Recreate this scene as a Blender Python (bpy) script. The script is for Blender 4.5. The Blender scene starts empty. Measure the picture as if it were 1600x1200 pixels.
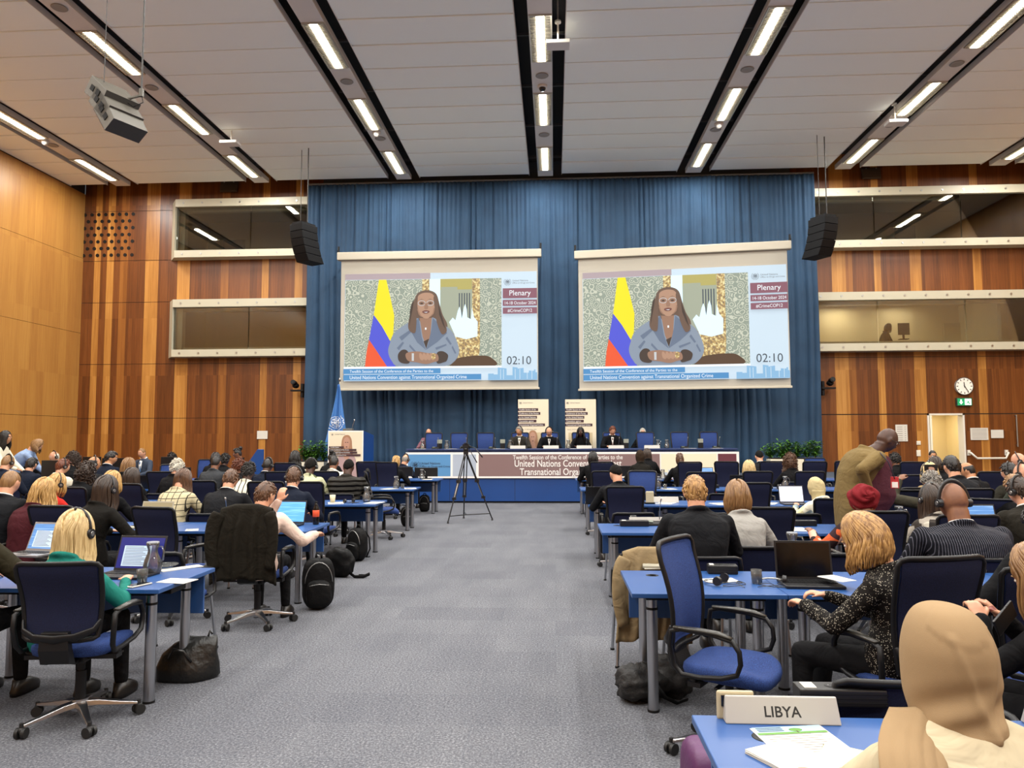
import bpy, bmesh, math, random
from mathutils import Vector, Matrix, Euler, noise
SC = bpy.context.scene
COL = SC.collection
R = math.radians
PI = math.pi
# ------------------------------------------------------------------ camera
EYE = Vector((0, 0, 1.7)); FPX = 1160.0
_cd = bpy.data.cameras.new('camera'); CAM = bpy.data.objects.new('camera', _cd); COL.objects.link(CAM)
_cd.sensor_width = 36; _cd.lens = FPX / 1600 * 36; _cd.clip_start = .05; _cd.clip_end = 100
CAM.location = EYE
CAMR = (Matrix.Rotation(R(3.25), 3, 'Z') @ Matrix.Rotation(R(90 + 4.043), 3, 'X') @ Matrix.Rotation(R(-0.2), 3, 'Z'))
CAM.rotation_euler = CAMR.to_euler()
SC.camera = CAM
def at(px, py, Y):
    "world point that stands at depth Y where the photograph shows pixel px, py"
    d = CAMR @ Vector((px - 800, 600 - py, -FPX)); t = Y / d.y
    return EYE + d * t
def fl(px, py, z=0.0):
    d = CAMR @ Vector((px - 800, 600 - py, -FPX)); t = (z - EYE.z) / d.z
    return EYE + d * t
# ------------------------------------------------------------------ world, exposure
W = bpy.data.worlds.new('world'); SC.world = W; W.use_nodes = True
W.node_tree.nodes['Background'].inputs[0].default_value = (.9, .95, 1, 1)
W.node_tree.nodes['Background'].inputs[1].default_value = .12
SC.view_settings.view_transform = 'Standard'; SC.view_settings.look = 'None'
SC.view_settings.exposure = 0.0; SC.view_settings.gamma = 1.0; SC.view_settings.use_curve_mapping = False
LAMP_W = 78.0          # watts of every ceiling fixture
CEIL = 9.5             # underside of the hung ceiling
Y_LIGHTS = [14.04 + 3.15 * k for k in (-6, -5, -4, -3, -2, -1, 0, 1, 2)]
X_STRIPS = [-13.25, -8.88, -4.48, -.21, 4.15, 8.48, 12.85]
def lamp_above(x, y):
    d = bpy.data.lights.new('tube_light', 'AREA'); d.shape = 'RECTANGLE'; d.size = .16; d.size_y = 1.5
    d.energy = LAMP_W; d.color = (1.0, .975, .93); d.spread = R(180)
    o = bpy.data.objects.new('tube_light', d); o.location = (x, y, CEIL - .075); COL.objects.link(o)
    return o
LAMPS = {(i, k): lamp_above(x, y) for i, x in enumerate(X_STRIPS) for k, y in enumerate(Y_LIGHTS)}
# ------------------------------------------------------------------ materials
MATS = {}
def srgb(c):
    if isinstance(c, str): c = tuple(int(c[i:i+2], 16) for i in (0, 2, 4))
    return tuple(((v/255)/12.92 if v/255 <= .04045 else ((v/255+.055)/1.055)**2.4) for v in c) + (1,)
def mat(name, col=(128,128,128), rough=.6, metal=0, emit=0, spec=.5, coat=0, alpha=1, trans=0, bump=None, var=None, sheen=0):
    if name in MATS: return MATS[name]
    m = bpy.data.materials.new(name); m.use_nodes = True; MATS[name] = m
    nt = m.node_tree; b = nt.nodes['Principled BSDF']
    b.inputs['Base Color'].default_value = srgb(col)
    b.inputs['Roughness'].default_value = rough; b.inputs['Metallic'].default_value = metal
    b.inputs['Specular IOR Level'].default_value = spec
    if sheen: b.inputs['Sheen Weight'].default_value = sheen
    if trans: b.inputs['Transmission Weight'].default_value = trans
    if alpha < 1: b.inputs['Alpha'].default_value = alpha
    if coat: b.inputs['Coat Weight'].default_value = coat
    if emit:
        b.inputs['Emission Color'].default_value = srgb(col); b.inputs['Emission Strength'].default_value = emit
    if bump or var:
        tc = nt.nodes.new('ShaderNodeTexCoord'); n = nt.nodes.new('ShaderNodeTexNoise'); n.inputs['Detail'].default_value = 3
        nt.links.new(tc.outputs['Object'], n.inputs['Vector'])
        if bump:
            n.inputs['Scale'].default_value = bump[0]; bp = nt.nodes.new('ShaderNodeBump'); bp.inputs['Strength'].default_value = bump[1]
            bp.inputs['Distance'].default_value = bump[2] if len(bump) > 2 else .01
            nt.links.new(n.outputs['Fac'], bp.inputs['Height']); nt.links.new(bp.outputs['Normal'], b.inputs['Normal'])
        if var:
            n2 = nt.nodes.new('ShaderNodeTexNoise'); n2.inputs['Scale'].default_value = var[0]; n2.inputs['Detail'].default_value = 4
            nt.links.new(tc.outputs['Object'], n2.inputs['Vector'])
            r = nt.nodes.new('ShaderNodeValToRGB'); r.color_ramp.elements[0].position = .35; r.color_ramp.elements[1].position = .65
            r.color_ramp.elements[0].color = srgb(col); r.color_ramp.elements[1].color = srgb(var[1])
            nt.links.new(n2.outputs['Fac'], r.inputs['Fac']); nt.links.new(r.outputs['Color'], b.inputs['Base Color'])
    return m
def N(m, kind, **kw):
    n = m.node_tree.nodes.new(kind)
    for k, v in kw.items():
        if k in n.inputs: n.inputs[k].default_value = v
        else: setattr(n, k, v)
    return n
def L(m, a, b): m.node_tree.links.new(a, b)
def ramp(m, stops):
    r = m.node_tree.nodes.new('ShaderNodeValToRGB'); cr = r.color_ramp
    while len(cr.elements) < len(stops): cr.elements.new(.5)
    for e, (p, c) in zip(cr.elements, stops): e.position = p; e.color = srgb(c)
    return r
def mapped(m, scale=(1,1,1), rot=(0,0,0)):
    tc = N(m, 'ShaderNodeTexCoord'); mp = N(m, 'ShaderNodeMapping'); mp.inputs['Scale'].default_value = scale; mp.inputs['Rotation'].default_value = rot
    L(m, tc.outputs['Object'], mp.inputs['Vector']); return mp.outputs['Vector']
def BS(m): return m.node_tree.nodes['Principled BSDF']
def wood(name, c1, c2, c3, rough=.38, sx=9, joint=None):
    m = mat(name, c1, rough)
    # vertical planks: each plank its own tone, fine vertical grain inside
    tc = N(m, 'ShaderNodeTexCoord'); sep = N(m, 'ShaderNodeSeparateXYZ'); L(m, tc.outputs['Object'], sep.inputs[0])
    add = N(m, 'ShaderNodeMath', operation='ADD'); L(m, sep.outputs['X'], add.inputs[0]); L(m, sep.outputs['Y'], add.inputs[1])
    mul = N(m, 'ShaderNodeMath', operation='MULTIPLY'); L(m, add.outputs[0], mul.inputs[0]); mul.inputs[1].default_value = sx
    flo = N(m, 'ShaderNodeMath', operation='FLOOR'); L(m, mul.outputs[0], flo.inputs[0])
    zr = N(m, 'ShaderNodeMath', operation='MULTIPLY'); L(m, sep.outputs['Z'], zr.inputs[0]); zr.inputs[1].default_value = .55
    zf = N(m, 'ShaderNodeMath', operation='FLOOR'); L(m, zr.outputs[0], zf.inputs[0])
    cb = N(m, 'ShaderNodeCombineXYZ'); L(m, flo.outputs[0], cb.inputs[0]); L(m, zf.outputs[0], cb.inputs[1])
    wn = N(m, 'ShaderNodeTexWhiteNoise'); L(m, cb.outputs[0], wn.inputs['Vector'])
    v = mapped(m, (26, 26, .9)); ns = N(m, 'ShaderNodeTexNoise', Scale=1.0, Detail=5.0, Roughness=.65); L(m, v, ns.inputs['Vector'])
    mx = N(m, 'ShaderNodeMath', operation='MULTIPLY_ADD'); L(m, wn.outputs['Value'], mx.inputs[0]); mx.inputs[1].default_value = .30
    sub = N(m, 'ShaderNodeMath', operation='MULTIPLY_ADD'); L(m, ns.outputs['Fac'], sub.inputs[0]); sub.inputs[1].default_value = .85; sub.inputs[2].default_value = -.08
    L(m, sub.outputs[0], mx.inputs[2])
    r = ramp(m, [(.2, c1), (.55, c2), (.9, c3)]); L(m, mx.outputs[0], r.inputs['Fac'])
    L(m, r.outputs['Color'], BS(m).inputs['Base Color'])
    return m
# ------------------------------------------------------------------ mesh builder
def rotz(a): return Matrix.Rotation(a, 4, 'Z')
class MB:
    def __init__(s): s.v = []; s.f = []; s.m = []; s.sm = []
    def add(s, vs, fs, mi=0, smooth=True, M=None):
        o = len(s.v)
        if M is not None: vs = [M @ Vector(v) for v in vs]
        s.v.extend([tuple(v) for v in vs]); s.f.extend([tuple(o + i for i in f) for f in fs])
        s.m.extend([mi] * len(fs)); s.sm.extend([smooth] * len(fs)); return s
    def box(s, x0, x1, y0, y1, z0, z1, mi=0, M=None):
        vs = [(x, y, z) for z in (z0, z1) for y in (y0, y1) for x in (x0, x1)]
        return s.add(vs, [(0,2,3,1), (4,5,7,6), (0,1,5,4), (2,6,7,3), (0,4,6,2), (1,3,7,5)], mi, False, M)
    def cbox(s, c, d, mi=0, M=None):
        return s.box(c[0]-d[0]/2, c[0]+d[0]/2, c[1]-d[1]/2, c[1]+d[1]/2, c[2]-d[2]/2, c[2]+d[2]/2, mi, M)
    def loft(s, rings, mi=0, cap=True, smooth=True, M=None, close=False):
        n = len(rings[0]); vs = [p for r in rings for p in r]; fs = []
        for i in range(len(rings) - 1 + (1 if close else 0)):
            a = i * n; b = ((i + 1) % len(rings)) * n
            for j in range(n): fs.append((a+j, a+(j+1) % n, b+(j+1) % n, b+j))
        if cap and not close: fs.append(tuple(reversed(range(n)))); fs.append(tuple(range((len(rings)-1)*n, len(rings)*n)))
        return s.add(vs, fs, mi, smooth, M)
    def tube(s, pts, rad, mi=0, n=8, flat=1.0, close=False, M=None, up=None):
        pts = [Vector(p) for p in pts]; k = len(pts); rs = rad if isinstance(rad, (list, tuple)) else [rad]*k
        rings = []; prev = None
        for i, p in enumerate(pts):
            a = pts[(i-1) % k] if (close or i > 0) else p; b = pts[(i+1) % k] if (close or i < k-1) else p
            t = (b - a); t = t.normalized() if t.length > 1e-9 else Vector((0,0,1))
            if prev is None:
                u = Vector(up) if up else (Vector((0,0,1)) if abs(t.z) < .9 else Vector((1,0,0)))
                x = u - t * u.dot(t); x.normalize()
            else:
                x = prev - t * prev.dot(t)
                x = x.normalized() if x.length > 1e-6 else prev
            prev = x; y = t.cross(x)
            rings.append([p + x * (rs[i] * math.cos(2*PI*j/n)) + y * (rs[i] * flat * math.sin(2*PI*j/n)) for j in range(n)])
        return s.loft(rings, mi, True, True, M, close)
    def cyl(s, p0, p1, r0, r1=None, mi=0, n=16, M=None):
        r1 = r0 if r1 is None else r1; p0 = Vector(p0); p1 = Vector(p1); t = (p1 - p0).normalized()
        u = Vector((0,0,1)) if abs(t.z) < .9 else Vector((1,0,0)); x = (u - t*u.dot(t)).normalized(); y = t.cross(x)
        A = [p0 + x*(r0*math.cos(2*PI*j/n)) + y*(r0*math.sin(2*PI*j/n)) for j in range(n)]
        B = [p1 + x*(r1*math.cos(2*PI*j/n)) + y*(r1*math.sin(2*PI*j/n)) for j in range(n)]
        o = len(s.v); vs = A + B
        s.add(vs, [(j, (j+1) % n, n+(j+1) % n, n+j) for j in range(n)], mi, True, M)
        return s.add(vs, [tuple(reversed(range(n))), tuple(range(n, 2*n))], mi, False, M)
    def lathe(s, prof, mi=0, n=24, M=None, smooth=True):
        rings = [[(r*math.cos(2*PI*j/n), r*math.sin(2*PI*j/n), z) for j in range(n)] for r, z in prof]
        return s.loft(rings, mi, True, smooth, M)
    def ell(s, c, r, mi=0, nu=16, nv=10, M=None, fn=None):
        c = Vector(c); rings = []
        for i in range(nv + 1):
            th = PI * (i / nv) if 0 < i < nv else (PI*.012 if i == 0 else PI*.988)
            ring = []
            for j in range(nu):
                ph = 2*PI*j/nu; d = Vector((math.sin(th)*math.cos(ph), math.sin(th)*math.sin(ph), -math.cos(th)))
                k = fn(d) if fn else 1.0
                ring.append(c + Vector((d.x*r[0]*k, d.y*r[1]*k, d.z*r[2]*k)))
            rings.append(ring)
        return s.loft(rings, mi, True, True, M)
    def capsule(s, a, b, ra, rb, mi=0, n=12, M=None):
        a = Vector(a); b = Vector(b); t = b - a; ln = t.length; t = t.normalized() if ln > 1e-6 else Vector((0,0,1))
        pts = [a - t*ra*.97, a - t*ra*.75, a - t*ra*.35, a, b, b + t*rb*.35, b + t*rb*.75, b + t*rb*.97]
        return s.tube(pts, [ra*.2, ra*.66, ra*.93, ra, rb, rb*.93, rb*.66, rb*.2], mi, n, M=M)
    def poly(s, pts2, M, mi=0, t=0.0):
        n = len(pts2)
        if t == 0: return s.add([(p[0], 0, p[1]) for p in pts2], [tuple(range(n))], mi, False, M)
        vs = [(p[0], 0, p[1]) for p in pts2] + [(p[0], t, p[1]) for p in pts2]
        return s.add(vs, [tuple(range(n)), tuple(reversed(range(n, 2*n)))] + [(i, n+i, n+(i+1) % n, (i+1) % n) for i in range(n)], mi, False, M)
    def text(s, txt, size, M, mi=0, ext=0.0, align='LEFT', sx=1.0, bold=.0):
        vs, fs = text_mesh(txt, align, ext / max(size, 1e-6), bold)
        return s.add([(v[0]*size*sx, v[2]*size, v[1]*size) for v in vs], fs, mi, False, M)
    def mesh(s, name, mats):
        me = bpy.data.meshes.new(name); me.from_pydata(s.v, [], s.f)
        for m in (mats if isinstance(mats, (list, tuple)) else [mats]): me.materials.append(m)
        me.polygons.foreach_set('material_index', s.m); me.polygons.foreach_set('use_smooth', s.sm); me.update()
        bm = bmesh.new(); bm.from_mesh(me); bmesh.ops.recalc_face_normals(bm, faces=bm.faces[:]); bm.to_mesh(me); bm.free()
        return me
    def build(s, name, mats, parent=None, loc=None, rz=None, bevel=0, sub=0, raw=False):
        if raw:
            me = bpy.data.meshes.new(name); me.from_pydata(s.v, [], s.f)
            for m in (mats if isinstance(mats, (list, tuple)) else [mats]): me.materials.append(m)
            me.polygons.foreach_set('material_index', s.m); me.polygons.foreach_set('use_smooth', s.sm); me.update()
        else: me = s.mesh(name, mats)
        return link(name, me, parent, loc, rz, bevel, sub)
def link(name, me, parent=None, loc=None, rz=None, bevel=0, sub=0):
    o = bpy.data.objects.new(name, me); COL.objects.link(o)
    if parent is not None: o.parent = parent
    if loc is not None: o.location = loc
    if rz is not None: o.rotation_euler = (0, 0, rz)
    if bevel:
        b = o.modifiers.new('bevel', 'BEVEL'); b.width = bevel; b.segments = 2; b.limit_method = 'ANGLE'; b.angle_limit = R(50)
    if sub:
        b = o.modifiers.new('subdivision', 'SUBSURF'); b.levels = sub; b.render_levels = sub
    return o
_TX = {}
def text_mesh(txt, align, ext, bold=0):
    key = (txt, align, round(ext, 3), bold)
    if key not in _TX:
        c = bpy.data.curves.new('lettering', 'FONT'); c.body = txt; c.size = 1.0; c.align_x = align; c.extrude = ext; c.resolution_u = 3; c.offset = bold
        o = bpy.data.objects.new('lettering', c); COL.objects.link(o)
        dg = bpy.context.evaluated_depsgraph_get(); me = bpy.data.meshes.new_from_object(o.evaluated_get(dg))
        _TX[key] = ([tuple(v.co) for v in me.vertices], [tuple(p.vertices) for p in me.polygons])
        bpy.data.meshes.remove(me); bpy.data.objects.remove(o); bpy.data.curves.remove(c)
    return _TX[key]
def thing(name, label, cat, loc=(0,0,0), rz=0, group=None):
    o = bpy.data.objects.new(name, None); COL.objects.link(o); o.location = loc; o.rotation_euler = (0, 0, rz); o.empty_display_size = .1
    return tag(o, label, cat, group)
def tag(o, label, cat, group=None):
    o['label'] = label; o['category'] = cat
    if group: o['group'] = group
    return o
def struct(o): o['kind'] = 'structure'; return o
def dup(root, loc=None, rz=None, label=None, group=None):
    r = root.copy(); COL.objects.link(r)
    if loc is not None: r.location = loc
    if rz is not None: r.rotation_euler = (0, 0, rz)
    if label: r['label'] = label
    if group: r['group'] = group
    KIDS.setdefault(root.name, [c for c in root.children])
    for ch in KIDS[root.name]:
        c = ch.copy(); COL.objects.link(c); c.parent = r
        KIDS.setdefault(ch.name, [g for g in ch.children])
        for g in KIDS[ch.name]:
            d = g.copy(); COL.objects.link(d); d.parent = c
    return r
KIDS = {}
def remesh(mb, voxel, name, mats, smooth=3):
    me = mb.mesh(name, mats); o = bpy.data.objects.new('tmp', me); COL.objects.link(o)
    m = o.modifiers.new('r', 'REMESH'); m.mode = 'VOXEL'; m.voxel_size = voxel; m.use_smooth_shade = True
    if smooth:
        q = o.modifiers.new('s', 'SMOOTH'); q.iterations = smooth; q.factor = .5
    dg = bpy.context.evaluated_depsgraph_get(); out = bpy.data.meshes.new_from_object(o.evaluated_get(dg)); out.name = name
    bpy.data.objects.remove(o); bpy.data.meshes.remove(me)
    out.materials.clear()
    for x in (mats if isinstance(mats, (list, tuple)) else [mats]): out.materials.append(x)
    out.polygons.foreach_set('material_index', [0]*len(out.polygons)); out.polygons.foreach_set('use_smooth', [True]*len(out.polygons))
    return out
# ================================================================== ROOM SHELL
XL, XR, YF, YB = -14.95, 14.9, 22.5, -8.2
M_light = wood('light_wood', '8a5620', 'b07a38', 'c89450', sx=7)
M_dark = wood('dark_wood', '4a2509', '6b3a14', '845022', sx=9)
M_side = wood('side_wood', '966430', 'a8783a', 'b68846', sx=3.2)
M_mid = wood('mid_wood', '704012', '8a5522', '9c672e', sx=9)
M_gap = mat('gap_shadow_paint', '2a2420', .9)
M_white = mat('cream_frame_paint', 'b5b09b', .45)
M_ceil = mat('ceiling_panel_paint', 'f4f9f2', .8)
M_strip = mat('lamp_channel_paint', 'd6d2cb', .5)
M_void = mat('dark_ceiling_void', '3a3937', .9)
M_black = mat('black_plastic', '0e0e0f', .5, spec=.3)
M_chrome = mat('polished_chrome', 'b4b6ba', .28, 1)
M_steel = mat('brushed_steel', 'a8a8a6', .35, 1)
# carpet: 50 cm tiles in slightly different tones, with fine fleck
m = mat('carpet', '7c8088', .95, spec=.1)
v = mapped(m, (1, 1, 1)); br = N(m, 'ShaderNodeTexBrick', Scale=1.0); br.offset = .5; br.inputs['Brick Width'].default_value = 1.0; br.inputs['Row Height'].default_value = .5
br.inputs['Mortar Size'].default_value = .002; br.inputs['Color1'].default_value = srgb('8c8e94'); br.inputs['Color2'].default_value = srgb('82848b'); br.inputs['Mortar'].default_value = srgb('7c8088')
L(m, v, br.inputs['Vector'])
n1 = N(m, 'ShaderNodeTexNoise', Scale=70.0, Detail=5.0, Roughness=.8); L(m, v, n1.inputs['Vector'])
v2 = mapped(m, (3, 1, 1)); n2 = N(m, 'ShaderNodeTexNoise', Scale=.9, Detail=3.0); L(m, v2, n2.inputs['Vector'])
r1 = ramp(m, [(.32, '4a4a4c'), (.5, '88888a'), (.68, 'd8d6d2')]); L(m, n1.outputs['Fac'], r1.inputs['Fac'])
r2 = ramp(m, [(.35, '8c8d90'), (.65, 'a2a2a2')]); L(m, n2.outputs['Fac'], r2.inputs['Fac'])
mx = N(m, 'ShaderNodeMix', data_type='RGBA', blend_type='OVERLAY'); mx.inputs[0].default_value = .9
L(m, br.outputs['Color'], mx.inputs[6]); L(m, r1.outputs['Color'], mx.inputs[7])
mx2 = N(m, 'ShaderNodeMix', data_type='RGBA', blend_type='OVERLAY'); mx2.inputs[0].default_value = .6
L(m, mx.outputs[2], mx2.inputs[6]); L(m, r2.outputs['Color'], mx2.inputs[7]); L(m, mx2.outputs[2], BS(m).inputs['Base Color'])
bp = N(m, 'ShaderNodeBump', Strength=.5, Distance=.004); L(m, n1.outputs['Fac'], bp.inputs['Height']); L(m, bp.outputs['Normal'], BS(m).inputs['Normal'])
M_carpet = m
struct(MB().box(XL-.3, XR+.3, YB-.3, YF+3, -.2, 0).build('floor', M_carpet))
# far wall: stripes of light and dark veneer, seams between the panel courses, window openings left free
def far_wall(name, x0, x1, holes, light, mid):
    b = MB()
    xs = sorted(set([x0, x1] + [h[0] for h in holes] + [h[1] for h in holes] + [e for s in light + mid for e in s] ))
    xs = [x for x in xs if x0 <= x <= x1]
    zs = [0, 2.30, 2.315, 4.00, 4.015, 5.96, 5.975, 7.3, 7.315, 8.9, 8.915, 10.2] + [h[2] for h in holes] + [h[3] for h in holes]
    zs = sorted(set(zs))
    for xa, xb in zip(xs, xs[1:]):
        if xb - xa < .004: continue
        cx = (xa + xb) / 2; mi = 1
        if any(s[0] < cx < s[1] for s in mid): mi = 2
        if any(s[0] < cx < s[1] for s in light): mi = 0
        dy = {0: 0.0, 1: .0, 2: .0}[mi]
        for za, zb in zip(zs, zs[1:]):
            cz = (za + zb) / 2
            if any(h[0] < cx < h[1] and h[2] < cz < h[3] for h in holes): continue
            seam = zb - za < .02
            b.box(xa, xb, YF + dy + (.012 if seam else 0), YF + .25, za, zb, 3 if seam else mi)
    return struct(b.build(name, [M_light, M_dark, M_mid, M_gap], raw=False))
def X(px, py=640): return at(px, py, YF).x
lt = [(X(a), X(b)) for a, b in ((108,118), (139,149), (159,170), (220,241), (271,291), (405,415.5), (457,469))]
far_wall('wall_front_left', XL, -7.2, [(-11.9, -7.2, 7.42, 9.0), (-11.9, -7.2, 4.3, 5.85)], lt, [(X(180), X(192)), (X(340), X(352))])
D0, D1 = at(1450, 690, YF).x, at(1508, 690, YF).x   # open doorway
rt = [(X(a), X(b)) for a, b in ((1307,1329), (1374,1385), (1431,1449), (1531,1544))]
far_wall('wall_front_right', 7.2, XR, [(7.2, 14.6, 7.35, 8.95), (7.2, 14.6, 4.28, 5.82), (D0, D1, 0, 2.33)], rt, [(X(1329), X(1340))])
struct(MB().box(-7.2, 7.2, YF+.02, YF+.25, 0, 10.2).build('wall_front', mat('plaster_behind_curtain', '555a60', .9)))
# side and back walls
b = MB()
for za, zb in ((0, 2.35), (2.36, 5.0), (5.01, 7.4), (7.41, 9.48)): b.box(XL-.25, XL, YB, YF, za, zb)
b.box(XL-.25, XL-.02, YB, YF, 0, 10.2, 1)
struct(b.build('wall_left', [M_side, M_gap]))
struct(MB().box(XR, XR+.25, YB, YF+.25, 0, 10.2).build('wall_right', M_side))
struct(MB().box(XL, XR, YB-.25, YB, 0, 10.2).build('wall_back', M_side))
# ceiling: dark slab above, rows of slightly bowed white panels hung in bays, lamp channels between the bays
struct(MB().box(XL-.25, XR+.25, YB-.25, YF+.25, 10.2, 10.4).build('ceiling_slab', M_void))
half = .49
edges = [XL + .05] + [e for x in X_STRIPS for e in (x - half, x + half)] + [XR - .05]
rnd = random.Random(3)
n_c = 0
for a, c in zip(edges[0::2], edges[1::2]):
    b = MB(); y = 21.72
    while y > YB + .3:
        y0 = y - .945; tilt = rnd.uniform(.004, .026); n = 6
        for layer in (0, 1):
            rings = []
            for i in range(n + 1):
                t = i / n; yy = y0 + t * (y - y0 - .014); z = CEIL + .022 * math.sin(PI * t) ** .6 * -0.6 + .013 + tilt * (t - .5)
                rings.append([(a, yy, z), (c, yy, z), (c, yy, z + .05), (a, yy, z + .05)])
        b.loft(rings, 0, True, False)
        y = y0
    b.box(a - .012, a + .0, YB + .3, 21.72, CEIL - .01, CEIL + .13, 1); b.box(c, c + .012, YB + .3, 21.72, CEIL - .01, CEIL + .13, 1)
    struct(b.build('ceiling_%d' % (n_c + 1), [M_ceil, M_strip])); n_c += 1
for i, x in enumerate(X_STRIPS):
    b = MB(); b.box(x - .225, x + .225, YB + .3, 21.75, CEIL - .03, CEIL + .10)
    for k in range(12):
        y = 21 - k * 2.2; b.box(x - half, x + half, y, y + .03, CEIL + .25, CEIL + .31, 1)
    struct(b.build('trim_%d' % (i + 1), [M_strip, mat('grey_hanger_steel', '5a5855', .6)]))
# ------------------------------------------------------------------ ceiling fixtures
M_tube = mat('lamp_diffuser', 'fff6e2', .5, emit=20); M_louvre = mat('lamp_louvre', 'bdb9ae', .3, .6); M_yell = mat('lamp_end_cap', 'd8c878', .5)
proto = None
side_word = ['seventh', 'sixth', 'fifth', 'fourth', 'third', 'second', 'first']
for (i, k), lamp in LAMPS.items():
    x, y = X_STRIPS[i], Y_LIGHTS[k]
    from_stage = len(Y_LIGHTS) - k
    lab = 'louvred tube light, number %s from the curtain in strip %s from the flag side' % (['one','two','three','four','five','six','seven','eight','nine'][from_stage-1], ['one','two','three','four','five','six','seven'][i])
    if proto is None:
        proto = thing('ceiling_light', lab, 'ceiling light', (x, y, CEIL - .03), 0, 'tube lights in the ceiling strips')
        f = MB(); L2 = .84
        for s in (-1, 1):
            f.box(s*.205 - .012, s*.205 + .012, -L2, L2, -.035, .0); 
            for q in range(28):
                yy = -L2 + .03 + q * (2*L2 - .06) / 27; f.box(min(s*.085, s*.2), max(s*.085, s*.2), yy - .006, yy + .006, -.03, -.005)
            f.box(min(s*.195, s*.08), max(s*.195, s*.08), -L2, L2, -.004, -.0005)
        f.box(-.215, .215, -L2 - .015, -L2, -.035, 0); f.box(-.215, .215, L2, L2 + .015, -.035, 0)
        f.build('louvre', M_louvre, proto)
        t = MB(); t.loft([[(math.cos(PI*j/8)*.075, yy, -.038*math.sin(PI*j/8) - .002) for j in range(9)] for yy in (-L2+.02, L2-.02)], 0)
        t.build('diffuser', M_tube, proto)
        o = proto
    else: o = dup(proto, (x, y, CEIL - .03), 0, lab)
    lamp.parent = o; lamp.location = (0, 0, -.045); lamp.rotation_euler = (0, 0, 0)
# round grilles and sensors in the strips
M_grille = mat('speaker_grille', '8f8a82', .6); M_dome = mat('dome_glass', '151515', .1)
gp = None
for px, py, st in ((104,11,1), (247,136,1), (101,226,0), (545,127,2), (597,216,2), (852,117.5,3), (853.5,210,3), (1168,108,4), (1117,202,4), (1494,99,5), (1395,195,5)):
    p = fl(px, py, CEIL - .03); p.x = X_STRIPS[st]
    lab = 'round grey ceiling grille in lamp strip %s from the flag side, %s' % (['one','two','three','four','five','six'][st], 'close to the stage' if py > 150 else ('above the hanging loudspeaker' if py < 50 else 'away from the stage'))
    if gp is None:
        gp = tag(MB().lathe([(.001, 0), (.1, 0), (.13, -.004), (.14, -.012), (.13, -.02), (.105, -.016), (.001, -.012)], 0, 28).build('ceiling_grille', M_grille), lab, 'ceiling speaker', 'round grilles in the lamp strips'); gp.location = p
    else: dup(gp, p, 0, lab)
for px, py, lab in ((852,134,'dark dome camera under the middle lamp strip'), (591,206,'small white smoke sensor in the third ceiling lamp strip from the left wall'), (1122,193,'small white smoke sensor in the fifth ceiling lamp strip from the left wall'), (84, 219, 'small pale smoke sensor in the lamp strip beside the left wall')):
    p = fl(px, py, CEIL - .03); p.x = min(X_STRIPS, key=lambda q: abs(q - p.x))
    dark = 'dome' in lab
    o = MB().lathe([(.001, 0), (.11, 0), (.11, -.04), (.09, -.05), (.001, -.05)], 0, 24).build('dome_camera' if dark else 'smoke_sensor', mat('sensor_white', 'cfcac0', .5), None, p)
    tag(o, lab, 'camera' if dark else 'smoke detector')
    MB().ell((0,0,-.06), (.075,.075,.07), 0, 16, 10).build('dome' if dark else 'sensor_head', M_dome if dark else mat('sensor_white', 'cfcac0', .5), o)
# white projector boxes hanging beside the strips
for px, py, st, dx, lab in ((872, 70, 3, .42, 'white rectangular wireless unit hanging beside the middle lamp strip'), (360, 224, 1, .30, 'white flat wireless unit under the ceiling slot near the hanging loudspeaker'), (1400, 192, 5, .36, 'white flat wireless unit under the sixth ceiling slot')):
    p = fl(px, py, CEIL - .35); o = thing('wireless_unit', lab, 'wireless access point', p, 0, 'white units under the ceiling slots')
    MB().cbox((0,0,0), (.44, .30, .07)).build('casing', M_strip, o, bevel=.008)
    MB().cyl((0,.05,.03), (0,.05,1.06), .018).cyl((0,.05,.46), (0,.05,.5), .06).build('hanger_rod', mat('sensor_white', 'cfcac0', .5), o)
# dark wall fitting boxes high on the front walls
for px, py, lab in ((358, 292, 'dark square wall panel above the unlit left interpreters window'), (1361, 271, 'dark square wall panel above the clock side interpreters window')):
    p = at(px, py, YF - .06)
    b = MB().cbox((0,0,0), (.55, .06, .36)).cbox((0,-.02,-.02), (.5,.06,.3)); b.cyl((-.15,-.06,.14), (-.15,-.03,.14), .02, mi=1).cyl((.15,-.06,.14), (.15,-.03,.14), .02, mi=1)
    o = b.build('wall_panel', [mat('smoked_panel', '4a4036', .4), M_steel], None, p, bevel=.006); tag(o, lab, 'wall panel'); o.rotation_euler.x = R(-12)
# perforated vent: black round holes in the left front wall
vent = thing('vent_grille', 'grid of round black air holes in the striped wood wall', 'vent', at(170, 367, YF - .002))
hm_ = None
for row in range(7):
    n = 8 if row % 2 == 0 else 7
    for j in range(n):
        xx = -0.80 + j*.2265 + (0 if row % 2 == 0 else .113); zz = .66 - row*.22
        hm_ = hm_ if row or j else MB().cyl((0, -.012, 0), (0, .002, 0), .056, n=20).mesh('air_hole', M_black)
        link('air_hole', hm_, vent, (xx, 0, zz))
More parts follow.
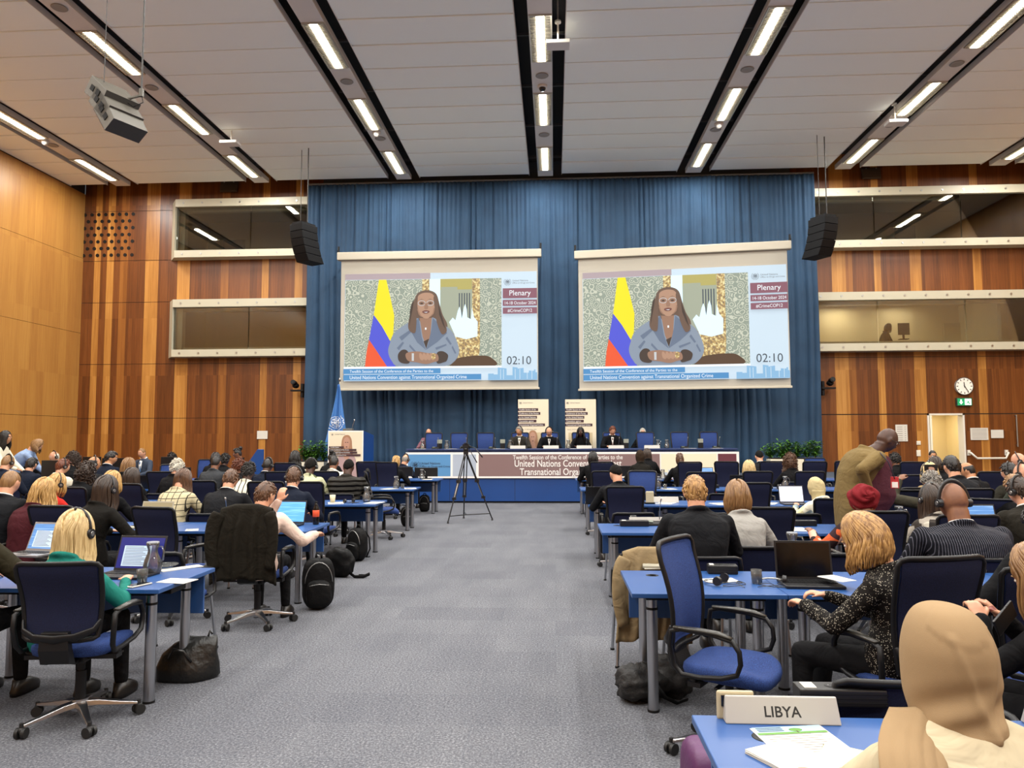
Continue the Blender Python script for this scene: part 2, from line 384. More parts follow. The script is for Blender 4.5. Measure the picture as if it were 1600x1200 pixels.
# ------------------------------------------------------------------ interpreters' booths
m = mat('booth_glass', 'ffffff', .02); nt = m.node_tree; gt = N(m, 'ShaderNodeBsdfTransparent'); gg = N(m, 'ShaderNodeBsdfGlossy', Roughness=.01); fr_ = N(m, 'ShaderNodeFresnel', IOR=1.9); gm = N(m, 'ShaderNodeMixShader')
gt.inputs[0].default_value = (.82,.84,.8,1); L(m, fr_.outputs[0], gm.inputs[0]); L(m, gt.outputs[0], gm.inputs[1]); L(m, gg.outputs[0], gm.inputs[2]); L(m, gm.outputs[0], nt.nodes['Material Output'].inputs['Surface']); M_glass = m
M_bdark = mat('booth_wall_paint', '8d8470', .8); M_blight = mat('booth_paint_lit_tone', 'cdbf9c', .8)  # second is a paler copy, the lit booth's brightness put into the colour
nw = [0]
def booth(x0, x1, z0, z1, zf, lit, side):
    nw[0] += 1; n = nw[0]
    # projecting cream frame with splayed closed end
    b = MB(); fh = .26; d = .42
    s = -1 if side < 0 else 1
    b.box(x0, x1, YF - d, YF + .1, z1, z1 + .24); b.box(x0, x1, YF - d, YF + .1, z0 - .22, z0)
    e0, e1 = (x0, x0 - .30) if side < 0 else (x1, x1 + .30)
    b.add([(e0, YF-d, z0-.22), (e0, YF-d, z1+.24), (e0, YF+.1, z0-.22), (e0, YF+.1, z1+.24), (e1, YF-.02, z0-.22), (e1+(.0), YF-.02, z1+.24)],
          [(0,1,3,2), (0,2,4), (1,5,3), (0,4,5,1), (2,3,5,4)], 0, False)
    # splayed reveal inside
    b.box(x0, x1, YF - .05, YF + .1, z0 - .02, z0 + .10); b.box(x0, x1, YF - .05, YF+.1, z1 - .07, z1 + .01)
    if side < 0: b.box(x0 - .01, x0 + .16, YF - .1, YF + .1, z0, z1)
    nb = int((x1 - x0) / .6)
    for q in range(nb):
        for zz in (z0 - .11, z1 + .12):
            xx = x0 + .25 + q * .6; b.cyl((xx, YF-d-.012, zz), (xx, YF-d+.01, zz), .032, mi=1, n=12)
    fr = struct(b.build('window_%d' % n, [M_white, M_steel]))
    g = MB(); xs = [x0 + .02]; 
    step = (x1 - x0) / max(1, round((x1 - x0) / 2.9))
    for q in range(max(1, round((x1-x0)/2.9))):
        g.box(x0 + q*step + .015, x0 + (q+1)*step - .015, YF - .32, YF - .305, z0 + .01, z1 - .01)
    struct(g.build('window_glass_%d' % n, M_glass))
    # room behind
    r = MB(); yb = YF + 2.4
    r.box(x0-.3, x1+.3, yb, yb+.1, zf, z1+.3); r.box(x0-.3, x1+.3, YF+.1, yb, zf-.1, zf); r.box(x0-.3, x1+.3, YF+.1, yb, z1+.3, z1+.4)
    r.box(x0-.4, x0-.3, YF+.1, yb, zf, z1+.3); r.box(x1+.3, x1+.4, YF+.1, yb, zf, z1+.3)
    r.box(x0, x1, YF+.1, YF+.13, zf, z0, 0)
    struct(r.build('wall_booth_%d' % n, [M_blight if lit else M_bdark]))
    # interpreters' counter
    c = MB().box(x0+.1, (x1 if x1 > 0 else -7.25)-.1, YF+.3, YF+.75, z0-.08, z0-.04)
    for q in range(3): xx = x0 + .4 + q*(x1-x0-.8)/2; c.box(xx-.03, xx+.03, YF+.2, YF+.7, zf, z0-.08)
    tag(c.build('booth_counter', M_white, bevel=.005), 'pale counter inside the %s %s interpreters booth' % ('lit' if lit else 'dark', ['upper flag side', 'lower flag side', 'upper clock side', 'lower clock side'][n-1]), 'counter')
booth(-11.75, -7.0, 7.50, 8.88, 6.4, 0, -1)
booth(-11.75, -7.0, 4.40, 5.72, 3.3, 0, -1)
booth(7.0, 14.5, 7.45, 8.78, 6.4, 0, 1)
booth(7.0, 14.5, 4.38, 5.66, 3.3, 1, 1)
def booth_screen(px, py, Y, w, h, lab):
    p = at(px, py, Y); o = thing('monitor', lab, 'monitor', p)
    MB().cbox((0,0,0), (w, .035, h)).build('screen', M_black, o, bevel=.006)
    MB().cbox((0,.03,-h/2-.06), (.06,.03,.16)).cbox((0,.03,-h/2-.13),(.26,.18,.02)).build('stand', M_black, o, bevel=.003)
    return o
booth_screen(366, 386, YF+.5, .72, .46, 'monitor behind the glass of the upper flag side booth')
booth_screen(1414, 364, YF+.5, .62, .46, 'monitor near the stage end of the upper clock side booth')
booth_screen(1567, 360, YF+.5, .62, .46, 'monitor at the door end of the upper clock side booth')
booth_screen(1412, 514, YF+.55, .34, .36, 'monitor beside the interpreter in the lit booth')
def blamp(x, y, z, p, s=.8):
    d = bpy.data.lights.new('booth_lamp', 'AREA'); d.size = s; d.energy = p; d.color = (1, .86, .66); o = bpy.data.objects.new('booth_lamp', d); o.location = (x, y, z); COL.objects.link(o)
blamp(9.3, YF+1.7, 5.9, 34); blamp(11.2, YF+1.7, 5.9, 20)
# partition, door and cupboard inside the lit booth
p0 = at(1474, 500, YF+2.35); p1 = at(1517, 500, YF+2.35)
struct(MB().box(p0.x, p1.x, YF+2.33, YF+2.38, 3.3, 5.35).build('door_3', mat('booth_door_paint', 'b9ae92', .6)))
q = at(1534, 500, YF+1.2); struct(MB().box(q.x-.05, q.x+.05, YF+.3, YF+2.4, 3.3, 5.9).build('wall_booth_partition', M_white))
# ------------------------------------------------------------------ doorway on the clock side, with the corridor behind
struct(MB().box(D0-.05, D1+.6, YF+2.2, YF+2.3, 0, 2.6).box(D0-.1, D0-.05, YF+.2, YF+2.3, 0, 2.6).box(D1+.6, D1+.65, YF+.2, YF+2.3, 0, 2.6).box(D0-.1, D1+.65, YF+.2, YF+2.3, 2.6, 2.7).build('wall_corridor', mat('corridor_paint', 'e6d6a6', .8)))
blamp((D0+D1)/2+.1, YF+1.2, 2.5, 30, .7)
f = MB().box(D0, D0+.05, YF-.03, YF+.26, 0, 2.33).box(D1-.05, D1, YF-.03, YF+.26, 0, 2.33).box(D0, D1, YF-.03, YF+.26, 2.28, 2.33)
struct(f.build('trim_door', mat('door_frame_white', 'dcd8cc', .4)))
dr = MB().box(0, .98, -.05, 0, .02, 2.27); dro = dr.build('door_1', mat('door_leaf_white', 'e8e2cc', .45), None, (D0+.06, YF-.04, 0), R(74)); struct(dro)
MB().box(.2, .8, -.09, -.05, 2.17, 2.23).build('door_closer', M_black, dro)
MB().cyl((.9,-.09,.95), (.9,-.09,1.1), .015).cyl((.9,-.1,1.03),(.78,-.1,1.03),.012).build('door_handle', M_steel, dro)
# right hand double door leaf with push bar and pull
pb = thing('push_bar', 'white angled push bar on the wood door beside the doorway', 'push bar', at(1546, 716, YF-.1))
w = (at(1575,716,YF).x - at(1516,716,YF).x)/2
MB().tube([(-w,.08,.16), (-w,-.02,.16), (-w+.16,-.06,0), (w-.1,-.06,0), (w,-.02,.16), (w,.08,.16)], .03, n=10).build('bar', mat('door_frame_white', 'dcd8cc', .4), pb)
MB().cbox((-w,.08,.16),(.08,.04,.16)).cbox((w,.08,.16),(.08,.04,.16)).build('bracket', mat('door_frame_white', 'dcd8cc', .4), pb)
p = at(1588, 660, YF-.06)
ph = thing('door_pull', 'tall steel pull rod on the door by the frame edge', 'door handle', (p.x, YF-.06, 1.9))
MB().cyl((0,-.02,-.55), (0,-.02,.38), .022).build('rod', M_steel, ph); MB().cbox((0,.01,.36),(.03,.08,.03)).cbox((0,.01,-.5),(.03,.08,.03)).build('bracket', M_steel, ph)
# ------------------------------------------------------------------ wall clock, exit sign, notices
M_face = mat('clock_face', 'f2efe4', .5); M_ink = mat('black_ink', '161616', .6)
c = thing('wall_clock', 'round white wall clock with black hands above the exit sign', 'clock', at(1506, 603.5, YF-.05))
MB().cyl((0,.04,0), (0,-.03,0), .245, n=48).build('face', M_face, c)
MB().tube([(math.cos(a*PI/24)*.25, -.02, math.sin(a*PI/24)*.25) for a in range(48)], .014, close=True, n=6).build('rim', mat('clock_rim', '4a4a48', .4), c)
b = MB()
for h in range(12):
    a = h*PI/6; b.add([(math.sin(a)*r0 + math.cos(a)*w0, -.032, math.cos(a)*r0 - math.sin(a)*w0) for r0, w0 in ((.175,-.011), (.175,.011), (.225,.011), (.225,-.011))], [(0,1,2,3)], 0, False)
b.build('hour_mark', M_ink, c)
def hand(a, ln, w, y): 
    return MB().add([(math.sin(a)*r0 + math.cos(a)*w0, y+t, math.cos(a)*r0 - math.sin(a)*w0) for t in (0,.004) for r0, w0 in ((-.04,-w), (-.04,w), (ln,w*.7), (ln,-w*.7))], [(0,1,2,3), (4,5,6,7), (0,1,5,4),(1,2,6,5),(2,3,7,6),(3,0,4,7)], 0, False)
hand(R(-6), .12, .013, -.042).build('hour_hand', M_ink, c); hand(R(148), .19, .01, -.048).build('minute_hand', M_ink, c)
e = thing('exit_sign', 'green exit sign with white arrow and running figure below the clock', 'exit sign', at(1506, 628, YF-.06))
MB().cbox((0,0,0), (.44, .08, .24)).build('casing', mat('sign_casing', '2a3a30', .4), e, bevel=.005)
M_green = mat('exit_green', '12915a', .5, emit=.5); M_gw = mat('exit_white', 'e8fff2', .5, emit=1.2)
b = MB().box(-.2, .2, -.045, -.04, -.1, .1, 0)
b.box(.005, .185, -.047, -.045, -.09, .09, 1)
b.poly([(-.12,.07), (-.08,.07), (-.08,0), (-.045,0), (-.10,-.075), (-.155,0), (-.12,0)], Matrix.Translation((0,-.0475,0)), 1)
b.poly([(.10,.045),(.125,.05),(.13,.03),(.105,.025)], Matrix.Translation((0,-.0485,0)), 0)
b.poly([(.075,.02),(.12,.02),(.115,-.015),(.145,-.035),(.125,-.075),(.105,-.07),(.115,-.04),(.085,-.03),(.06,-.065),(.045,-.05),(.072,-.012)], Matrix.Translation((0,-.0485,0)), 0)
b.build('face', [M_green, M_gw], e)
M_paper = mat('paper', 'cfccc2', .8); M_grey = mat('grey_print', '8a8680', .8)
def notice(px, py, w, h, lab, rows=0, head=False, fuzzy=False):
    b = MB().box(-w/2, w/2, -.012, 0, -h/2, h/2, 0)
    for r in range(rows):
        zz = h/2 - h*(.14 + .78*r/max(1, rows-1)) if rows > 1 else 0
        b.box(-w*.38, w*.08, -.0135, -.012, zz-.008, zz+.008, 1); b.box(w*.26, w*.36, -.0135, -.012, zz-.008, zz+.008, 1)
    if fuzzy:
        for r in range(14):
            zz = h/2 - h*(.1+.8*r/13); b.box(-w*.42, w*.42, -.013, -.012, zz-.003, zz+.003, 1)
    o = b.build('paper_notice', [M_paper, M_grey], None, at(px, py, YF-.015)); return tag(o, lab, 'notice')
notice(1408.5, 676.5, .34, .49, 'tall white notice with seven printed rows on the wood wall', rows=7)
notice(1530, 678, .50, .35, 'wide white notice of small print on the wood door', fuzzy=True)
notice(1558, 678, .35, .24, 'small blank white notice above the push bar')
notice(410, 679.5, .33, .25, 'small blank white notice on the wood wall by the flag side plant')
for py, h, nm, lab in ((692, .11, 'light_switch', 'small square white light switch on the wood wall'), (708, .18, 'card_reader', 'small white card reader under the light switch')):
    tag(MB().cbox((0,-.012,0), (.11,.03,h)).cbox((0,-.03,.01), (.07,.01,h*.5)).build(nm, mat('switch_white', 'e2dccb', .5), None, at(1435, py, YF-.003), bevel=.004), lab, 'switch')
# two wall cameras at the curtain edges
for px, py, s, lab in ((462, 604, 1, 'black wall camera on bracket at the flag side curtain edge'), (1297, 600, -1, 'black wall camera on bracket at the clock side curtain edge')):
    o = thing('wall_camera', lab, 'camera', at(px, py, YF-.35))
    MB().cbox((s*.18,.1,-.12), (.07,.14,.42)).cbox((s*.05,.05,-.12), (.4,.2,.05)).build('bracket', M_black, o, bevel=.004)
    MB().ell((0,0,.03), (.1,.13,.09), 0, 16, 10).cyl((0,-.05,.09), (0,-.24,.12), .075).cyl((0,-.24,.12),(0,-.26,.123), .055).build('camera_head', M_black, o)
# interpreter seated in the lit booth (dark figure at a monitor) is built with the people
# ================================================================== STAGE CURTAIN
m = mat('curtain_cloth', '274561', .85, var=(1.5, '223d57'))
M_curtain = m
cx0, cx1 = at(474.5, 640, 21.9).x, at(1285, 640, 21.9).x
rnd = random.Random(11)
folds = []; x = cx0
while x < cx1: w = rnd.choice((.16,.2,.26,.34,.5)) * rnd.uniform(.8,1.2); folds.append((x, w, rnd.uniform(.05,.13))); x += w
def curtain_y(x, z):
    y = 0
    t = (9.4 - z) / 9.4
    xx = x + .05*math.sin(z*.9 + x*1.7)*t
    for fx, w, a in folds:
        if fx <= xx < fx + w: y = a * math.sin(PI*(xx-fx)/w) ** .8; break
    fine = .02*math.sin(xx*46) * (1-t)**2
    return 21.98 - y*(.45+.55*min(1, t*2.2)) - fine - .03*math.sin(xx*2.3+z*.35)
nx, nz = 1100, 16
vs = []; fs = []
for k in range(nz+1):
    z = .58 + (9.42-.58)*k/nz
    for i in range(nx+1):
        xx = cx0 + (cx1-cx0)*i/nx; vs.append((xx, curtain_y(xx, z), z))
for k in range(nz):
    for i in range(nx):
        a = k*(nx+1)+i; fs.append((a, a+1, a+nx+2, a+nx+1))
b = MB(); b.add(vs, fs, 0, True)
cu = b.build('stage_curtain', M_curtain); tag(cu, 'tall pleated blue curtain hanging behind the stage', 'curtain')
q = cu.modifiers.new('thickness', 'SOLIDIFY'); q.thickness = .006
tag(MB().box(cx0, cx1, 21.95, 22.05, 9.43, 9.48).build('curtain_rail', M_steel), 'steel curtain rail at the ceiling above the blue stage curtain', 'rail')
# ================================================================== STAGE PLATFORM
M_sblue = mat('stage_blue_laminate', '17407e', .38, var=(.6, '153a74')); M_sdark = mat('dark_recess', '0c0c10', .7)
SY = 19.12; SZ = .62
b = MB().box(-7.6, 8.2, SY, YF-.1, .05, SZ).box(-7.6, 8.2, SY+.04, YF-.1, 0, .05, 1)
for x in (-6.1, -4.4, -2.7, -1.02, .7, 2.4, 4.1, 5.8, 7.4): b.box(x-.004, x+.004, SY-.001, SY, .06, SZ, 1)
struct(b.build('floor_stage', [M_sblue, M_sdark, ]))
struct(MB().box(-7.55, 8.15, SY+.02, YF-.1, SZ, SZ+.012).build('floor_stage_carpet', mat('stage_carpet', '3c4654', .95)))
# ramp guard, blue sloping side panel
p0, p1, p2, p3 = at(411, 702, 18.9), at(402, 702, 18.9), at(386, 724, 18.9), at(411, 740, 18.9)
b = MB(); pl = [(p2.x-.55, .0), (p3.x, .0), (p0.x, p0.z), (p1.x, p1.z), (p2.x-.0, p2.z-.02)]
b.add([(x, 18.9, z) for x, z in pl] + [(x, 18.98, z) for x, z in pl], [tuple(range(5)), tuple(range(9,4,-1))] + [(i, 5+i, 5+(i+1)%5, (i+1)%5) for i in range(5)], 0, False)
tag(b.build('ramp_guard', M_sblue, bevel=.01), 'blue sloping ramp side panel against the striped wood wall', 'ramp')
# ================================================================== HEAD TABLE
HT = SZ + .012
tb = thing('head_table', 'long blue head table on the stage behind the printed banner', 'table', (0,0,0))
tx0, tx1 = at(634, 705, SY+.05).x, at(1153, 705, SY+.05).x
MB().box(tx0, tx1, SY+.03, SY+.95, HT+.71, HT+.75).build('tabletop', mat('head_table_top', '1a2c55', .4), tb, bevel=.006)
for x in (tx0+.1, tx0+2.9, 0.0, tx1-2.9, tx1-.1): MB().box(x-.03, x+.03, SY+.15, SY+.9, HT, HT+.71).build('leg', M_sblue, tb)
MB().box(tx0+.06, tx1-.06, SY+.10, SY+.12, HT+.02, HT+.71).build('modesty_panel', M_sblue, tb)
# banner
bn = thing('banner', 'long printed conference banner fixed along the front of the head table', 'banner', (0,0,0))
BX0, BX1 = at(634, 730, SY-.03).x, at(1155, 730, SY-.03).x
BZ0, BZ1 = at(860, 747, SY-.03).z, at(860, 706.5, SY-.03).z
M_bw = mat('banner_white', 'e4e0dc', .6); M_bb = mat('banner_blue', '4f86b6', .6); M_bg = mat('banner_grey_blue', 'a3adbc', .6)
M_bm = mat('banner_mauve', '7a6160', .6); M_bc = mat('banner_cream', 'e6d8bc', .6); M_br = mat('banner_maroon', '5e2834', .6); M_bink = mat('banner_ink', '28384c', .6); M_sky = mat('banner_skyline', 'aebbc8', .6)
def BXp(px): return at(px, 730, SY-.04).x
b = MB().box(BX0, BX1, SY-.045, SY-.005, BZ0, BZ1, 0)
for a, c, mi in ((637.5,704,1), (707.5,744,2), (748,1031,3), (1033,1120,4), (1122,1151,5)):
    b.box(BXp(a), BXp(c), SY-.049, SY-.045, BZ0+.05, BZ1-.05, mi)
yy = SY-.051
for i, (a, w, h) in enumerate(((1036,7,.10),(1044,6,.16),(1052,9,.08),(1063,4,.2),(1070,8,.13),(1081,10,.22),(1094,7,.12),(1102,5,.18),(1108,8,.09))):
    b.box(BXp(a), BXp(a+w), SY-.0515, SY-.049, BZ0+.05, BZ0+.05+h, 6)
b.build('printed_cloth', [M_bw, M_bb, M_bg, M_bm, M_bc, M_br, M_sky], bn)
t = MB(); cxm = BXp(898)
t.text('Twelfth Session of the Conference of the Parties to the', .155, Matrix.Translation((BXp(887), SY-.055, at(880,717.5,SY).z)), 0, .002, 'CENTER', .80, .008)
t.text('United Nations Convention against', .245, Matrix.Translation((BXp(887), SY-.055, at(880,729,SY).z)), 0, .003, 'CENTER', .78, .009)
t.text('Transnational Organized Crime', .245, Matrix.Translation((BXp(887), SY-.055, at(880,742,SY).z)), 0, .003, 'CENTER', .78, .009)
t.text('United Nations', .085, Matrix.Translation((BXp(656.5), SY-.053, at(660,725.5,SY).z)), 1, .001)
t.text('Office on Drugs and Crime', .07, Matrix.Translation((BXp(656.5), SY-.053, at(660,730,SY).z)), 1, .001)
def emblem(b, c, r, M, mi, mi2=None):
    "globe of rings and meridians inside two curved branches"
    th = r*.05
    for k, rr in enumerate((.22, .42, .62)):
        pts = [(math.cos(a*PI/18)*r*rr, math.sin(a*PI/18)*r*rr) for a in range(36)]
        for i in range(36):
            p, q = pts[i], pts[(i+1) % 36]; s = 1 - th/(r*rr)
            b.add([(c[0]+p[0], 0, c[1]+p[1]), (c[0]+q[0], 0, c[1]+q[1]), (c[0]+q[0]*s, 0, c[1]+q[1]*s), (c[0]+p[0]*s, 0, c[1]+p[1]*s)], [(0,1,2,3)], mi, False, M)
    for k in range(4):
        a = k*PI/4; dx, dz = math.cos(a)*r*.62, math.sin(a)*r*.62; nx_, nz_ = -math.sin(a)*th*.5, math.cos(a)*th*.5
        b.add([(c[0]-dx-nx_,0,c[1]-dz-nz_), (c[0]+dx-nx_,0,c[1]+dz-nz_), (c[0]+dx+nx_,0,c[1]+dz+nz_), (c[0]-dx+nx_,0,c[1]-dz+nz_)], [(0,1,2,3)], mi, False, M)
    for (x, z, w, h) in ((-.2,.28,.28,.16), (.22,.2,.34,.22), (-.1,-.05,.18,.26), (.3,-.12,.2,.16), (-.34,.0,.16,.2), (.05,-.38,.22,.12)):
        b.add([(c[0]+r*(x+w*.5*math.cos(j*PI/3+x)*(1+.25*math.sin(j*2.7+z))), 0, c[1]+r*(z+h*.6*math.sin(j*PI/3+x)*(1+.25*math.cos(j*1.9)))) for j in range(6)], [tuple(range(6))], mi, False, M)
    for s in (-1, 1):
        for k in range(9):
            a = -PI/2 + s*(.22 + k*.27); rr = r*.84
            x, z = math.cos(a)*rr*(1), math.sin(a)*rr; ta = a + s*PI/2 - s*.5*(-1)**k*.9
            lx, lz = math.cos(ta)*r*.15, math.sin(ta)*r*.15
            nx_, nz_ = -math.sin(ta)*r*.05, math.cos(ta)*r*.05
            b.add([(c[0]+x-lx,0,c[1]+z-lz), (c[0]+x+nx_,0,c[1]+z+nz_), (c[0]+x+lx,0,c[1]+z+lz), (c[0]+x-nx_,0,c[1]+z-nz_)], [(0,1,2,3)], mi, False, M)
emblem(t, (0,0), .14, Matrix.Translation((BXp(649), SY-.053, at(650,727,SY).z)), 1)
t.build('lettering', [M_bw, M_bink], bn)
# ================================================================== PROJECTION SCREENS
def E_(n, c, e=.86):
    c = ''.join('%02x' % int(int(c[i:i+2], 16)*.86 + v*.14) for i, v in ((0, 205), (2, 212), (4, 212))); m = mat('projected_' + n, c, .8, emit=min(1, e*1.04), spec=0); bc = srgb(c); BS(m).inputs['Base Color'].default_value = (bc[0]*.2, bc[1]*.2, bc[2]*.2, 1); return m
def pattern_emit():
    m = mat('projected_wallpaper', 'a5b59a', .8, spec=0)
    v = mapped(m, (1,1,1)); w = N(m, 'ShaderNodeTexVoronoi', Scale=6.0, feature='F1'); L(m, v, w.inputs['Vector'])
    s = N(m, 'ShaderNodeMath', operation='MULTIPLY'); L(m, w.outputs['Distance'], s.inputs[0]); s.inputs[1].default_value = 22
    c = N(m, 'ShaderNodeMath', operation='SINE'); L(m, s.outputs[0], c.inputs[0])
    r = ramp(m, [(.35, '8ea08c'), (.6, 'dfe4cc')]); L(m, c.outputs[0], r.inputs['Fac'])
    BS(m).inputs['Base Color'].default_value = (.1,.1,.1,1); L(m, r.outputs['Color'], BS(m).inputs['Emission Color']); BS(m).inputs['Emission Strength'].default_value = .72
    return m
def gold_emit():
    m = mat('projected_gilding', 'c8a040', .8, spec=0)
    v = mapped(m, (1,1,1)); w = N(m, 'ShaderNodeTexNoise', Scale=16.0, Detail=4.0); L(m, v, w.inputs['Vector'])
    r = ramp(m, [(.38, '7c5c18'), (.5, 'c79a2c'), (.62, 'fff0a8')]); L(m, w.outputs['Fac'], r.inputs['Fac'])
    BS(m).inputs['Base Color'].default_value = (.1,.1,.1,1); L(m, r.outputs['Color'], BS(m).inputs['Emission Color']); BS(m).inputs['Emission Strength'].default_value = .8
    return m
SM = [E_('pale_blue','cfe4f4',.8), E_('mauve','b5a3a8',.75), pattern_emit(), E_('yellow','f2e023'), E_('blue','4a4fd0'), E_('red','e8502c'), gold_emit(), E_('mirror','aab09a',.7),
      E_('glow','d8f4ff',1.0), E_('hair','6e5648',.7), E_('skin','9c745e',.75), E_('coat','8794a6',.78), E_('coat_dark','66738a',.75), E_('sleeve','4c3f38',.6), E_('table','5e4634',.6),
      E_('plum','8a5866',.75), E_('bar_blue','4a8ac6',.8), E_('white','eef6fc',.9), E_('ink','4c5560',.6), E_('skyline','86b8e0',.8), E_('olive','b8ac62',.75), E_('lips','7a4a44',.6), E_('lens','c8ccd0',.8), E_('skin_light','b48a70',.78)]
(PALE,MAUVE,WALLP,YEL,BLU,RED,GOLD,MIRR,GLOW,HAIR,SKIN,COAT,COATD,SLEEVE,TABLE,PLUM,BAR,WHITE,INK,SKYL,OLIVE,LIPS,LENS,SKINL) = range(24)
M_fab = mat('screen_fabric', 'aaa598', .8); M_case = mat('screen_casing', 'b6af9d', .5)
def smooth_closed(pts, k=4):
    out = []; n = len(pts)
    for i in range(n):
        p0, p1, p2, p3 = pts[i-1], pts[i], pts[(i+1) % n], pts[(i+2) % n]
        for j in range(k):
            t = j/k; out.append(tuple(.5*((2*p1[q]) + (-p0[q]+p2[q])*t + (2*p0[q]-5*p1[q]+4*p2[q]-p3[q])*t*t + (-p0[q]+3*p1[q]-3*p2[q]+p3[q])*t**3) for q in (0,1)))
    return out
def picture(Wd, Ht):
    "the projected picture, in a frame 0..1060 by 0..595 (x right, y down), as thin layers"
    b = MB(); s = Wd/1060.0; lay = [0]
    def P(x, y): return ((x-335-530)*s, -(y-205-297.5)*s*(Ht/(595*s)))
    def poly(pts, mi, sm=False):
        lay[0] += 1
        if sm: pts = smooth_closed(pts)
        b.poly([P(*p) for p in pts], Matrix.Translation((0, -.0012*lay[0], 0)), mi)
    def rect(x0, y0, x1, y1, mi): poly([(x0,y0),(x1,y0),(x1,y1),(x0,y1)], mi)
    def txt(t, x, y, size, mi, al='LEFT', sx=1.0):
        lay[0] += 1; p = P(x, y); b.text(t, size*s, Matrix.Translation((p[0], -.0012*lay[0], p[1])), mi, 0, al, sx)
    rect(335,205,1395,800, PALE); rect(335,205,810,238, MAUVE)
    rect(337,240,1202,722, WALLP)
    rect(860,240,1042,600, MIRR); rect(862,240,1040,300, OLIVE); rect(870,285,960,340, MIRR); rect(905,315,1040,470, MIRR)
    for q in range(5): rect(968+q*14, 320, 974+q*14, 470, INK)
    rect(806,240,866,480, GLOW); rect(766,240,805,312, GOLD); rect(1042,240,1084,600, GOLD)
    poly([(900,560),(940,540),(985,500),(1030,540),(1075,570),(1082,640),(1060,680),(960,690),(925,640)], GOLD, True)
    poly([(915,480),(935,455),(950,470),(962,420),(972,395),(980,420),(985,460),(996,400),(1003,380),(1012,410),(1015,455),(1035,465),(1040,400),(1052,455),(1072,480),(1070,560),(1010,575),(950,560)], GLOW, False)
    poly([(925,720),(940,690),(990,672),(1100,665),(1150,680),(1165,722)], TABLE, True)
    poly([(525,240),(566,240),(590,340),(612,440),(607,540),(590,580),(545,500),(498,435)], YEL)
    poly([(498,435),(545,500),(590,580),(622,722),(575,722),(520,640),(473,572)], BLU)
    poly([(473,572),(520,640),(575,722),(452,722),(460,640)], RED)
    poly([(700,520),(688,495),(705,430),(718,380),(735,325),(770,304),(810,304),(845,325),(862,380),(880,440),(905,490),(900,535),(868,545),(850,500),(740,500),(725,540)], HAIR, True)
    poly([(580,640),(590,590),(620,530),(690,480),(745,458),(790,560),(815,470),(830,455),(880,490),(930,530),(960,590),(970,650),(940,700),(880,722),(650,722),(600,690)], COAT, True)
    poly([(752,455),(820,455),(812,560),(790,612),(770,560)], SKIN)
    poly([(775,585),(805,570),(790,625)], SLEEVE)
    poly([(748,452),(765,560),(788,632),(740,590),(700,520)], COATD); poly([(825,455),(818,520),(800,600),(788,632),(850,590),(905,540),(870,500)], COATD)
    for q in ((640,560,700,520,712,528,655,580), (628,620,660,585,668,592,640,632), (905,560,930,600,922,606,896,570), (935,610,955,650,948,655,930,620), (840,620,900,600,902,608,846,632), (700,600,735,640,728,646,696,612)): poly([q[0:2], q[2:4], q[4:6], q[6:8]], COATD)
    poly([(742,340),(760,322),(790,316),(820,322),(836,345),(838,390),(828,425),(808,452),(790,460),(768,450),(748,420),(740,385)], SKINL, True)
    for x in (764, 812): poly([(x+21*math.cos(a*PI/8), 374+15*math.sin(a*PI/8)) for a in range(16)], LENS); poly([(x+18*math.cos(a*PI/8), 374+12*math.sin(a*PI/8)) for a in range(16)], SKIN)
    for x in (764, 812): poly([(x+9*math.cos(a*PI/6)+0, 375+4.5*math.sin(a*PI/6)) for a in range(12)], SLEEVE)
    poly([(783,376),(795,376),(800,402),(789,408),(779,402)], SKIN, True)
    poly([(768,420),(788,414),(808,419),(800,430),(776,431)], LIPS, True); poly([(775,424),(800,423),(790,427)], WHITE)
    poly([(690,500),(700,440),(722,360),(742,330),(738,420),(735,500),(728,538),(702,530)], HAIR, True)
    poly([(830,340),(852,360),(868,430),(892,480),(903,530),(880,548),(862,520),(846,470),(838,410)], HAIR, True)
    poly([(640,690),(636,655),(660,630),(690,640),(700,700),(665,705)], SLEEVE, True); poly([(905,690),(910,660),(880,640),(850,650),(850,705),(890,700)], SLEEVE, True)
    poly([(680,650),(740,640),(800,650),(850,655),(858,690),(830,700),(790,710),(740,700),(690,690)], SKIN, True)
    for q in range(4): poly([(752+q*20,655),(762+q*20,650),(778+q*20,676),(770+q*20,690),(756+q*20,680)], SKINL, True)
    poly([(700,420),(708,380),(722,350),(716,400),(706,450),(698,500)], SLEEVE); poly([(856,380),(868,420),(884,470),(896,520),(880,490),(862,440)], SLEEVE)
    poly([(744,400),(752,430),(768,450),(762,452),(748,436),(740,410)], SKIN); poly([(832,400),(826,430),(808,452),(816,450),(832,434),(838,408)], SKIN)
    for x in (764, 812): poly([(x-16,357),(x,352),(x+16,357),(x,355)], HAIR)
    rect(712,650,724,692, LENS); poly([(832+12*math.cos(a*PI/6), 668+18*math.sin(a*PI/6)) for a in range(12)], GOLD)
    poly([(784,510),(792,510),(792,522),(784,522)], WHITE)
    rect(337,722,1202,733, WHITE)
    rect(335,733,870,761, BAR); rect(335,766,1092,796, BAR)
    txt('Twelfth Session of the Conference of the Parties to the', 370, 755, 22, WHITE, sx=.93)
    txt('United Nations Convention against Transnational Organized Crime', 370, 790, 28, WHITE, sx=.84)
    rect(1210,300,1396,355, PLUM); rect(1210,364,1396,397, PLUM); rect(1210,406,1396,440, PLUM)
    txt('Plenary', 1303, 340, 42, WHITE, 'CENTER', .95); txt('14-18 October 2024', 1303, 389, 24, WHITE, 'CENTER', .85); txt('#CrimeCOP12', 1303, 431, 25, WHITE, 'CENTER', .86)
    txt('02:10', 1297, 716, 64, INK, 'CENTER', .95)
    txt('United Nations', 1262, 263, 14, INK); txt('Office on Drugs and Crime', 1262, 275, 11, INK)
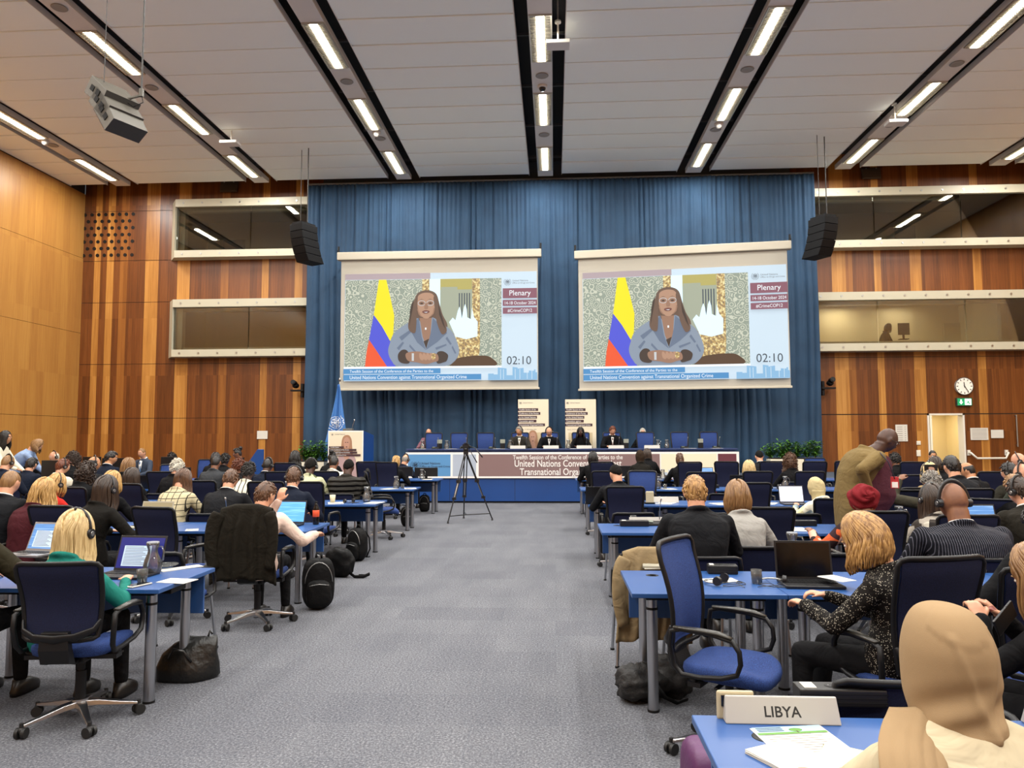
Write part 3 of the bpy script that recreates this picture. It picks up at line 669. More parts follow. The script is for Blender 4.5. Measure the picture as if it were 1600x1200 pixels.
    lay[0] += 1; p = P(1236, 265); emblem(b, (0,0), 22*s, Matrix.Translation((p[0], -.0012*lay[0], p[1])), INK)
    poly([(1130,800),(1130,765),(1160,765),(1160,770),(1182,770),(1182,732),(1230,738),(1230,775),(1262,775),(1262,730),(1290,734),(1290,740),(1322,735),(1322,762),(1350,762),(1350,750),(1378,752),(1378,745),(1386,745),(1386,760),(1395,760),(1395,800)], SKYL)
    for x in (1196, 1212, 1275, 1300, 1340, 1365): rect(x, 742, x+3, 796, PALE)
    return b
def screen(Wd, c, rz, lab, back=.95):
    "Wd: fabric width; c: centre top of the casing underside"
    o = thing('projection_screen', lab, 'projection screen', c, rz)
    H = Wd * 202/307.
    MB().cbox((0,0,.12), (Wd*1.037, .2, .23)).build('casing', M_case, o, bevel=.02)
    for s in (-1, 1): MB().cyl((s*Wd*.515,0,.2), (s*Wd*.515,0,.42), .03).cbox((s*Wd*.515,0,.25),(.05,.14,.1)).box(s*Wd*.515-.015, s*Wd*.515+.015, 0, back, .24, .27).build('bracket', M_black, o)
    MB().box(-Wd/2, Wd/2, .0, .008, -H, .0).build('fabric', M_fab, o)
    MB().cbox((0,-.01,-H), (Wd*1.012, .05, .06)).build('bottom_bar', M_case, o, bevel=.008)
    pw = Wd*.974; ph = pw*.5613
    pc = picture(pw, ph).build('projected_picture', SM, o, (Wd*.008, -.004, -(H*.106) - ph/2), raw=True)
    return o
SCY = 21.0
a, c = at(533.5, 407, SCY), at(840, 403, SCY)
screen((c-a).length, ((a.x+c.x)/2, SCY, (a.z+c.z)/2), 0, 'projection screen on the flag side of the stage curtain')
a, c = at(903.5, 402, SCY), at(1229.5, 394, SCY-.72)
screen((c-a).length, ((a.x+c.x)/2, SCY-.36, (a.z+c.z)/2), math.atan2(c.y-a.y, c.x-a.x), 'slightly angled projection screen on the clock side of the stage curtain', 1.3)
# ================================================================== ROLL-UP BANNERS
M_cream = mat('poster_cream', 'd9cdb4', .6); M_cream2 = mat('poster_tan', 'bfae8c', .6); M_maroon = mat('poster_label', '3c2228', .6)
M_pskin = mat('poster_skin', 'b08672', .6); M_phair = mat('poster_hair', '9c7458', .6); M_pgold = mat('poster_gold', 'c6a040', .6); M_pblue = mat('poster_robe', 'a88c8c', .6)
PM = [M_cream, M_cream2, M_maroon, M_bw, M_pskin, M_phair, M_pgold, M_pblue, M_bink]
def figure_print(b, cx, cz, s, y, legs=True):
    "plain printed bust: hair, face, garment"
    k = [0]
    def P(pts, mi): 
        k[0] += 1; b.poly([(cx + x*s, cz + z*s) for x, z in smooth_closed(pts)], Matrix.Translation((0, y - .001*k[0], 0)), mi)
    P([(-.16,-.35),(-.17,0),(-.14,.2),(-.06,.3),(.07,.3),(.15,.18),(.17,0),(.17,-.36)], 5)
    P([(-.34,-1.1),(-.3,-.5),(-.2,-.32),(0,-.25),(.2,-.32),(.3,-.5),(.34,-1.1)], 7)
    P([(-.1,-.35),(-.05,-.1),(.06,-.1),(.1,-.35),(0,-.45)], 4)
    P([(-.1,.05),(-.09,.18),(0,.25),(.09,.18),(.1,.05),(.06,-.1),(0,-.15),(-.06,-.1)], 4)
    P([(-.06,.08),(-.03,.095),(-.01,.08),(-.03,.07)], 2); P([(.06,.08),(.03,.095),(.01,.08),(.03,.07)], 2); P([(-.03,-.06),(0,-.045),(.03,-.06),(0,-.075)], 2)
def rollup(px0, px1, pyt, Y, lab):
    a, c = at(px0, pyt, Y), at(px1, pyt, Y); w = c.x-a.x; h = (a.z+c.z)/2-HT; cx = (a.x+c.x)/2
    o = thing('roll_up_banner', lab, 'banner', (cx, Y, HT))
    MB().cbox((0,0,.05), (w*1.04, .2, .1)).build('base', M_steel, o, bevel=.01)
    MB().cyl((0,.05,.05), (0,.05,h), .012).build('pole', M_steel, o)
    b = MB().box(-w/2, w/2, -.004, .004, .1, h, 0); b.box(-w/2+.04, w/2-.1, -.006, -.004, h*.2, h-1.0*h/2.2*1.02, 1) if 0 else None
    top = h
    b.poly([(-w*.40, top-.93), (w*.38, top-.93), (w*.38, .3), (-w*.40, .3)], Matrix.Translation((0,-.006,0)), 1)
    emblem(b, (-w*.42, top-.10), .045, Matrix.Translation((0,-.007,0)), 8)
    b.text('United Nations', .045, Matrix.Translation((-w*.34, -.007, top-.11)), 8)
    for k, (t, ln) in enumerate((('Twelfth Session of the',.66), ('Conference of the Parties',.73), ('to the United Nations',.62), ('Convention against',.60), ('Transnational Organized Crime',.88))):
        z = top - .29 - k*.107; b.box(-w/2, -w/2+w*ln, -.0075, -.006, z-.038, z+.038, 2)
        b.text(t, .066, Matrix.Translation((-w*.47, -.009, z-.022)), 3, sx=.8)
    b.text('Vienna, 14-18 October 2024', .04, Matrix.Translation((-w*.44, -.007, top-.86)), 8)
    figure_print(b, -.02, top-1.12, .8, -.010)
    b.build('printed_sheet', PM, o)
rollup(809.5, 857, 624, 20.9, 'roll-up banner behind the two men in dark suits')
rollup(883, 931, 624, 20.9, 'roll-up banner behind the woman in black at the head table')
# ================================================================== LECTERN
lp = at(538, 700, 19.6); lx0, lx1 = at(512, 700, 19.55).x, at(567, 700, 19.55).x
lc = thing('lectern', 'blue lectern with a conference poster on its front', 'lectern', ((lx0+lx1)/2, 19.6, HT))
w = lx1-lx0; h = at(540, 673, 19.6).z-HT
b = MB(); b.add([(-w/2,0,0),(w/2,0,0),(w/2+.16,.5,0),(-w/2,.5,0),(-w/2,0,h),(w/2,0,h),(w/2+.16,.5,h-.12),(-w/2,.5,h-.12)], [(0,3,2,1),(4,5,6,7),(0,1,5,4),(1,2,6,5),(2,3,7,6),(3,0,4,7)], 0, False)
b.build('body', M_sblue, lc, bevel=.01)
b = MB().box(-w/2, w/2, -.02, -.005, .15, h, 3); b.box(-w/2+.025, w/2-.025, -.022, -.02, .18, h-.03, 0)
emblem(b, (-w*.38, h-.1), .035, Matrix.Translation((0,-.024,0)), 8); b.text('United Nations', .045, Matrix.Translation((-w*.31,-.024,h-.11)), 8)
figure_print(b, .03, h-.38, .85, -.024)
for k, (t, ln) in enumerate((('Twelfth Session',.42), ('of the Conference of the Parties',.78), ('to the United Nations Convention',.80), ('against Transnational Crime',.9))):
    z = h-.44-k*.07; b.box(-w/2+.03, -w/2+.03+w*ln, -.037, -.035, z-.026, z+.026, 2); b.text(t, .045, Matrix.Translation((-w*.43,-.039,z-.014)), 3, sx=.85)
b.build('poster', PM, lc)
mc = thing('microphone', 'gooseneck microphone console on top of the lectern', 'microphone', ((lx0+lx1)/2+.02, 19.75, HT+h-.05))
MB().cbox((0,0,.07), (.26,.16,.08)).build('console', mat('grey_console', '5b5a55', .5), mc, bevel=.01)
MB().tube([(.1,0,.1), (.12,0,.2), (.16,0,.3), (.17,-.01,.36)], [.008,.008,.008,.016], n=8).build('gooseneck', M_steel, mc)
# ================================================================== FLAG
fp = thing('flag', 'light blue flag with white globe emblem beside the lectern', 'flag', (at(530.5, 640, 20.6).x, 20.6, HT))
ztop = at(531, 601, 20.6).z-HT
MB().cyl((0,0,0), (0,0,ztop+.12), .016).cyl((0,0,0),(0,0,.05),.16).build('pole', M_case, fp); MB().ell((0,0,ztop+.14), (.035,.035,.06)).build('finial', M_steel, fp)
m = mat('flag_cloth', '3f74b4', .75); rings = []; nzf = 24
vs = []; nn = 28
def flag_pt(u, t):
    z = ztop*(1 - t*.93); wl = -.02 - .50*t**1.15; wr = .03 + .33*t**.9
    x = wl + (wr-wl)*u; return (x, -.13 - .07*math.sin(u*9 + t*1.5)*min(1, t*2) - .02*math.sin(u*23), z)
for k in range(nzf+1):
    for i in range(nn+1): vs.append(flag_pt(i/nn, k/nzf))
fs = [(k*(nn+1)+i, k*(nn+1)+i+1, (k+1)*(nn+1)+i+1, (k+1)*(nn+1)+i) for k in range(nzf) for i in range(nn)]
fo = MB().add(vs, fs, 0).build('cloth', m, fp); q = fo.modifiers.new('t', 'SOLIDIFY'); q.thickness = .006
b = MB(); emblem(b, (0,0), .27, Matrix.Identity(4), 0)
# lay the emblem onto the folded cloth
ec_t = .50
def on_flag(x, z):
    t = 1 - (z/ztop)
    t = min(1, max(.02, t/.93)); wl = -.02 - .50*t**1.15; wr = .03 + .33*t**.9; u = (x-wl)/(wr-wl); u = min(1, max(0, u)); p = flag_pt(u, t); return (p[0], p[1]-.012, p[2])
b.v = [on_flag(v[0]-.06, v[2]+ztop*.58) for v in b.v]
b.build('emblem', mat('flag_white', 'd8dde6', .7), fp)
# ================================================================== CARPETED PLANTERS
def leaf(b, p, d, ln, w, mi=0):
    d = Vector(d).normalized(); side = d.cross(Vector((0,0,1))); side = side.normalized() if side.length > .01 else Vector((1,0,0)); up = side.cross(d)
    q = [p, p + d*ln*.35 + side*w + up*ln*.06, p + d*ln*.75 + side*w*.7 - up*ln*.02, p + d*ln - up*ln*.2, p + d*ln*.75 - side*w*.7 - up*ln*.02, p + d*ln*.35 - side*w + up*ln*.06, p + d*ln*.5 + up*.0]
    b.add(q, [(0,1,6), (1,2,6), (2,3,6), (3,4,6), (4,5,6), (5,0,6)], mi, True)
def planter(px0, px1, pyt, pyb, Y, n, lab, seed, spread=1.0):
    r = random.Random(seed); a, c = at(px0, pyb, Y), at(px1, pyb, Y); w = c.x-a.x; cx = (a.x+c.x)/2; zb = a.z; zt = at(px0, pyt, Y).z
    o = thing('planter', lab, 'plant', (cx, Y+.2, HT))
    bh = max(.35, zb-HT)
    MB().box(-w/2, w/2, -.2, .2, 0, bh).box(-w/2+.03, w/2-.03, -.17, .17, bh-.001, bh+.004).build('box', mat('planter_white', 'd9d2bd', .5), o, bevel=.01)
    MB().box(-w/2+.02, w/2-.02, -.18, .18, bh-.01, bh+.03).build('soil', mat('potting_soil', '201810', .95, bump=(40,.6)), o)
    M_leaf = mat('glossy_leaf', '2f5c1c', .4, var=(9, '5c8a34')); M_stem = mat('plant_stem', '41501f', .7)
    for q in range(n):
        bx = -w/2 + w*(q+.5)/n + r.uniform(-.04,.04); by = r.uniform(-.1,.1); hh = (zt-HT-bh)*r.uniform(.72,1.02)
        st = MB(); lf = MB()
        for k in range(9):
            ang = r.uniform(0, 2*PI); out = r.uniform(.02,.26)*spread; top = Vector((bx+math.cos(ang)*out, by+math.sin(ang)*out*.7, bh+hh*r.uniform(.45,1)))
            mid = Vector((bx+math.cos(ang)*out*.4, by, bh+(top.z-bh)*.5)); st.tube([(bx,by,bh), mid, top], [.008,.006,.003], n=5)
            for j in range(20):
                t = r.uniform(.15,1.0); p = (Vector((bx,by,bh)).lerp(mid, t*2) if t < .5 else mid.lerp(top, t*2-1))
                an = r.uniform(0, 2*PI); leaf(lf, p, (math.cos(an), math.sin(an), r.uniform(-.1,.8)), r.uniform(.10,.17), r.uniform(.018,.032))
        s1 = st.build('stem', M_stem, o, raw=True); l1 = lf.build('foliage', M_leaf, o, raw=True)
planter(466, 506, 685, 722, 19.95, 4, 'leafy green plants in a white box beside the lectern', 5)
planter(1204, 1283, 683, 717.5, 19.7, 6, 'leafy green plants in a white box at the clock side of the stage', 8, 1.2)
# ================================================================== FURNITURE
def fabric(name, c1, c2, scale=220, rough=.85, sheen=.0):
    m = mat(name, c1, rough, spec=.3, sheen=sheen)
    v = mapped(m); n = N(m, 'ShaderNodeTexNoise', Scale=float(scale), Detail=1.0); L(m, v, n.inputs['Vector'])
    r = ramp(m, [(.4, c1), (.62, c2)]); L(m, n.outputs['Fac'], r.inputs['Fac']); L(m, r.outputs['Color'], BS(m).inputs['Base Color'])
    return m
M_desk = mat('desk_blue_laminate', '294f88', .33, spec=.5, var=(1.2, '264b82')); M_dedge = mat('desk_edge_dark', '16294e', .4)
M_seat = fabric('seat_fabric_blue', '1b2c5a', '26407a'); M_back = fabric('back_fabric_blue', '1b2c5a', '263f7a')
M_mesh = fabric('back_mesh_navy', '0a0f28', '131a3a', 300); M_frame = mat('chair_frame_black', '101012', .45, spec=.3); M_fhi = mat('chair_arm_grey', '26241f', .35)
M_rub = mat('caster_rubber', '121212', .6)
DESK_Z = .75
def make_desk(w, name='conference_desk'):
    o = thing(name, '', 'desk')
    MB().box(0, w-.004, 0, .78, .722, .75).build('tabletop', M_desk, o, bevel=.004)
    b = MB().box(.05, w-.05, .70, .72, .44, .722); b.build('modesty_panel', M_desk, o, bevel=.003)
    MB().box(.08, w-.08, .3, .5, .66, .72).box(.10, w-.10, .12, .16, .685, .72).build('cable_tray', M_black, o, bevel=.004)
    for x in (.14, w-.14):
        for y in (.17, .62):
            g = MB().cyl((x,y,.012), (x,y,.72), .034, n=20).build('leg', M_chrome, o)
            MB().cyl((x,y,0), (x,y,.014), .038, n=20).cyl((x,y,.69), (x,y,.722), .05, n=20).cyl((x,y,.62),(x,y,.635),.037,n=20).build('leg_ring', M_black, g)
    for gx in (.28, w-.35) if w > 1.2 else (.20,):
        MB().lathe([(.001,.7505),(.026,.7505),(.028,.7515),(.042,.7515),(.044,.7505)], 0, 24, Matrix.Translation((gx,.6,0))).build('cable_grommet', M_frame, o)
    return o
ROWS = [1.86, 4.60, 7.45, 10.38, 13.33, 16.32]
ORD = ['first', 'second', 'third', 'fourth', 'fifth', 'sixth']
SIDE = {-1: 'flag side', 1: 'clock side'}
desk_protos = {}
def desk_at(x, y, w, lab):
    if w not in desk_protos:
        o = make_desk(w); o.location = (x, y, 0); o['label'] = lab; o['group'] = 'blue conference desks in rows'; desk_protos[w] = o; return o
    return dup(desk_protos[w], (x, y, 0), 0, lab, 'blue conference desks in rows')
for r, y in enumerate(ROWS):
    for s in (-1, 1):
        if r == 0 and s == -1: continue
        ext = min(14.0, y*.80 + 1.9) if s < 0 else min(14.0, y*.66 + 1.9)
        if r == 5: ext = 11.5 if s < 0 else 12
        e = .46 if s > 0 else -2.46 - .02*r; k = 0
        while abs(e) < ext:
            w = .93 if (s > 0 and k == 0) else 1.55
            x0 = e if s > 0 else e - w
            desk_at(x0, y, w, 'blue desk with chrome legs, row %s from the camera, %s, %s from aisle' % (ORD[r], SIDE[s], ORD[min(k,5)] if k < 6 else ('seventh','eighth','ninth')[min(k-6,2)]))
            e += s*w; k += 1
            if w > 1.5 and k % 3 == 0: e += s*.0
# ---- office chair (faces +Y)
def sq(a, n=4.0):
    c, s = math.cos(a), math.sin(a); return (math.copysign(abs(c)**(2/n), c), math.copysign(abs(s)**(2/n), s))
def make_chair(top=1.06, name='office_chair'):
    o = thing(name, '', 'chair')
    base = MB()
    for k in range(5):
        a = R(90 + 72*k); ca, sa = math.cos(a), math.sin(a); Mx = Matrix(((sa, ca, 0, 0), (-ca, sa, 0, 0), (0,0,1,0), (0,0,0,1)))
        rings = []
        for r_, z, w, h in ((.02,.125,.035,.035), (.10,.12,.030,.032), (.22,.095,.022,.022), (.315,.078,.016,.016)):
            rings.append([(-w, r_, z-h), (w, r_, z-h), (w*.8, r_, z), (-w*.8, r_, z)])
        base.loft(rings, 0, True, False, Mx)
    base.cyl((0,0,.07), (0,0,.135), .045)
    bo = base.build('star_base', M_chrome, o, bevel=.004)
    for k in range(5):
        a = R(90 + 72*k); x, y = .32*math.cos(a), .32*math.sin(a); t = Vector((-math.sin(a+.6), math.cos(a+.6), 0))
        c = MB(); c.cyl((x, y, .05), (x, y, .085), .012)
        for s in (-1, 1): c.cyl(Vector((x, y, .031)) + t*s*.009, Vector((x, y, .031)) + t*s*.028, .030, n=18)
        c.ell((x, y, .045), (.022,.022,.022), 0, 10, 6); c.build('caster', M_rub, bo)
    MB().cyl((0,0,.12), (0,0,.30), .03).cyl((0,0,.28), (0,0,.42), .022).build('gas_column', M_frame, o)
    MB().box(-.10,.10,-.17,.14,.385,.43).box(-.03,.24,.0,.025,.395,.41).build('tilt_mechanism', M_frame, o, bevel=.008)
    # seat cushion
    rings = []
    for z, k in ((.425,.90), (.435,.97), (.46,1.0), (.485,.985), (.497,.93), (.501,.80), (.502,.4)):
        ring = []
        for j in range(36):
            x, y = sq(2*PI*j/36, 3.4); yy = y*.235*k; drop = -.035*max(0, (y-.55)/.45)**2; ring.append((x*.245*k, yy + .02, z + drop - .01*(1-abs(x))*(1 if z > .48 else 0)))
        rings.append(ring)
    MB().loft(rings).build('seat', M_seat, o)
    # back: frame with rounded corners, padded front, dark mesh rear
    z0, z1 = .56, top
    def bp(u, v):      # u -1..1, v 0..1 -> point on the back surface
        z = z0 + (z1-z0)*v; wv = .205 + .035*v - .012*max(0, v-.8)*5*.2
        y = -.235 - .06*v + .055*math.sin(PI*min(1, v*1.15))*(.6) - .035*(1-u*u)*1.0 + .0
        return Vector((u*wv, y, z))
    nu, nv = 12, 14
    def panel(off, infl, k):
        vs = [bp(-k + 2*k*i/nu, .02 + .955*j/nv) + Vector((0, off + infl*(1-(2*i/nu-1)**4)*(1-(2*j/nv-1)**4), 0)) for j in range(nv+1) for i in range(nu+1)]
        fs = [(j*(nu+1)+i, j*(nu+1)+i+1, (j+1)*(nu+1)+i+1, (j+1)*(nu+1)+i) for j in range(nv) for i in range(nu)]
        return vs, fs
    def closed(o1, i1, o2, i2, k):
        v1, f1 = panel(o1, i1, k); v2, f2 = panel(o2, i2, k); n = len(v1); m_ = MB(); m_.add(v1 + v2, f1 + [tuple(n+q for q in reversed(f)) for f in f2], 0, True)
        rim = [i for i in range(nu+1)] + [(j+1)*(nu+1)-1 for j in range(1, nv+1)] + [nv*(nu+1)+i for i in range(nu-1, -1, -1)] + [j*(nu+1) for j in range(nv-1, 0, -1)]
        m_.add(v1 + v2, [(rim[i], rim[(i+1) % len(rim)], n+rim[(i+1) % len(rim)], n+rim[i]) for i in range(len(rim))], 0, True); return m_
    closed(.0, .022, .004, .0, .94).build('backrest', M_back, o)
    closed(-.006, -.002, .0015, 0, .93).build('back_mesh', M_mesh, o)
    ring = []; K = 40
    pts = []
    for j in range(9): pts.append(bp(1, j/8*.94))
    pts += [bp(.93, .985), bp(.8, 1.0)] + [bp(.8-1.6*i/8, 1.0) for i in range(1, 9)] + [bp(-.93, .985)]
    for j in range(9): pts.append(bp(-1, .94 - j/8*.94))
    pts += [bp(-.9, -.03)] + [bp(-.6 + 1.2*i/5, -.045) for i in range(6)] + [bp(.9, -.03)]
    f = MB(); f.tube(pts, .016, 0, 8, .8, True)
    fr = f.build('back_frame', M_frame, o)
    # lumbar arc and spine
    s = MB(); arc = [bp(-1.03, .22) + Vector((0,-.01,0)), bp(-.95, .10) + Vector((0,-.03,0)), bp(-.55, .02)+Vector((0,-.045,0)), bp(0, -.01)+Vector((0,-.04,0)), bp(.55, .02)+Vector((0,-.045,0)), bp(.95, .10)+Vector((0,-.03,0)), bp(1.03, .22)+Vector((0,-.01,0))]
    s.tube(arc, [.014,.022,.03,.036,.03,.022,.014], 0, 8, .55)
    s.loft([[(-.075,-.315,.60), (.075,-.315,.60), (.075,-.275,.60), (-.075,-.275,.60)], [(-.085,-.32,.50), (.085,-.32,.50), (.085,-.27,.50), (-.085,-.27,.50)], [(-.08,-.30,.42), (.08,-.30,.42), (.08,-.22,.40), (-.08,-.22,.40)], [(-.07,-.16,.385), (.07,-.16,.385), (.07,-.14,.43), (-.07,-.14,.43)]], 0, True, False)
    s.build('back_bracket', M_frame, o, bevel=.012)
    # arm loops
    for sx in (-1, 1):
        x = sx*.285; a = MB()
        loop = [(x*.96,-.20,.50), (x,-.215,.60), (x,-.205,.675), (x,-.15,.692), (x,.02,.686), (x,.12,.668), (x,.155,.62), (x,.16,.56), (x,.14,.505), (x*.98,.06,.475), (x*.93,-.06,.455), (x*.93,-.16,.455)]
        a.tube(loop, .0165, 0, 8, .8, True, up=(1,0,0)); a.box(min(x*.93, x*.35), max(x*.93, x*.35), -.13, -.06, .40, .425)
        a.tube([(x*.93,-.10,.45), (x*.85,-.10,.425), (x*.7,-.10,.412)], .018, n=8)
        ao = a.build('armrest', M_frame, o); 
        p = MB().tube([(x,-.19,.697), (x,-.05,.70), (x,.05,.697), (x,.12,.68)], [.020,.026,.026,.018], 0, 8, .42, up=(1,0,0)); p.build('arm_pad', M_fhi, ao)
    return o
def make_side_chair():
    o = thing('visitor_chair', '', 'chair')
    rings = []
    for z, k in ((.435,.92), (.45,1.0), (.475,.985), (.487,.9), (.49,.5)):
        rings.append([(sq(2*PI*j/32, 3.6)[0]*.235*k, sq(2*PI*j/32, 3.6)[1]*.225*k, z) for j in range(32)])
    MB().loft(rings).build('seat', M_seat, o)
    def bp(u, v): return Vector((u*(.225+.01*v), -.235 - .05*v + .03*u*u*1.0 - .0, .55 + .28*v))
    nu, nv = 10, 5; v1 = [bp(-.93+1.86*i/nu, .03+.93*j/nv) for j in range(nv+1) for i in range(nu+1)]; n = len(v1); v2 = [p + Vector((0,.012,0)) for p in v1]
    f1 = [(j*(nu+1)+i, j*(nu+1)+i+1, (j+1)*(nu+1)+i+1, (j+1)*(nu+1)+i) for j in range(nv) for i in range(nu)]
    b = MB(); b.add(v1, f1); b.build('back_mesh', M_mesh, o); b = MB(); b.add(v2, f1); b.build('backrest', M_back, o)
    pts = [bp(1, j/4) for j in range(4)] + [bp(.94,.97)] + [bp(.8-1.6*i/6, 1.0) for i in range(7)] + [bp(-.94,.97)] + [bp(-1, 1-j/4) for j in range(1,5)] + [bp(-.6+1.2*i/4, -.03) for i in range(5)]
    MB().tube(pts, .018, 0, 8, .8, True).build('back_frame', M_frame, o)
    for sx in (-1, 1):
        x = sx*.255
        MB().tube([(sx*.235,-.25,.60), (x,-.235,.66), (x,-.16,.685), (x,.05,.675), (x,.15,.65), (x,.19,.58), (x,.20,.46), (x,.10,.44), (x*.95,-.10,.44), (x*.95,-.22,.5)], .0155, 0, 8, .8, up=(1,0,0)).build('armrest', M_frame, o)
        for sy in (-1, 1): MB().cyl((x*.93, sy*.17, .45), (x*1.02, sy*.235, .012), .0125, n=12).cyl((x*1.02, sy*.235, .014), (x*1.02, sy*.236, 0), .017, n=12, mi=1).build('leg', [M_chrome, M_black], o)
    MB().box(-.24,.24,-.17,-.15,.43,.45).box(-.24,.24,.15,.17,.43,.45).build('under_frame', M_frame, o)
    return o
CH = {}
CHAIRS = []
def chair(kind, x, y, rz, lab, group):
    if y < 17 and abs(math.sin(rz)) < .5:
        for y0 in ROWS:          # never half inside a desk
            lo, hi = (y0 + .10, y0 + 1.10) if math.cos(rz) > 0 else (y0 - .30, y0 + .68)
            if lo < y < hi:
                ny = lo if y - lo < hi - y else hi; x *= ny/y; y = ny
    CHAIRS.append((x, y))
    if kind not in CH:
        o = make_side_chair() if kind == 'side' else make_chair({'low': .985, 'std': 1.06, 'tall': 1.11, 'high': 1.17}[kind])
        CH[kind] = o; o.location = (x, y, 0); o.rotation_euler.z = rz; o['label'] = lab; o['group'] = group; return o
    return dup(CH[kind], (x, y, 0), rz, lab, group)
# ================================================================== PEOPLE
SKIN = {'pale': ('c9987a','b98468'), 'tan': ('b5835f','a4724f'), 'brown': ('7c5238','6a4430'), 'dark': ('4a2f22','3c251b')}
HAIRC = {'black': ('14110f','221d1a'), 'dkbrown': ('241812','3a2a1e'), 'brown': ('40291a','5c3e28'), 'auburn': ('4a2415','6b3820'), 'ltbrown': ('6b4a2c','8c6a42'), 'blond': ('a08658','d0b786'), 'gold': ('8c6a3a','c49c60'),
         'ginger': ('73502c','b08850'), 'grey': ('6a655e','8f8a82'), 'white': ('a8a394','d8d2c2'), 'silver':('8c8776','bdb7a2')}
def hair_mat(c):
    k = 'hair_' + c
    if k in MATS: return MATS[k]
    a, b_ = HAIRC.get(c, HAIRC['black']); m = mat(k, a, .42, spec=.4)
    v = mapped(m, (70, 70, 6)); n = N(m, 'ShaderNodeTexNoise', Scale=1.0, Detail=3.0); L(m, v, n.inputs['Vector'])
    r = ramp(m, [(.35, a), (.65, b_)]); L(m, n.outputs['Fac'], r.inputs['Fac']); L(m, r.outputs['Color'], BS(m).inputs['Base Color'])
    bp = N(m, 'ShaderNodeBump', Strength=.5, Distance=.004); L(m, n.outputs['Fac'], bp.inputs['Height']); L(m, bp.outputs['Normal'], BS(m).inputs['Normal'])
    return m
def skin_mat(c):
    k = 'skin_' + c
    if k in MATS: return MATS[k]
    m = mat(k, SKIN[c][0], .5, spec=.4, var=(14, SKIN[c][1])); BS(m).inputs['Subsurface Weight'].default_value = .04; return m
def cloth(name, col, kind='plain', c2=None, scale=1.0, rough=.85):
    k = 'cloth_' + name
    if k in MATS: return MATS[k]
    m = mat(k, col, rough, spec=.12)
    v = mapped(m); wn = N(m, 'ShaderNodeTexNoise', Scale=7.0, Detail=3.0, Distortion=1.2); L(m, v, wn.inputs['Vector'])
    bp = N(m, 'ShaderNodeBump', Strength=.55, Distance=.035); L(m, wn.outputs['Fac'], bp.inputs['Height']); L(m, bp.outputs['Normal'], BS(m).inputs['Normal'])
    if kind == 'pin':
        w = N(m, 'ShaderNodeTexWave', Scale=21.0/scale, Distortion=.3); w.bands_direction = 'X'; L(m, v, w.inputs['Vector']); r = ramp(m, [(.88, col), (.95, c2)]); L(m, w.outputs['Fac'], r.inputs['Fac']); L(m, r.outputs['Color'], BS(m).inputs['Base Color'])
    elif kind == 'stripe':
        w = N(m, 'ShaderNodeTexWave', Scale=5.0/scale, Distortion=.2); w.bands_direction = 'X'; L(m, v, w.inputs['Vector']); r = ramp(m, [(.86, col), (.9, c2)]); L(m, w.outputs['Fac'], r.inputs['Fac']); L(m, r.outputs['Color'], BS(m).inputs['Base Color'])
    elif kind == 'plaid':
        ws = []
        for ax in 'XZ':
            w = N(m, 'ShaderNodeTexWave', Scale=4.6/scale, Distortion=.25); w.bands_direction = ax; L(m, v, w.inputs['Vector']); ws.append(w)
        mx = N(m, 'ShaderNodeMath', operation='MAXIMUM'); L(m, ws[0].outputs['Fac'], mx.inputs[0]); L(m, ws[1].outputs['Fac'], mx.inputs[1])
        r = ramp(m, [(.955, col), (.98, c2)]); L(m, mx.outputs[0], r.inputs['Fac']); L(m, r.outputs['Color'], BS(m).inputs['Base Color'])
    elif kind == 'dots':
        w = N(m, 'ShaderNodeTexVoronoi', Scale=120.0/scale); L(m, v, w.inputs['Vector']); r = ramp(m, [(.22, c2), (.32, col)]); L(m, w.outputs['Distance'], r.inputs['Fac'])
        n3 = N(m, 'ShaderNodeTexNoise', Scale=30.0); L(m, v, n3.inputs['Vector']); r3 = ramp(m, [(.40, (0,0,0)), (.50, (255,255,255))]); L(m, n3.outputs['Fac'], r3.inputs['Fac'])
        mm = N(m, 'ShaderNodeMix', data_type='RGBA'); L(m, r3.outputs['Color'], mm.inputs[0]); mm.inputs[6].default_value = srgb(col); L(m, r.outputs['Color'], mm.inputs[7]); L(m, mm.outputs[2], BS(m).inputs['Base Color'])
    elif kind == 'floral':
        w = N(m, 'ShaderNodeTexVoronoi', Scale=14.0/scale); L(m, v, w.inputs['Vector']); cc = c2 if isinstance(c2, (list, tuple)) else (c2,)
        st = [(0, col)] + [(.35+.5*i/len(cc), c) for i, c in enumerate(cc)]
        r = ramp(m, st); r.color_ramp.interpolation = 'CONSTANT'; sp = N(m, 'ShaderNodeSeparateColor'); L(m, w.outputs['Color'], sp.inputs[0]); L(m, sp.outputs[0], r.inputs['Fac']); L(m, r.outputs['Color'], BS(m).inputs['Base Color'])
    elif kind == 'quilt':
        w = N(m, 'ShaderNodeTexWave', Scale=4.4, Distortion=2.0); w.bands_direction = 'Z'; L(m, v, w.inputs['Vector']); b2 = N(m, 'ShaderNodeBump', Strength=1.0, Distance=.06); L(m, w.outputs['Fac'], b2.inputs['Height']); L(m, b2.outputs['Normal'], BS(m).inputs['Normal'])
    return m
M_lip = mat('lip_skin', '8a4a42', .5); M_eyew = mat('eye_white', 'd8d2c8', .3); M_eyed = mat('eye_dark', '1a120e', .3)
M_shoe = mat('shoe_leather', '17130f', .4); M_hp = mat('headphone_black', '141416', .4); M_hps = mat('headphone_silver', '9a9a98', .3, .8)
M_shirt = mat('white_shirt', 'd8d6d2', .8)
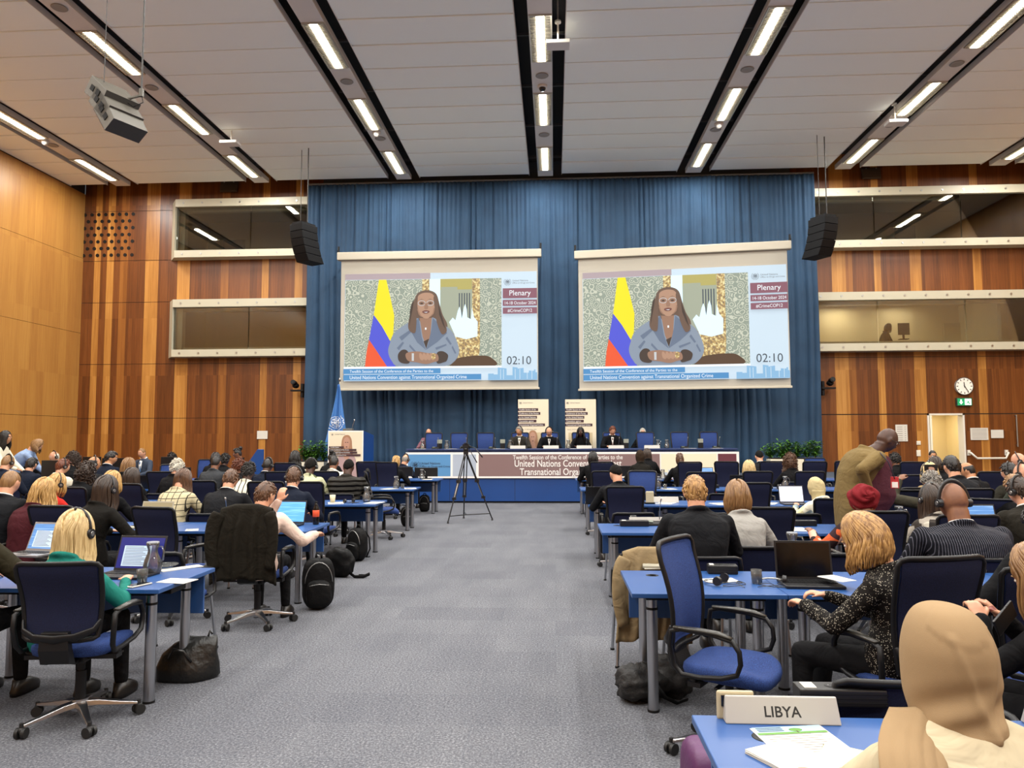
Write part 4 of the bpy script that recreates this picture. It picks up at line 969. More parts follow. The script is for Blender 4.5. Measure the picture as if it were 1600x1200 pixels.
def head_k(d):
    "radial factor of the head in direction d (face towards +Y)"
    k = 1.0
    if d.z < 0: k -= .16*(-d.z)**1.5 * (1 - .5*max(0, d.y))
    if d.y < 0 and d.z < -.2: k -= .22*(-d.y)*(-d.z)
    if d.y > 0:
        f = math.exp(-((d.x/.13)**2)); 
        k += f*.17*math.exp(-(((d.z+.18)/.14)**2)) * (d.y > .5)           # nose
        k += f*.05*math.exp(-(((d.z-.02)/.12)**2))
        k += .04*math.exp(-(((d.z-.22)/.09)**2))*math.exp(-((d.x/.5)**2)) # brow
        for s in (-1, 1): k -= .075*math.exp(-(((d.x-s*.34)/.15)**2 + ((d.z-.06)/.10)**2))
        k += .045*math.exp(-(((d.x)/.2)**2 + ((d.z+.50)/.08)**2))         # lips
        k += .09*math.exp(-(((d.x)/.25)**2 + ((d.z+.85)/.16)**2))         # chin
    return k
def smoothpath(pts, k=3):
    pts = [Vector(p) for p in pts]; out = []
    for i in range(len(pts)-1):
        p0 = pts[max(0,i-1)]; p1 = pts[i]; p2 = pts[i+1]; p3 = pts[min(len(pts)-1, i+2)]
        for j in range(k):
            t = j/k; out.append(.5*((2*p1) + (p2-p0)*t + (2*p0-5*p1+4*p2-p3)*t*t + (3*p1-p0-3*p2+p3)*t**3))
    return out + [pts[-1]]
def hand(b, wrist, palm_end, up, curl=.5, s=1.0, side=1, mi=0):
    "palm from wrist towards palm_end; five fingers; thumb leaves the side near the base"
    w = Vector(wrist); d = (Vector(palm_end)-w).normalized(); u = Vector(up); u = (u - d*u.dot(d)).normalized(); x = d.cross(u)*side
    pc = w + d*.05*s; b.tube([w - d*.01, w + d*.02*s, w + d*.06*s, w + d*.092*s], [.026*s,.036*s,.042*s,.036*s], mi, 12, .42, up=x)
    for i, (o, ln) in enumerate(((-.030,.066), (-.010,.076), (.010,.071), (.030,.056))):
        p = w + x*o*s + d*.085*s; q = p + (d*math.cos(curl*.6) - u*math.sin(curl*.6))*ln*.45*s
        r_ = q + (d*math.cos(curl*1.5) - u*math.sin(curl*1.5))*ln*.32*s; t = r_ + (d*math.cos(curl*2.3) - u*math.sin(curl*2.3))*ln*.25*s
        b.capsule(p - d*.012*s, q, .0098*s, .0088*s, mi, 8); b.capsule(q, r_, .0088*s, .008*s, mi, 8); b.capsule(r_, t, .008*s, .0068*s, mi, 8)
    p = w - x*.028*s + d*.02*s; q = p + (d*.72 - x*.62 - u*.15).normalized()*.042*s; t = q + (d*.93 - x*.25 - u*.3).normalized()*.032*s
    b.capsule(p, q, .0135*s, .0105*s, mi, 8); b.capsule(q, t, .0105*s, .008*s, mi, 8)
def ik(S, H, l1, l2, pole):
    S, H = Vector(S), Vector(H); d = H - S; ln = min(d.length, (l1+l2)*.995); d.normalize(); H = S + d*ln
    a = (l1*l1 - l2*l2 + ln*ln)/(2*ln); h = math.sqrt(max(0, l1*l1 - a*a)); p = Vector(pole); p = (p - d*p.dot(d)).normalized()
    return S + d*a + p*h, H
NPEOPLE = [0]
def person(label, px, top, Y, face=0, skin='pale', hair='short', hc='dkbrown', coat=None, legs=None, collar=None, build=1.0, lean=.14, yaw=0, pitch=-.15, roll=0,
           hands=None, phones=False, vox=.017, s=1.0, female=False, floor=0, pose='sit', glasses=False, extra=None, hvox=None, jv=1.0, tie=None, curl=.5, hl=None, hs=None, seat_h=.50, feet=True, group=None, knees=None, nk=None, uplean=0, coat_len=.40):
    """px, top, Y: where the top of the head is seen and how deep it stands; face: heading about Z, 0 looks to the stage; angles of the head in radians"""
    hs = hs or s
    if pose == 'sit' and floor == 0 and Y < 17 and abs(face) < 1:
        for y0 in ROWS:          # hips stay clear of the desks in front and behind
            lo, hi = y0 - .16, y0 + 1.06; ry = Y - lean*math.cos(face)
            if lo < ry < hi: Y += (lo - ry) if ry - lo < hi - ry else (hi - ry)
    T = at(px, top, Y)
    HC = Vector((T.x, T.y, T.z - .125*hs))
    fwd = Vector((-math.sin(face), math.cos(face), 0)); right = Vector((math.cos(face), math.sin(face), 0))
    rx = HC - fwd*lean - right*uplean
    root = thing('person', label, 'person', (rx.x, rx.y, floor), face, group)
    Mi = Matrix.Translation((rx.x, rx.y, floor)) @ rotz(face); Mi = Mi.inverted()
    C = Mi @ HC                                   # head centre in body frame
    f = .90 if female else 1.0
    hipz = seat_h + .06 if pose == 'sit' else .93*s
    P0 = Vector((0, 0, hipz)); 
    HR = (Matrix.Rotation(yaw, 4, 'Z') @ Matrix.Rotation(pitch, 4, 'X') @ Matrix.Rotation(roll, 4, 'Y'))
    nb = C + (HR @ Vector((0,-.035,-.085)))*hs*.6 + Vector((0,-.02 - .25*lean*.2,-.045))*hs; Nk = nb + Vector((0,-.03,-.055))*s if nk is None else C + Vector(nk)     # neck base
    W = .205*f*build*s
    tdir = (Nk - P0)
    def sp(t): 
        p = P0.lerp(Nk, t); p.y -= .055*math.sin(PI*t)*s; return p
    def ring(c, a, b_, n=20, tilt=0, sqr=2.4):
        out = []
        for j in range(n):
            x, y = sq(2*PI*j/n, sqr); out.append(c + Vector((x*a, y*b_, -y*b_*tilt)))
        return out
    tl = max(-.6, min(1.6, tdir.y/max(.2, tdir.z)))*.8
    def torso(b, inf, low=None):
        g = build*s
        rs = []
        if low is None: low = -.12
        rs.append(ring(P0 + Vector((0,0,low)), (.165*g+inf)*.93, .125*g+inf))
        for t, a, d_ in ((0,.178,.130), (.2,.168,.122), (.4,.155*f+.0,.115), (.6,.172*f,.122), (.78,.190*f,.122), (.90,.186*f,.105)):
            rs.append(ring(sp(t), a*g+inf, d_*g+inf, tilt=tl*t))
        rs.append(ring(sp(.97) , .135*f*g+inf*.8, .085*g+inf*.8, tilt=tl)); rs.append(ring(Nk + Vector((0,.004,.014)), .075*s+inf*.7, .068*s+inf*.7, tilt=tl)); 
        return rs
    SH = {}
    EL = {}; WR = {}
    hands = hands or {}
    for sd in (-1, 1):
        S = Nk + Vector((sd*(W-.035), .0, -.070*s)); SH[sd] = S
        h = hands.get(sd, (sd*.17, C.y + .20, .79 if pose == 'sit' else .85))
        h = Vector(h); l1, l2 = .285*s, .255*s
        pole = Vector((sd*.75, -.25, -.8)) if pose == 'sit' else Vector((sd*.5, -.8, -.3))
        EL[sd], WR[sd] = ik(S, h, l1, l2, pole)
    # ---------------- body (skin)
    b = MB()
    hm = Matrix.Translation(C) @ HR
    b.ell((0,0,0), (.077*hs, .098*hs, .122*hs), 0, 40, 30, hm, head_k)
    for sd in (-1, 1): b.ell((sd*.079*hs, -.005, -.005), (.011*hs, .021*hs, .034*hs), 0, 10, 8, hm)
    b.tube(smoothpath([Nk + Vector((0,0,-.04)), nb, C + (HR @ Vector((0,-.03,-.05)))*hs]), [.062*s*(.9 if female else 1)*(1+.06*(build-1)*10*.5)]*7, 0, 16)
    b.loft(torso(b, -.018)); 
    for sd in (-1, 1):
        b.capsule(SH[sd], EL[sd], .046*s*f, .036*s*f); b.capsule(EL[sd], WR[sd], .036*s*f, .024*s*f)
        d = (WR[sd]-EL[sd]).normalized(); dd = (d + Vector((0, .2, -.15)) if pose == 'sit' else d).normalized()
        if sd in (hl or {}): dd = Vector(hl[sd]).normalized()
        hand(b, WR[sd], WR[sd] + dd, (0,0,1) if abs(dd.z) < .85 else (0,-1,0), curl, .95*s*f, side=sd)
    hipx = .09*s; LG = {}
    for sd in (-1, 1):
        H = P0 + Vector((sd*hipx, .02, -.03))
        if pose == 'sit':
            K = Vector((sd*.125, .42*s, seat_h+.03)) if not knees else Vector(knees[sd][0]); A = Vector((sd*.13, .44, .10)) if not knees else Vector(knees[sd][1])
        else: K = Vector((sd*.10, .05, .49*s)) if not knees else Vector(knees[sd][0]); A = Vector((sd*.11, .0, .09)) if not knees else Vector(knees[sd][1])
        LG[sd] = (H, K, A)
        b.capsule(H, K, .070, .048); b.capsule(K, A, .046, .032); b.capsule(A + Vector((0,0,-.02)), A + Vector((0,.13,-.055)), .034, .026)
    bm_ = remesh(b, hvox or vox, 'body', [skin_mat(skin), M_lip], 2)
    hmi = hm.inverted()
    # lips coloured on the same surface
    for p in bm_.polygons:
        q = hmi @ p.center
        if q.y > .078*hs and abs(q.x) < .026*hs and -.072*hs < q.z < -.052*hs: p.material_index = 1
    # eyes and brows set in the same mesh
    e = MB()
    for sd in (-1, 1):
        e.ell((sd*.030*hs, .0835*hs, .008*hs), (.012*hs,.009*hs,.0085*hs), 0, 10, 8, hm); e.ell((sd*.030*hs, .090*hs, .007*hs), (.0055*hs,.005*hs,.0055*hs), 1, 8, 6, hm)
        e.tube([(sd*.014*hs,.094*hs,.026*hs), (sd*.032*hs,.092*hs,.031*hs), (sd*.048*hs,.078*hs,.025*hs)], .0035*hs, 2, 6, M=hm)
    em = e.mesh('face', [M_eyew, M_eyed, hair_mat(hc if hair not in ('bald',) else 'dkbrown')])
    t = bmesh.new(); t.from_mesh(bm_); n0 = len(t.faces); t.from_mesh(em); t.faces.ensure_lookup_table()
    for fc in t.faces[n0:]: fc.material_index += 2
    t.to_mesh(bm_); t.free(); bpy.data.meshes.remove(em)
    for mm in (M_eyew, M_eyed, hair_mat(hc)): bm_.materials.append(mm)
    link('body', bm_, root)
    # ---------------- clothes
    coat = coat or cloth('black_suit', '17171a'); legs = legs or cloth('black_trousers', '121214')
    j = MB(); j.tube([nb.lerp(Nk, .9) + Vector((math.cos(2*PI*k/16)*.074*s, math.sin(2*PI*k/16)*.072*s, .006 - .035*math.sin(2*PI*k/16))) for k in range(16)], .018*s, 0, 8, 1.3, True, up=(0,0,1)); lowz = -.12 if pose == 'sit' else -coat_len*.55
    j.loft(torso(j, .012*jv, lowz))
    for sd in (-1, 1):
        g = build*s; g = 1 + (build-1)*.35; j.ell(SH[sd] + Vector((-sd*.014,0,-.008)), (.064*g*s, .062*g*s, .056*g*s), 0, 14, 10)
        j.capsule(Nk + Vector((sd*.035,.0,-.012)), SH[sd] + Vector((-sd*.02,0,.0)), .052*s, .052*g*s)
        j.capsule(SH[sd], EL[sd], .062*s*f*(.75+.25*build)+.006*jv, .051*s*f+.005*jv); w_ = WR[sd].lerp(EL[sd], .07); j.capsule(EL[sd], w_, .051*s*f+.005*jv, .038*s*f+.003*jv)
        j.tube([SH[sd].lerp(EL[sd], .0) + Vector((0,0,-.05)), SH[sd] + Vector((-sd*.07,0,-.09))], .055*s, 0, 12)
    jm = remesh(j, vox*.95, 'jacket', [coat], 3)
    rr = random.Random(hash_(label)); ph = rr.uniform(0, 20)
    puff(jm, lambda p: .009*noise.noise(Vector((p.x*6+ph, p.y*6, p.z*5))) + .0035*noise.noise(Vector((p.x*15+ph, p.y*15+3, p.z*10))))
    link('jacket', jm, root)
    if collar:
        c = MB(); cc = []
        for k in range(18):
            a = 2*PI*k/18; cc.append(nb.lerp(Nk, .75) + Vector((math.cos(a)*.062*s, math.sin(a)*.062*s + .0, .018 - .022*math.sin(a))) )
        c.tube(cc, .010, 0, 8, 1.8, True, up=(0,0,1))
        q = Nk + Vector((0,0,-.04)); c.loft([[q + Vector((x, y, z)) for x, y in ((-w2,.02), (w2,.02), (w2*.7,y2), (-w2*.7,y2))] for z, w2, y2 in ((.04,.05,.075), (-.02,.045,.125), (-.10,.028,.155), (-.20,.008,.165))], 0)
        c.build('shirt_collar', collar, root)
    if tie:
        q = Nk + Vector((0,.135,-.06)); MB().loft([[q+Vector((x*w2, y_, z)) for x, y_ in ((-1,0),(1,0),(1,.012),(-1,.012))] for z, w2 in ((0,.018),(-.03,.012),(-.22,.035),(-.26,.01))]).build('necktie', tie, root)
    l = MB()
    for sd in (-1, 1):
        H, K, A = LG[sd]; l.capsule(H + Vector((0,-.04,0)), K, .088*build, .062); l.capsule(K, A + Vector((0,0,.02)), .06, .046)
    l.loft([ring(P0 + Vector((0,0,-.10)), .165*build, .125*build), ring(P0 + Vector((0,0,.05)), .165*build, .12*build)])
    link('trousers', remesh(l, max(vox, .02), 'trousers', [legs], 3), root)
    if feet:
        for sd in (-1, 1):
            A = LG[sd][2]; k = MB(); k.loft([ring(Vector((A.x, A.y+.05, z)), a, c_, 16) for z, a, c_ in ((.002-0,.042,.125), (.03,.046,.13), (.055,.044,.115))] + [ring(Vector((A.x, A.y+.01, .10)), .042, .06, 16)]); k.build('shoe', M_shoe, root)
    # ---------------- hair
    if hair != 'bald': make_hair(root, hair, hc, hm, C, Nk, hs, s, rr)
    if phones:
        b = MB(); b.tube([(math.cos(a)*.098*hs, -.01, math.sin(a)*.138*hs) for a in [PI*k/14 for k in range(15)]], .0075, 0, 8, 2.0, M=hm, up=(0,1,0))
        for sd in (-1, 1):
            b.cyl((sd*.083*hs,-.005,-.005), (sd*.112*hs,-.005,-.005), .034, .030, 0, 18, M=hm); b.cyl((sd*.112*hs,-.005,-.005), (sd*.115*hs,-.005,-.005), .016, .014, 1, 14, M=hm)
        b.build('headphones', [M_hp, M_hps], root)
    if glasses:
        b = MB()
        for sd in (-1, 1):
            b.tube([(sd*.032*hs+.020*hs*math.cos(a), .103*hs - .1*abs(.02*math.cos(a)), .006*hs+.015*hs*math.sin(a)) for a in [2*PI*k/14 for k in range(14)]], .0022, 0, 6, 1, True, M=hm)
            b.tube([(sd*.052*hs,.098*hs,.01*hs), (sd*.078*hs,.08*hs,.012*hs), (sd*.086*hs,.0,.008*hs)], .0025, 0, 6, M=hm)
        b.tube([(-.012*hs,.104*hs,.01*hs), (.012*hs,.104*hs,.01*hs)], .0022, 0, 6, M=hm); b.build('eyeglasses', M_hp, root)
    NPEOPLE[0] += 1
    root_info = dict(root=root, sit=(pose == 'sit'), C=C, Nk=Nk, nb=nb, SH=SH, EL=EL, WR=WR, hm=hm, LG=LG, M=Mi.inverted(), sp=sp)
    PEOPLE.append(root_info)
    return root_info
PEOPLE = []
def puff(me, fn):
    "moves every vertex along its normal by fn(position)"
    n = len(me.vertices); co = [0.0]*(3*n); no = [0.0]*(3*n); me.vertices.foreach_get('co', co); me.vertices.foreach_get('normal', no)
    for i in range(0, 3*n, 3):
        k = fn(Vector(co[i:i+3])); co[i] += no[i]*k; co[i+1] += no[i+1]*k; co[i+2] += no[i+2]*k
    me.vertices.foreach_set('co', co); me.update()
def hash_(t):
    h = 7
    for ch in t: h = (h*31 + ord(ch)) % 1000003
    return h
def cap(b, hm, hs, hairline, k=1.07, mi=0, lump=0, seed=0, nu=36, nv=26, dr=(.079,.100,.121)):
    r = random.Random(seed); o = (r.uniform(0,9), r.uniform(0,9), 0)
    def fn(d):
        az = math.atan2(d.x, d.y)      # 0 = face
        h = hairline(abs(az)); e = max(0, min(1, (d.z - h)/.10 + .5)); base = head_k(d)*.93
        kk = k + (lump*noise.noise(Vector((d.x*5+o[0], d.y*5+o[1], d.z*5))) if lump else 0)
        return base*(1-e) + kk*e if d.z < .95 else kk
    b.ell((0,0,0), (dr[0]*hs, dr[1]*hs, dr[2]*hs), mi, nu, nv, hm, fn)
HL_SHORT = lambda a: .62 if a < .6 else (.62 - (a-.6)/.5*.5 if a < 1.1 else (.12 - (a-1.1)*.1 if a < 1.75 else (.05 - (a-1.75)/.6*.62 if a < 2.35 else -.57)))
HL_BALDT = lambda a: 2.0 if a < 1.15 else (.15 if a < 1.5 else (.42 - (a-1.5)*.0 if 0 else (-.02 if a < 1.8 else -.5)))
HL_LONG = lambda a: .66 if a < .45 else (.66 - (a-.45)/.45*.9 if a < .9 else -.9)
def make_hair(root, hair, hc, hm, C, Nk, hs, s, rr):
    b = MB(); m = hair_mat(hc); seed = rr.randint(0, 9999); name = 'hair'
    if hair in ('buzz',): cap(b, hm, hs, HL_SHORT, 1.035, seed=seed)
    elif hair == 'short':
        cap(b, hm, hs, HL_SHORT, 1.10, lump=.05, seed=seed)
        for i in range(170):
            az = rr.uniform(-PI, PI); z = rr.uniform(-.5, .97)
            if z < HL_SHORT(abs(az)) + .03: continue
            q = math.sqrt(1-z*z); d = Vector((math.sin(az)*q, math.cos(az)*q, z)); p = Vector((d.x*.082*hs, d.y*.103*hs, d.z*.124*hs))*1.0
            if z > .55: td = Vector((.35*d.x+.15, .7, .1 - .2*rr.random()))
            else: td = Vector((d.x*.1, d.y*.1+.15*(d.y>0), -1))
            td = (td - d*td.dot(d)*.8).normalized(); ln = rr.uniform(.025,.045)*hs
            b.tube([p, p + td*ln*.5 + d*.007, p + td*ln + d*.003], [.008,.0085,.002], 0, 5, .5, M=hm)
    elif hair == 'fringe':          # bald crown with hair round the back and sides
        cap(b, hm, hs, lambda a: 3, 1.0, seed=seed, nu=8, nv=6) if 0 else None
        b.ell((0,0,0), (.079*hs,.100*hs,.121*hs), 0, 36, 26, hm, lambda d: (1.04 if (abs(math.atan2(d.x,d.y)) > 1.25 and -.55 < d.z < .48 - .0 and (d.z > -.1 or abs(math.atan2(d.x,d.y)) > 2.0)) else head_k(d)*.9))
    elif hair in ('long', 'bob', 'pony', 'shaggy', 'bun', 'wavy', 'straight'):
        cap(b, hm, hs, HL_LONG if hair != 'bun' else HL_SHORT, 1.08, lump=.03, seed=seed)
        n = {'long': 120, 'bob': 110, 'pony': 40, 'shaggy': 200, 'bun': 30, 'wavy': 120, 'straight': 190}[hair]
        L0 = {'long': .26, 'bob': .045, 'pony': .0, 'shaggy': .03, 'bun': 0, 'wavy': .22, 'straight': .26}[hair]
        fine = hair == 'straight'
        for i in range(n):
            az = rr.uniform(1.0, PI)*rr.choice((-1, 1)) if hair not in ('bun',) else rr.uniform(-PI, PI)
            pts = []
            kk = 1.10 + rr.uniform(-.02,.05)
            for ph in (.12, .45, .8, 1.15, 1.5):
                zz = math.cos(ph); q = math.sin(ph); a2 = az*(.75+.25*ph/1.5); pts.append(hm @ Vector((math.sin(a2)*q*.080*hs*kk, math.cos(a2)*q*.101*hs*kk, zz*.122*hs*kk)))
            if hair == 'pony' or hair == 'bun':
                tgt = hm @ Vector((0, -.125*hs, (.01 if hair == 'pony' else .085)*hs)); pts = pts[:3] + [pts[3].lerp(tgt, .5), tgt]
            else:
                last = pts[-1]; out = Vector((last.x-C.x, last.y-C.y, 0)); o_ = out.normalized() if out.length > .01 else Vector((0,-1,0))
                ln = .115*hs + L0*s*rr.uniform(.82, 1.05); st = 5; wob = .012 if hair == 'wavy' else (.005 if hair == 'shaggy' else .003); p1 = rr.uniform(0, 6)
                for k in range(1, st+1):
                    t = k/st; sp_ = {'bob': .012*math.sin(PI*t*.9), 'shaggy': .02*math.sin(PI*t*.8), 'long': .03*t, 'wavy': .045*t, 'straight': .055*t**1.3}[hair]
                    curlin = -.03*t**3 if hair == 'bob' else 0
                    side_out = Vector((o_.x, o_.y if o_.y < 0 else o_.y*.2, 0))
                    z = last.z - ln*t
                    push = max(0, (Nk.z + .0 - z)) * .55
                    pts.append(Vector((last.x, last.y, z)) + side_out*(sp_ + curlin) + Vector((math.sin(p1+t*9)*wob, -push + math.cos(p1+t*8)*wob, 0)))
            r0 = (.009 if fine or hair == 'shaggy' else .0125)*hs
            b.tube(smoothpath(pts, 2), [r0*(.7+.3*min(1,k/3)) * (1 if k < 2*len(pts)-4 else .45) for k in range(2*len(pts)-1)], 0, 5, .55)
        if hair == 'pony':
            t0 = hm @ Vector((0,-.13*hs,.0))
            for i in range(34):
                a = rr.uniform(0, 2*PI); r_ = rr.uniform(.0,.022); pts = [t0 + Vector((math.cos(a)*.012, math.sin(a)*.01, 0))]
                for k in range(1, 7): pts.append(t0 + Vector((math.cos(a)*(r_+.01*math.sin(k)) + .008*math.sin(k*1.4+i), -.02 - .012*k*.6 + math.sin(a)*r_, -.045*k)))
                b.tube(pts, [.008,.01,.011,.011,.010,.008,.003], 0, 5, .6)
        if hair == 'bun':
            t0 = Vector((0,-.09,.125))*hs; b.ell(t0, (.048,.046,.042), 0, 18, 12, hm, lambda d: 1+.08*math.sin(d.x*14+d.z*9))
    elif hair in ('curly', 'afro', 'curls'):
        big = {'curly': 1.34, 'afro': 1.22, 'curls': 1.13}[hair]
        cap(b, hm, hs, HL_LONG if hair == 'curly' else HL_SHORT, big*.95, lump=.12, seed=seed)
        for i in range({'curly': 420, 'afro': 220, 'curls': 240}[hair]):
            az = rr.uniform(-PI, PI); z = rr.uniform(-.85 if hair == 'curly' else -.5, 1)
            if z < (HL_LONG if hair == 'curly' else HL_SHORT)(abs(az)): continue
            q = math.sqrt(max(0, 1-z*z)); d = Vector((math.sin(az)*q, math.cos(az)*q, z)); k = big*rr.uniform(.86, 1.04); p = Vector((d.x*.082*k*hs, d.y*.103*k*hs, d.z*.122*k*hs))
            a = rr.uniform(0, 2*PI); u = d.orthogonal().normalized(); w = d.cross(u); rad = rr.uniform(.009,.018)*hs
            b.tube([p + (u*math.cos(a+t)*rad + w*math.sin(a+t)*rad) + d*(.004*t) for t in (0, 1.2, 2.4, 3.6, 4.8)], [.004,.006,.006,.006,.003], 0, 5, M=hm)
        if hair == 'curly':
            for i in range(150):
                az = rr.uniform(1.0, PI)*rr.choice((-1,1)); r_ = rr.uniform(.07,.125)*hs; p = C + Vector((math.sin(az)*r_, math.cos(az)*r_, -.06 - rr.uniform(0,.15)))
                b.tube([p + Vector((math.cos(t)*.014, math.sin(t)*.014, -.009*t)) for t in (0,1.3,2.6,3.9,5.2)], [.005,.007,.007,.007,.003], 0, 5)
    elif hair in ('hijab', 'turban', 'beanie', 'kufi'):
        return headwear(root, hair, hc, hm, C, Nk, hs, s, rr)
    b.build(name, m, root, raw=True)
SCARF = {}
def headwear(root, kind, hc, hm, C, Nk, hs, s, rr):
    m = SCARF[hc]; b = MB()
    if kind in ('beanie', 'kufi'):
        cap(b, hm, hs, (lambda a: .30 if a < 1.2 else (.30-(a-1.2)*.35)), 1.12 if kind == 'beanie' else 1.09, seed=1); b.build('cap', m, root); return
    if kind == 'turban':
        def wound(d):
            ph_ = math.atan2(d.z, d.x); th = math.acos(max(-1, min(1, -d.y*.93 + d.z*.35))); w_ = math.sin(ph_*2 + th*8.5); return 1 + .075*math.copysign(abs(w_)**.6, w_) + .03*math.sin(5*ph_)
        b.ell((0,-.018,.042*hs), (.118*hs,.125*hs,.108*hs), 0, 72, 48, hm, wound)
        b.ell((.01,-.128*hs,.05*hs), (.042*hs,.03*hs,.04*hs), 0, 24, 16, hm, lambda d: 1+.16*math.sin(4*math.atan2(d.z, d.x)+3*d.y)); b.build('turban', m, root); return
    # hijab: close hood that leaves the face free, then a drape over neck and shoulders
    ph = rr.uniform(0, 6)
    def fn(d):
        az = abs(math.atan2(d.x, d.y)); face_ = az < .72 and -.85 < d.z < .60
        k = 1.13 + .02*math.sin(d.z*9 + az*3 + ph) + .012*math.sin(az*12 + d.z*4)
        return head_k(d)*.9 if face_ else k
    b.ell((0,0,0), (.082*hs,.103*hs,.124*hs), 0, 44, 32, hm, fn)
    rings = []; HN = 44
    for i in range(11):
        t = i/10; c = (C + Vector((0,-.012,-.02))).lerp(Nk + Vector((0,.01,-.13)), t); ring = []
        for j in range(HN):
            a = 2*PI*j/HN; x, y = math.cos(a), math.sin(a)
            ax = (.090 - .014*math.sin(PI*min(1, t*1.4)) + .10*max(0, t-.5)**1.3*1.6)*s; ay = (.108 - .020*math.sin(PI*min(1, t*1.3)) + .05*max(0,t-.5))*s
            f_ = 1 + .03*math.sin(j*.86 + t*6 + ph) + .02*math.sin(j*2.1 - t*9)
            if y > .62 and t < .45: ay = ay*.55
            ring.append(c + Vector((x*ax*f_, y*ay*f_, -.03*abs(x)*t - .02*math.sin(a*2+ph)*t)))
        rings.append(ring)
    b.loft(rings); o = b.build('headscarf', m, root)
# ---- clothes used
K = cloth
black = K('black_wool', '0c0c0e'); navy = K('navy_wool', '121826'); char = K('charcoal_wool', '17181b'); grey = K('grey_wool', '333538'); olive = K('olive_cotton', '2a261a')
drab = K('dark_olive', '1f1d16'); lgrey = K('light_grey_blazer', '8f8d88'); teal = K('teal_jacket', '1c6a60'); burg = K('burgundy_wool', '3d161c'); red = K('red_jacket', 'b3261f'); cream = K('cream_top', 'c8bda0')
plaid = K('cream_plaid', 'b5aa8a', 'plaid', '2a2824'); pin = K('pinstripe', '121319', 'pin', '585862'); dots = K('speckled_blouse', '14110f', 'dots', 'b8b0a0'); white = K('white_shirt', 'cfc6bc'); pink = K('pale_pink_shirt', 'cdb5a8')
wstripe = K('white_stripe', 'cfc8b6', 'stripe', '22201e'); floral = K('floral', 'd0ccb4', 'floral', ['8a9aa0', 'c9c49c', '3c4858', 'd8d4c0']); pgreen = K('pale_green_print', 'b4b492', 'floral', ['c4c09c', '4c5238', 'b0b08c']); khaki = K('khaki_jacket', '6b5a38')
plum = K('plum_shirt', '4a2630'); lblue = K('light_blue_blazer', '8094b4'); puffer = K('puffer', '221f1a', 'quilt', rough=.5); bw = K('monochrome_print', '8c857a', 'floral', ['24201e', 'a8a294', '35302c']); orangep = K('orange_print', '2a1c1c', 'floral', ['b4512c', '332226', 'c8a08c']); wdot = K('white_pattern', 'd0ccc0', 'floral', ['8c8a80', 'd4d0c4'])
redp = K('red_print', 'b02a22', 'floral', ['c0302a', 'd8c8c0', 'a02420']); beigej = K('beige_jacket', 'c4ac80', rough=.9)
SCARF.update(black=K('black_scarf', '17130f'), brown=K('brown_scarf', '2c2118'), cream=K('cream_scarf', 'b3a47c'), beige=K('beige_scarf', 'a98e6c'), bw=K('white_scarf', 'a8a59c'), redt=K('red_turban', '6c1a20'), cap=K('black_cap', '141210'))
sh = M_shirt
OC = 'occupied office chairs'; VC = 'visitor chairs'; EC = 'empty office chairs'
def seat(pi, kind, desc, dx=0, dy=0, rz=None):
    o = pi['root']; a = o.rotation_euler.z if rz is None else rz
    v = Matrix.Rotation(o.rotation_euler.z, 3, 'Z') @ Vector((dx, dy, 0))
    return chair(kind, o.location.x + v.x, o.location.y + v.y, a, desc, VC if kind == 'side' else OC)
DK = .745 + .045
# -------- first two rows, flag side
p = person('blonde woman with long straight hair, black headphones and teal jacket at a laptop', 118, 799, 4.52, skin='pale', hair='straight', hc='blond', coat=teal, female=True, phones=True, vox=.011, hvox=.008, lean=.10, pitch=-.1, hands={1: (.20,.34,.775), -1: (-.14,.34,.775)}, build=.95, hs=1.06)
seat(p, 'low', 'office chair of the blonde woman in the teal jacket', .12, .03, R(6))
person('person in dark olive jacket cut off by the picture edge beside the open laptop', -38, 772, 4.75, hair='short', coat=olive, hands={1: (.33,.42,.80), -1: (-.15,.42,.79)}, build=1.05)
p = person('man in white shirt with short brown hair resting his chin on one hand', 415, 753, 6.85, hair='short', hc='brown', coat=pink, vox=.012, hvox=.0085, lean=.22, yaw=-.35, pitch=-.2, hands={1: (.42,.42,.78), -1: (.08,.36,1.10)}, hl={-1: (.2,.3,1)}, build=1.08)
# -------- second and third rows, flag side
p = person('bald man in a charcoal suit seen from behind beside the wavy blonde woman', 17, 735, 7.2, hair='buzz', hc='ltbrown', coat=char, collar=sh, build=1.1, vox=.015); seat(p, 'std', 'office chair of the bald man in the charcoal suit', -.05, -.14)
p = person('woman with wavy golden hair in a burgundy jacket, bending forward', 68, 748, 7.15, hair='wavy', hc='gold', coat=burg, female=True, roll=.2, lean=.2, vox=.014)
chair('std', at(115, 800, 7.1).x, 7.1, R(-6), 'office chair with black frame between the burgundy jacket and the dark-haired laptop user', OC)
p = person('dark-haired woman with silver headphones and black jacket, hand on the laptop', 166, 745, 6.95, face=R(-14), hair='long', hc='dkbrown', coat=K('soft_black', '110f0c'), female=True, phones=True, vox=.012, hvox=.0085, lean=.18, hands={1: (.34,.42,.775), -1: (-.16,.42,.78)}, hl={1: (.2,1,-.05)})
p = person('blonde woman in a red jacket with headphones', 90, 741, 8.9, hair='bob', hc='gold', coat=red, female=True, phones=True, lean=.2, yaw=-.3, face=R(-14)); 
p = person('woman with a big dark curly head of hair in black', 134, 726, 9.9, hair='curly', hc='dkbrown', coat=black, female=True, lean=.16)
p = person('honey blonde woman in black behind the dark-haired laptop user', 175, 737, 8.7, hair='bob', hc='gold', coat=black, female=True, lean=.15)
p = person('woman with long dark hair in a black top beside the tilted office chair', 206, 732, 9.85, hair='long', hc='dkbrown', coat=K('soft_black', '110f0c'), female=True, lean=.18, yaw=-.3)
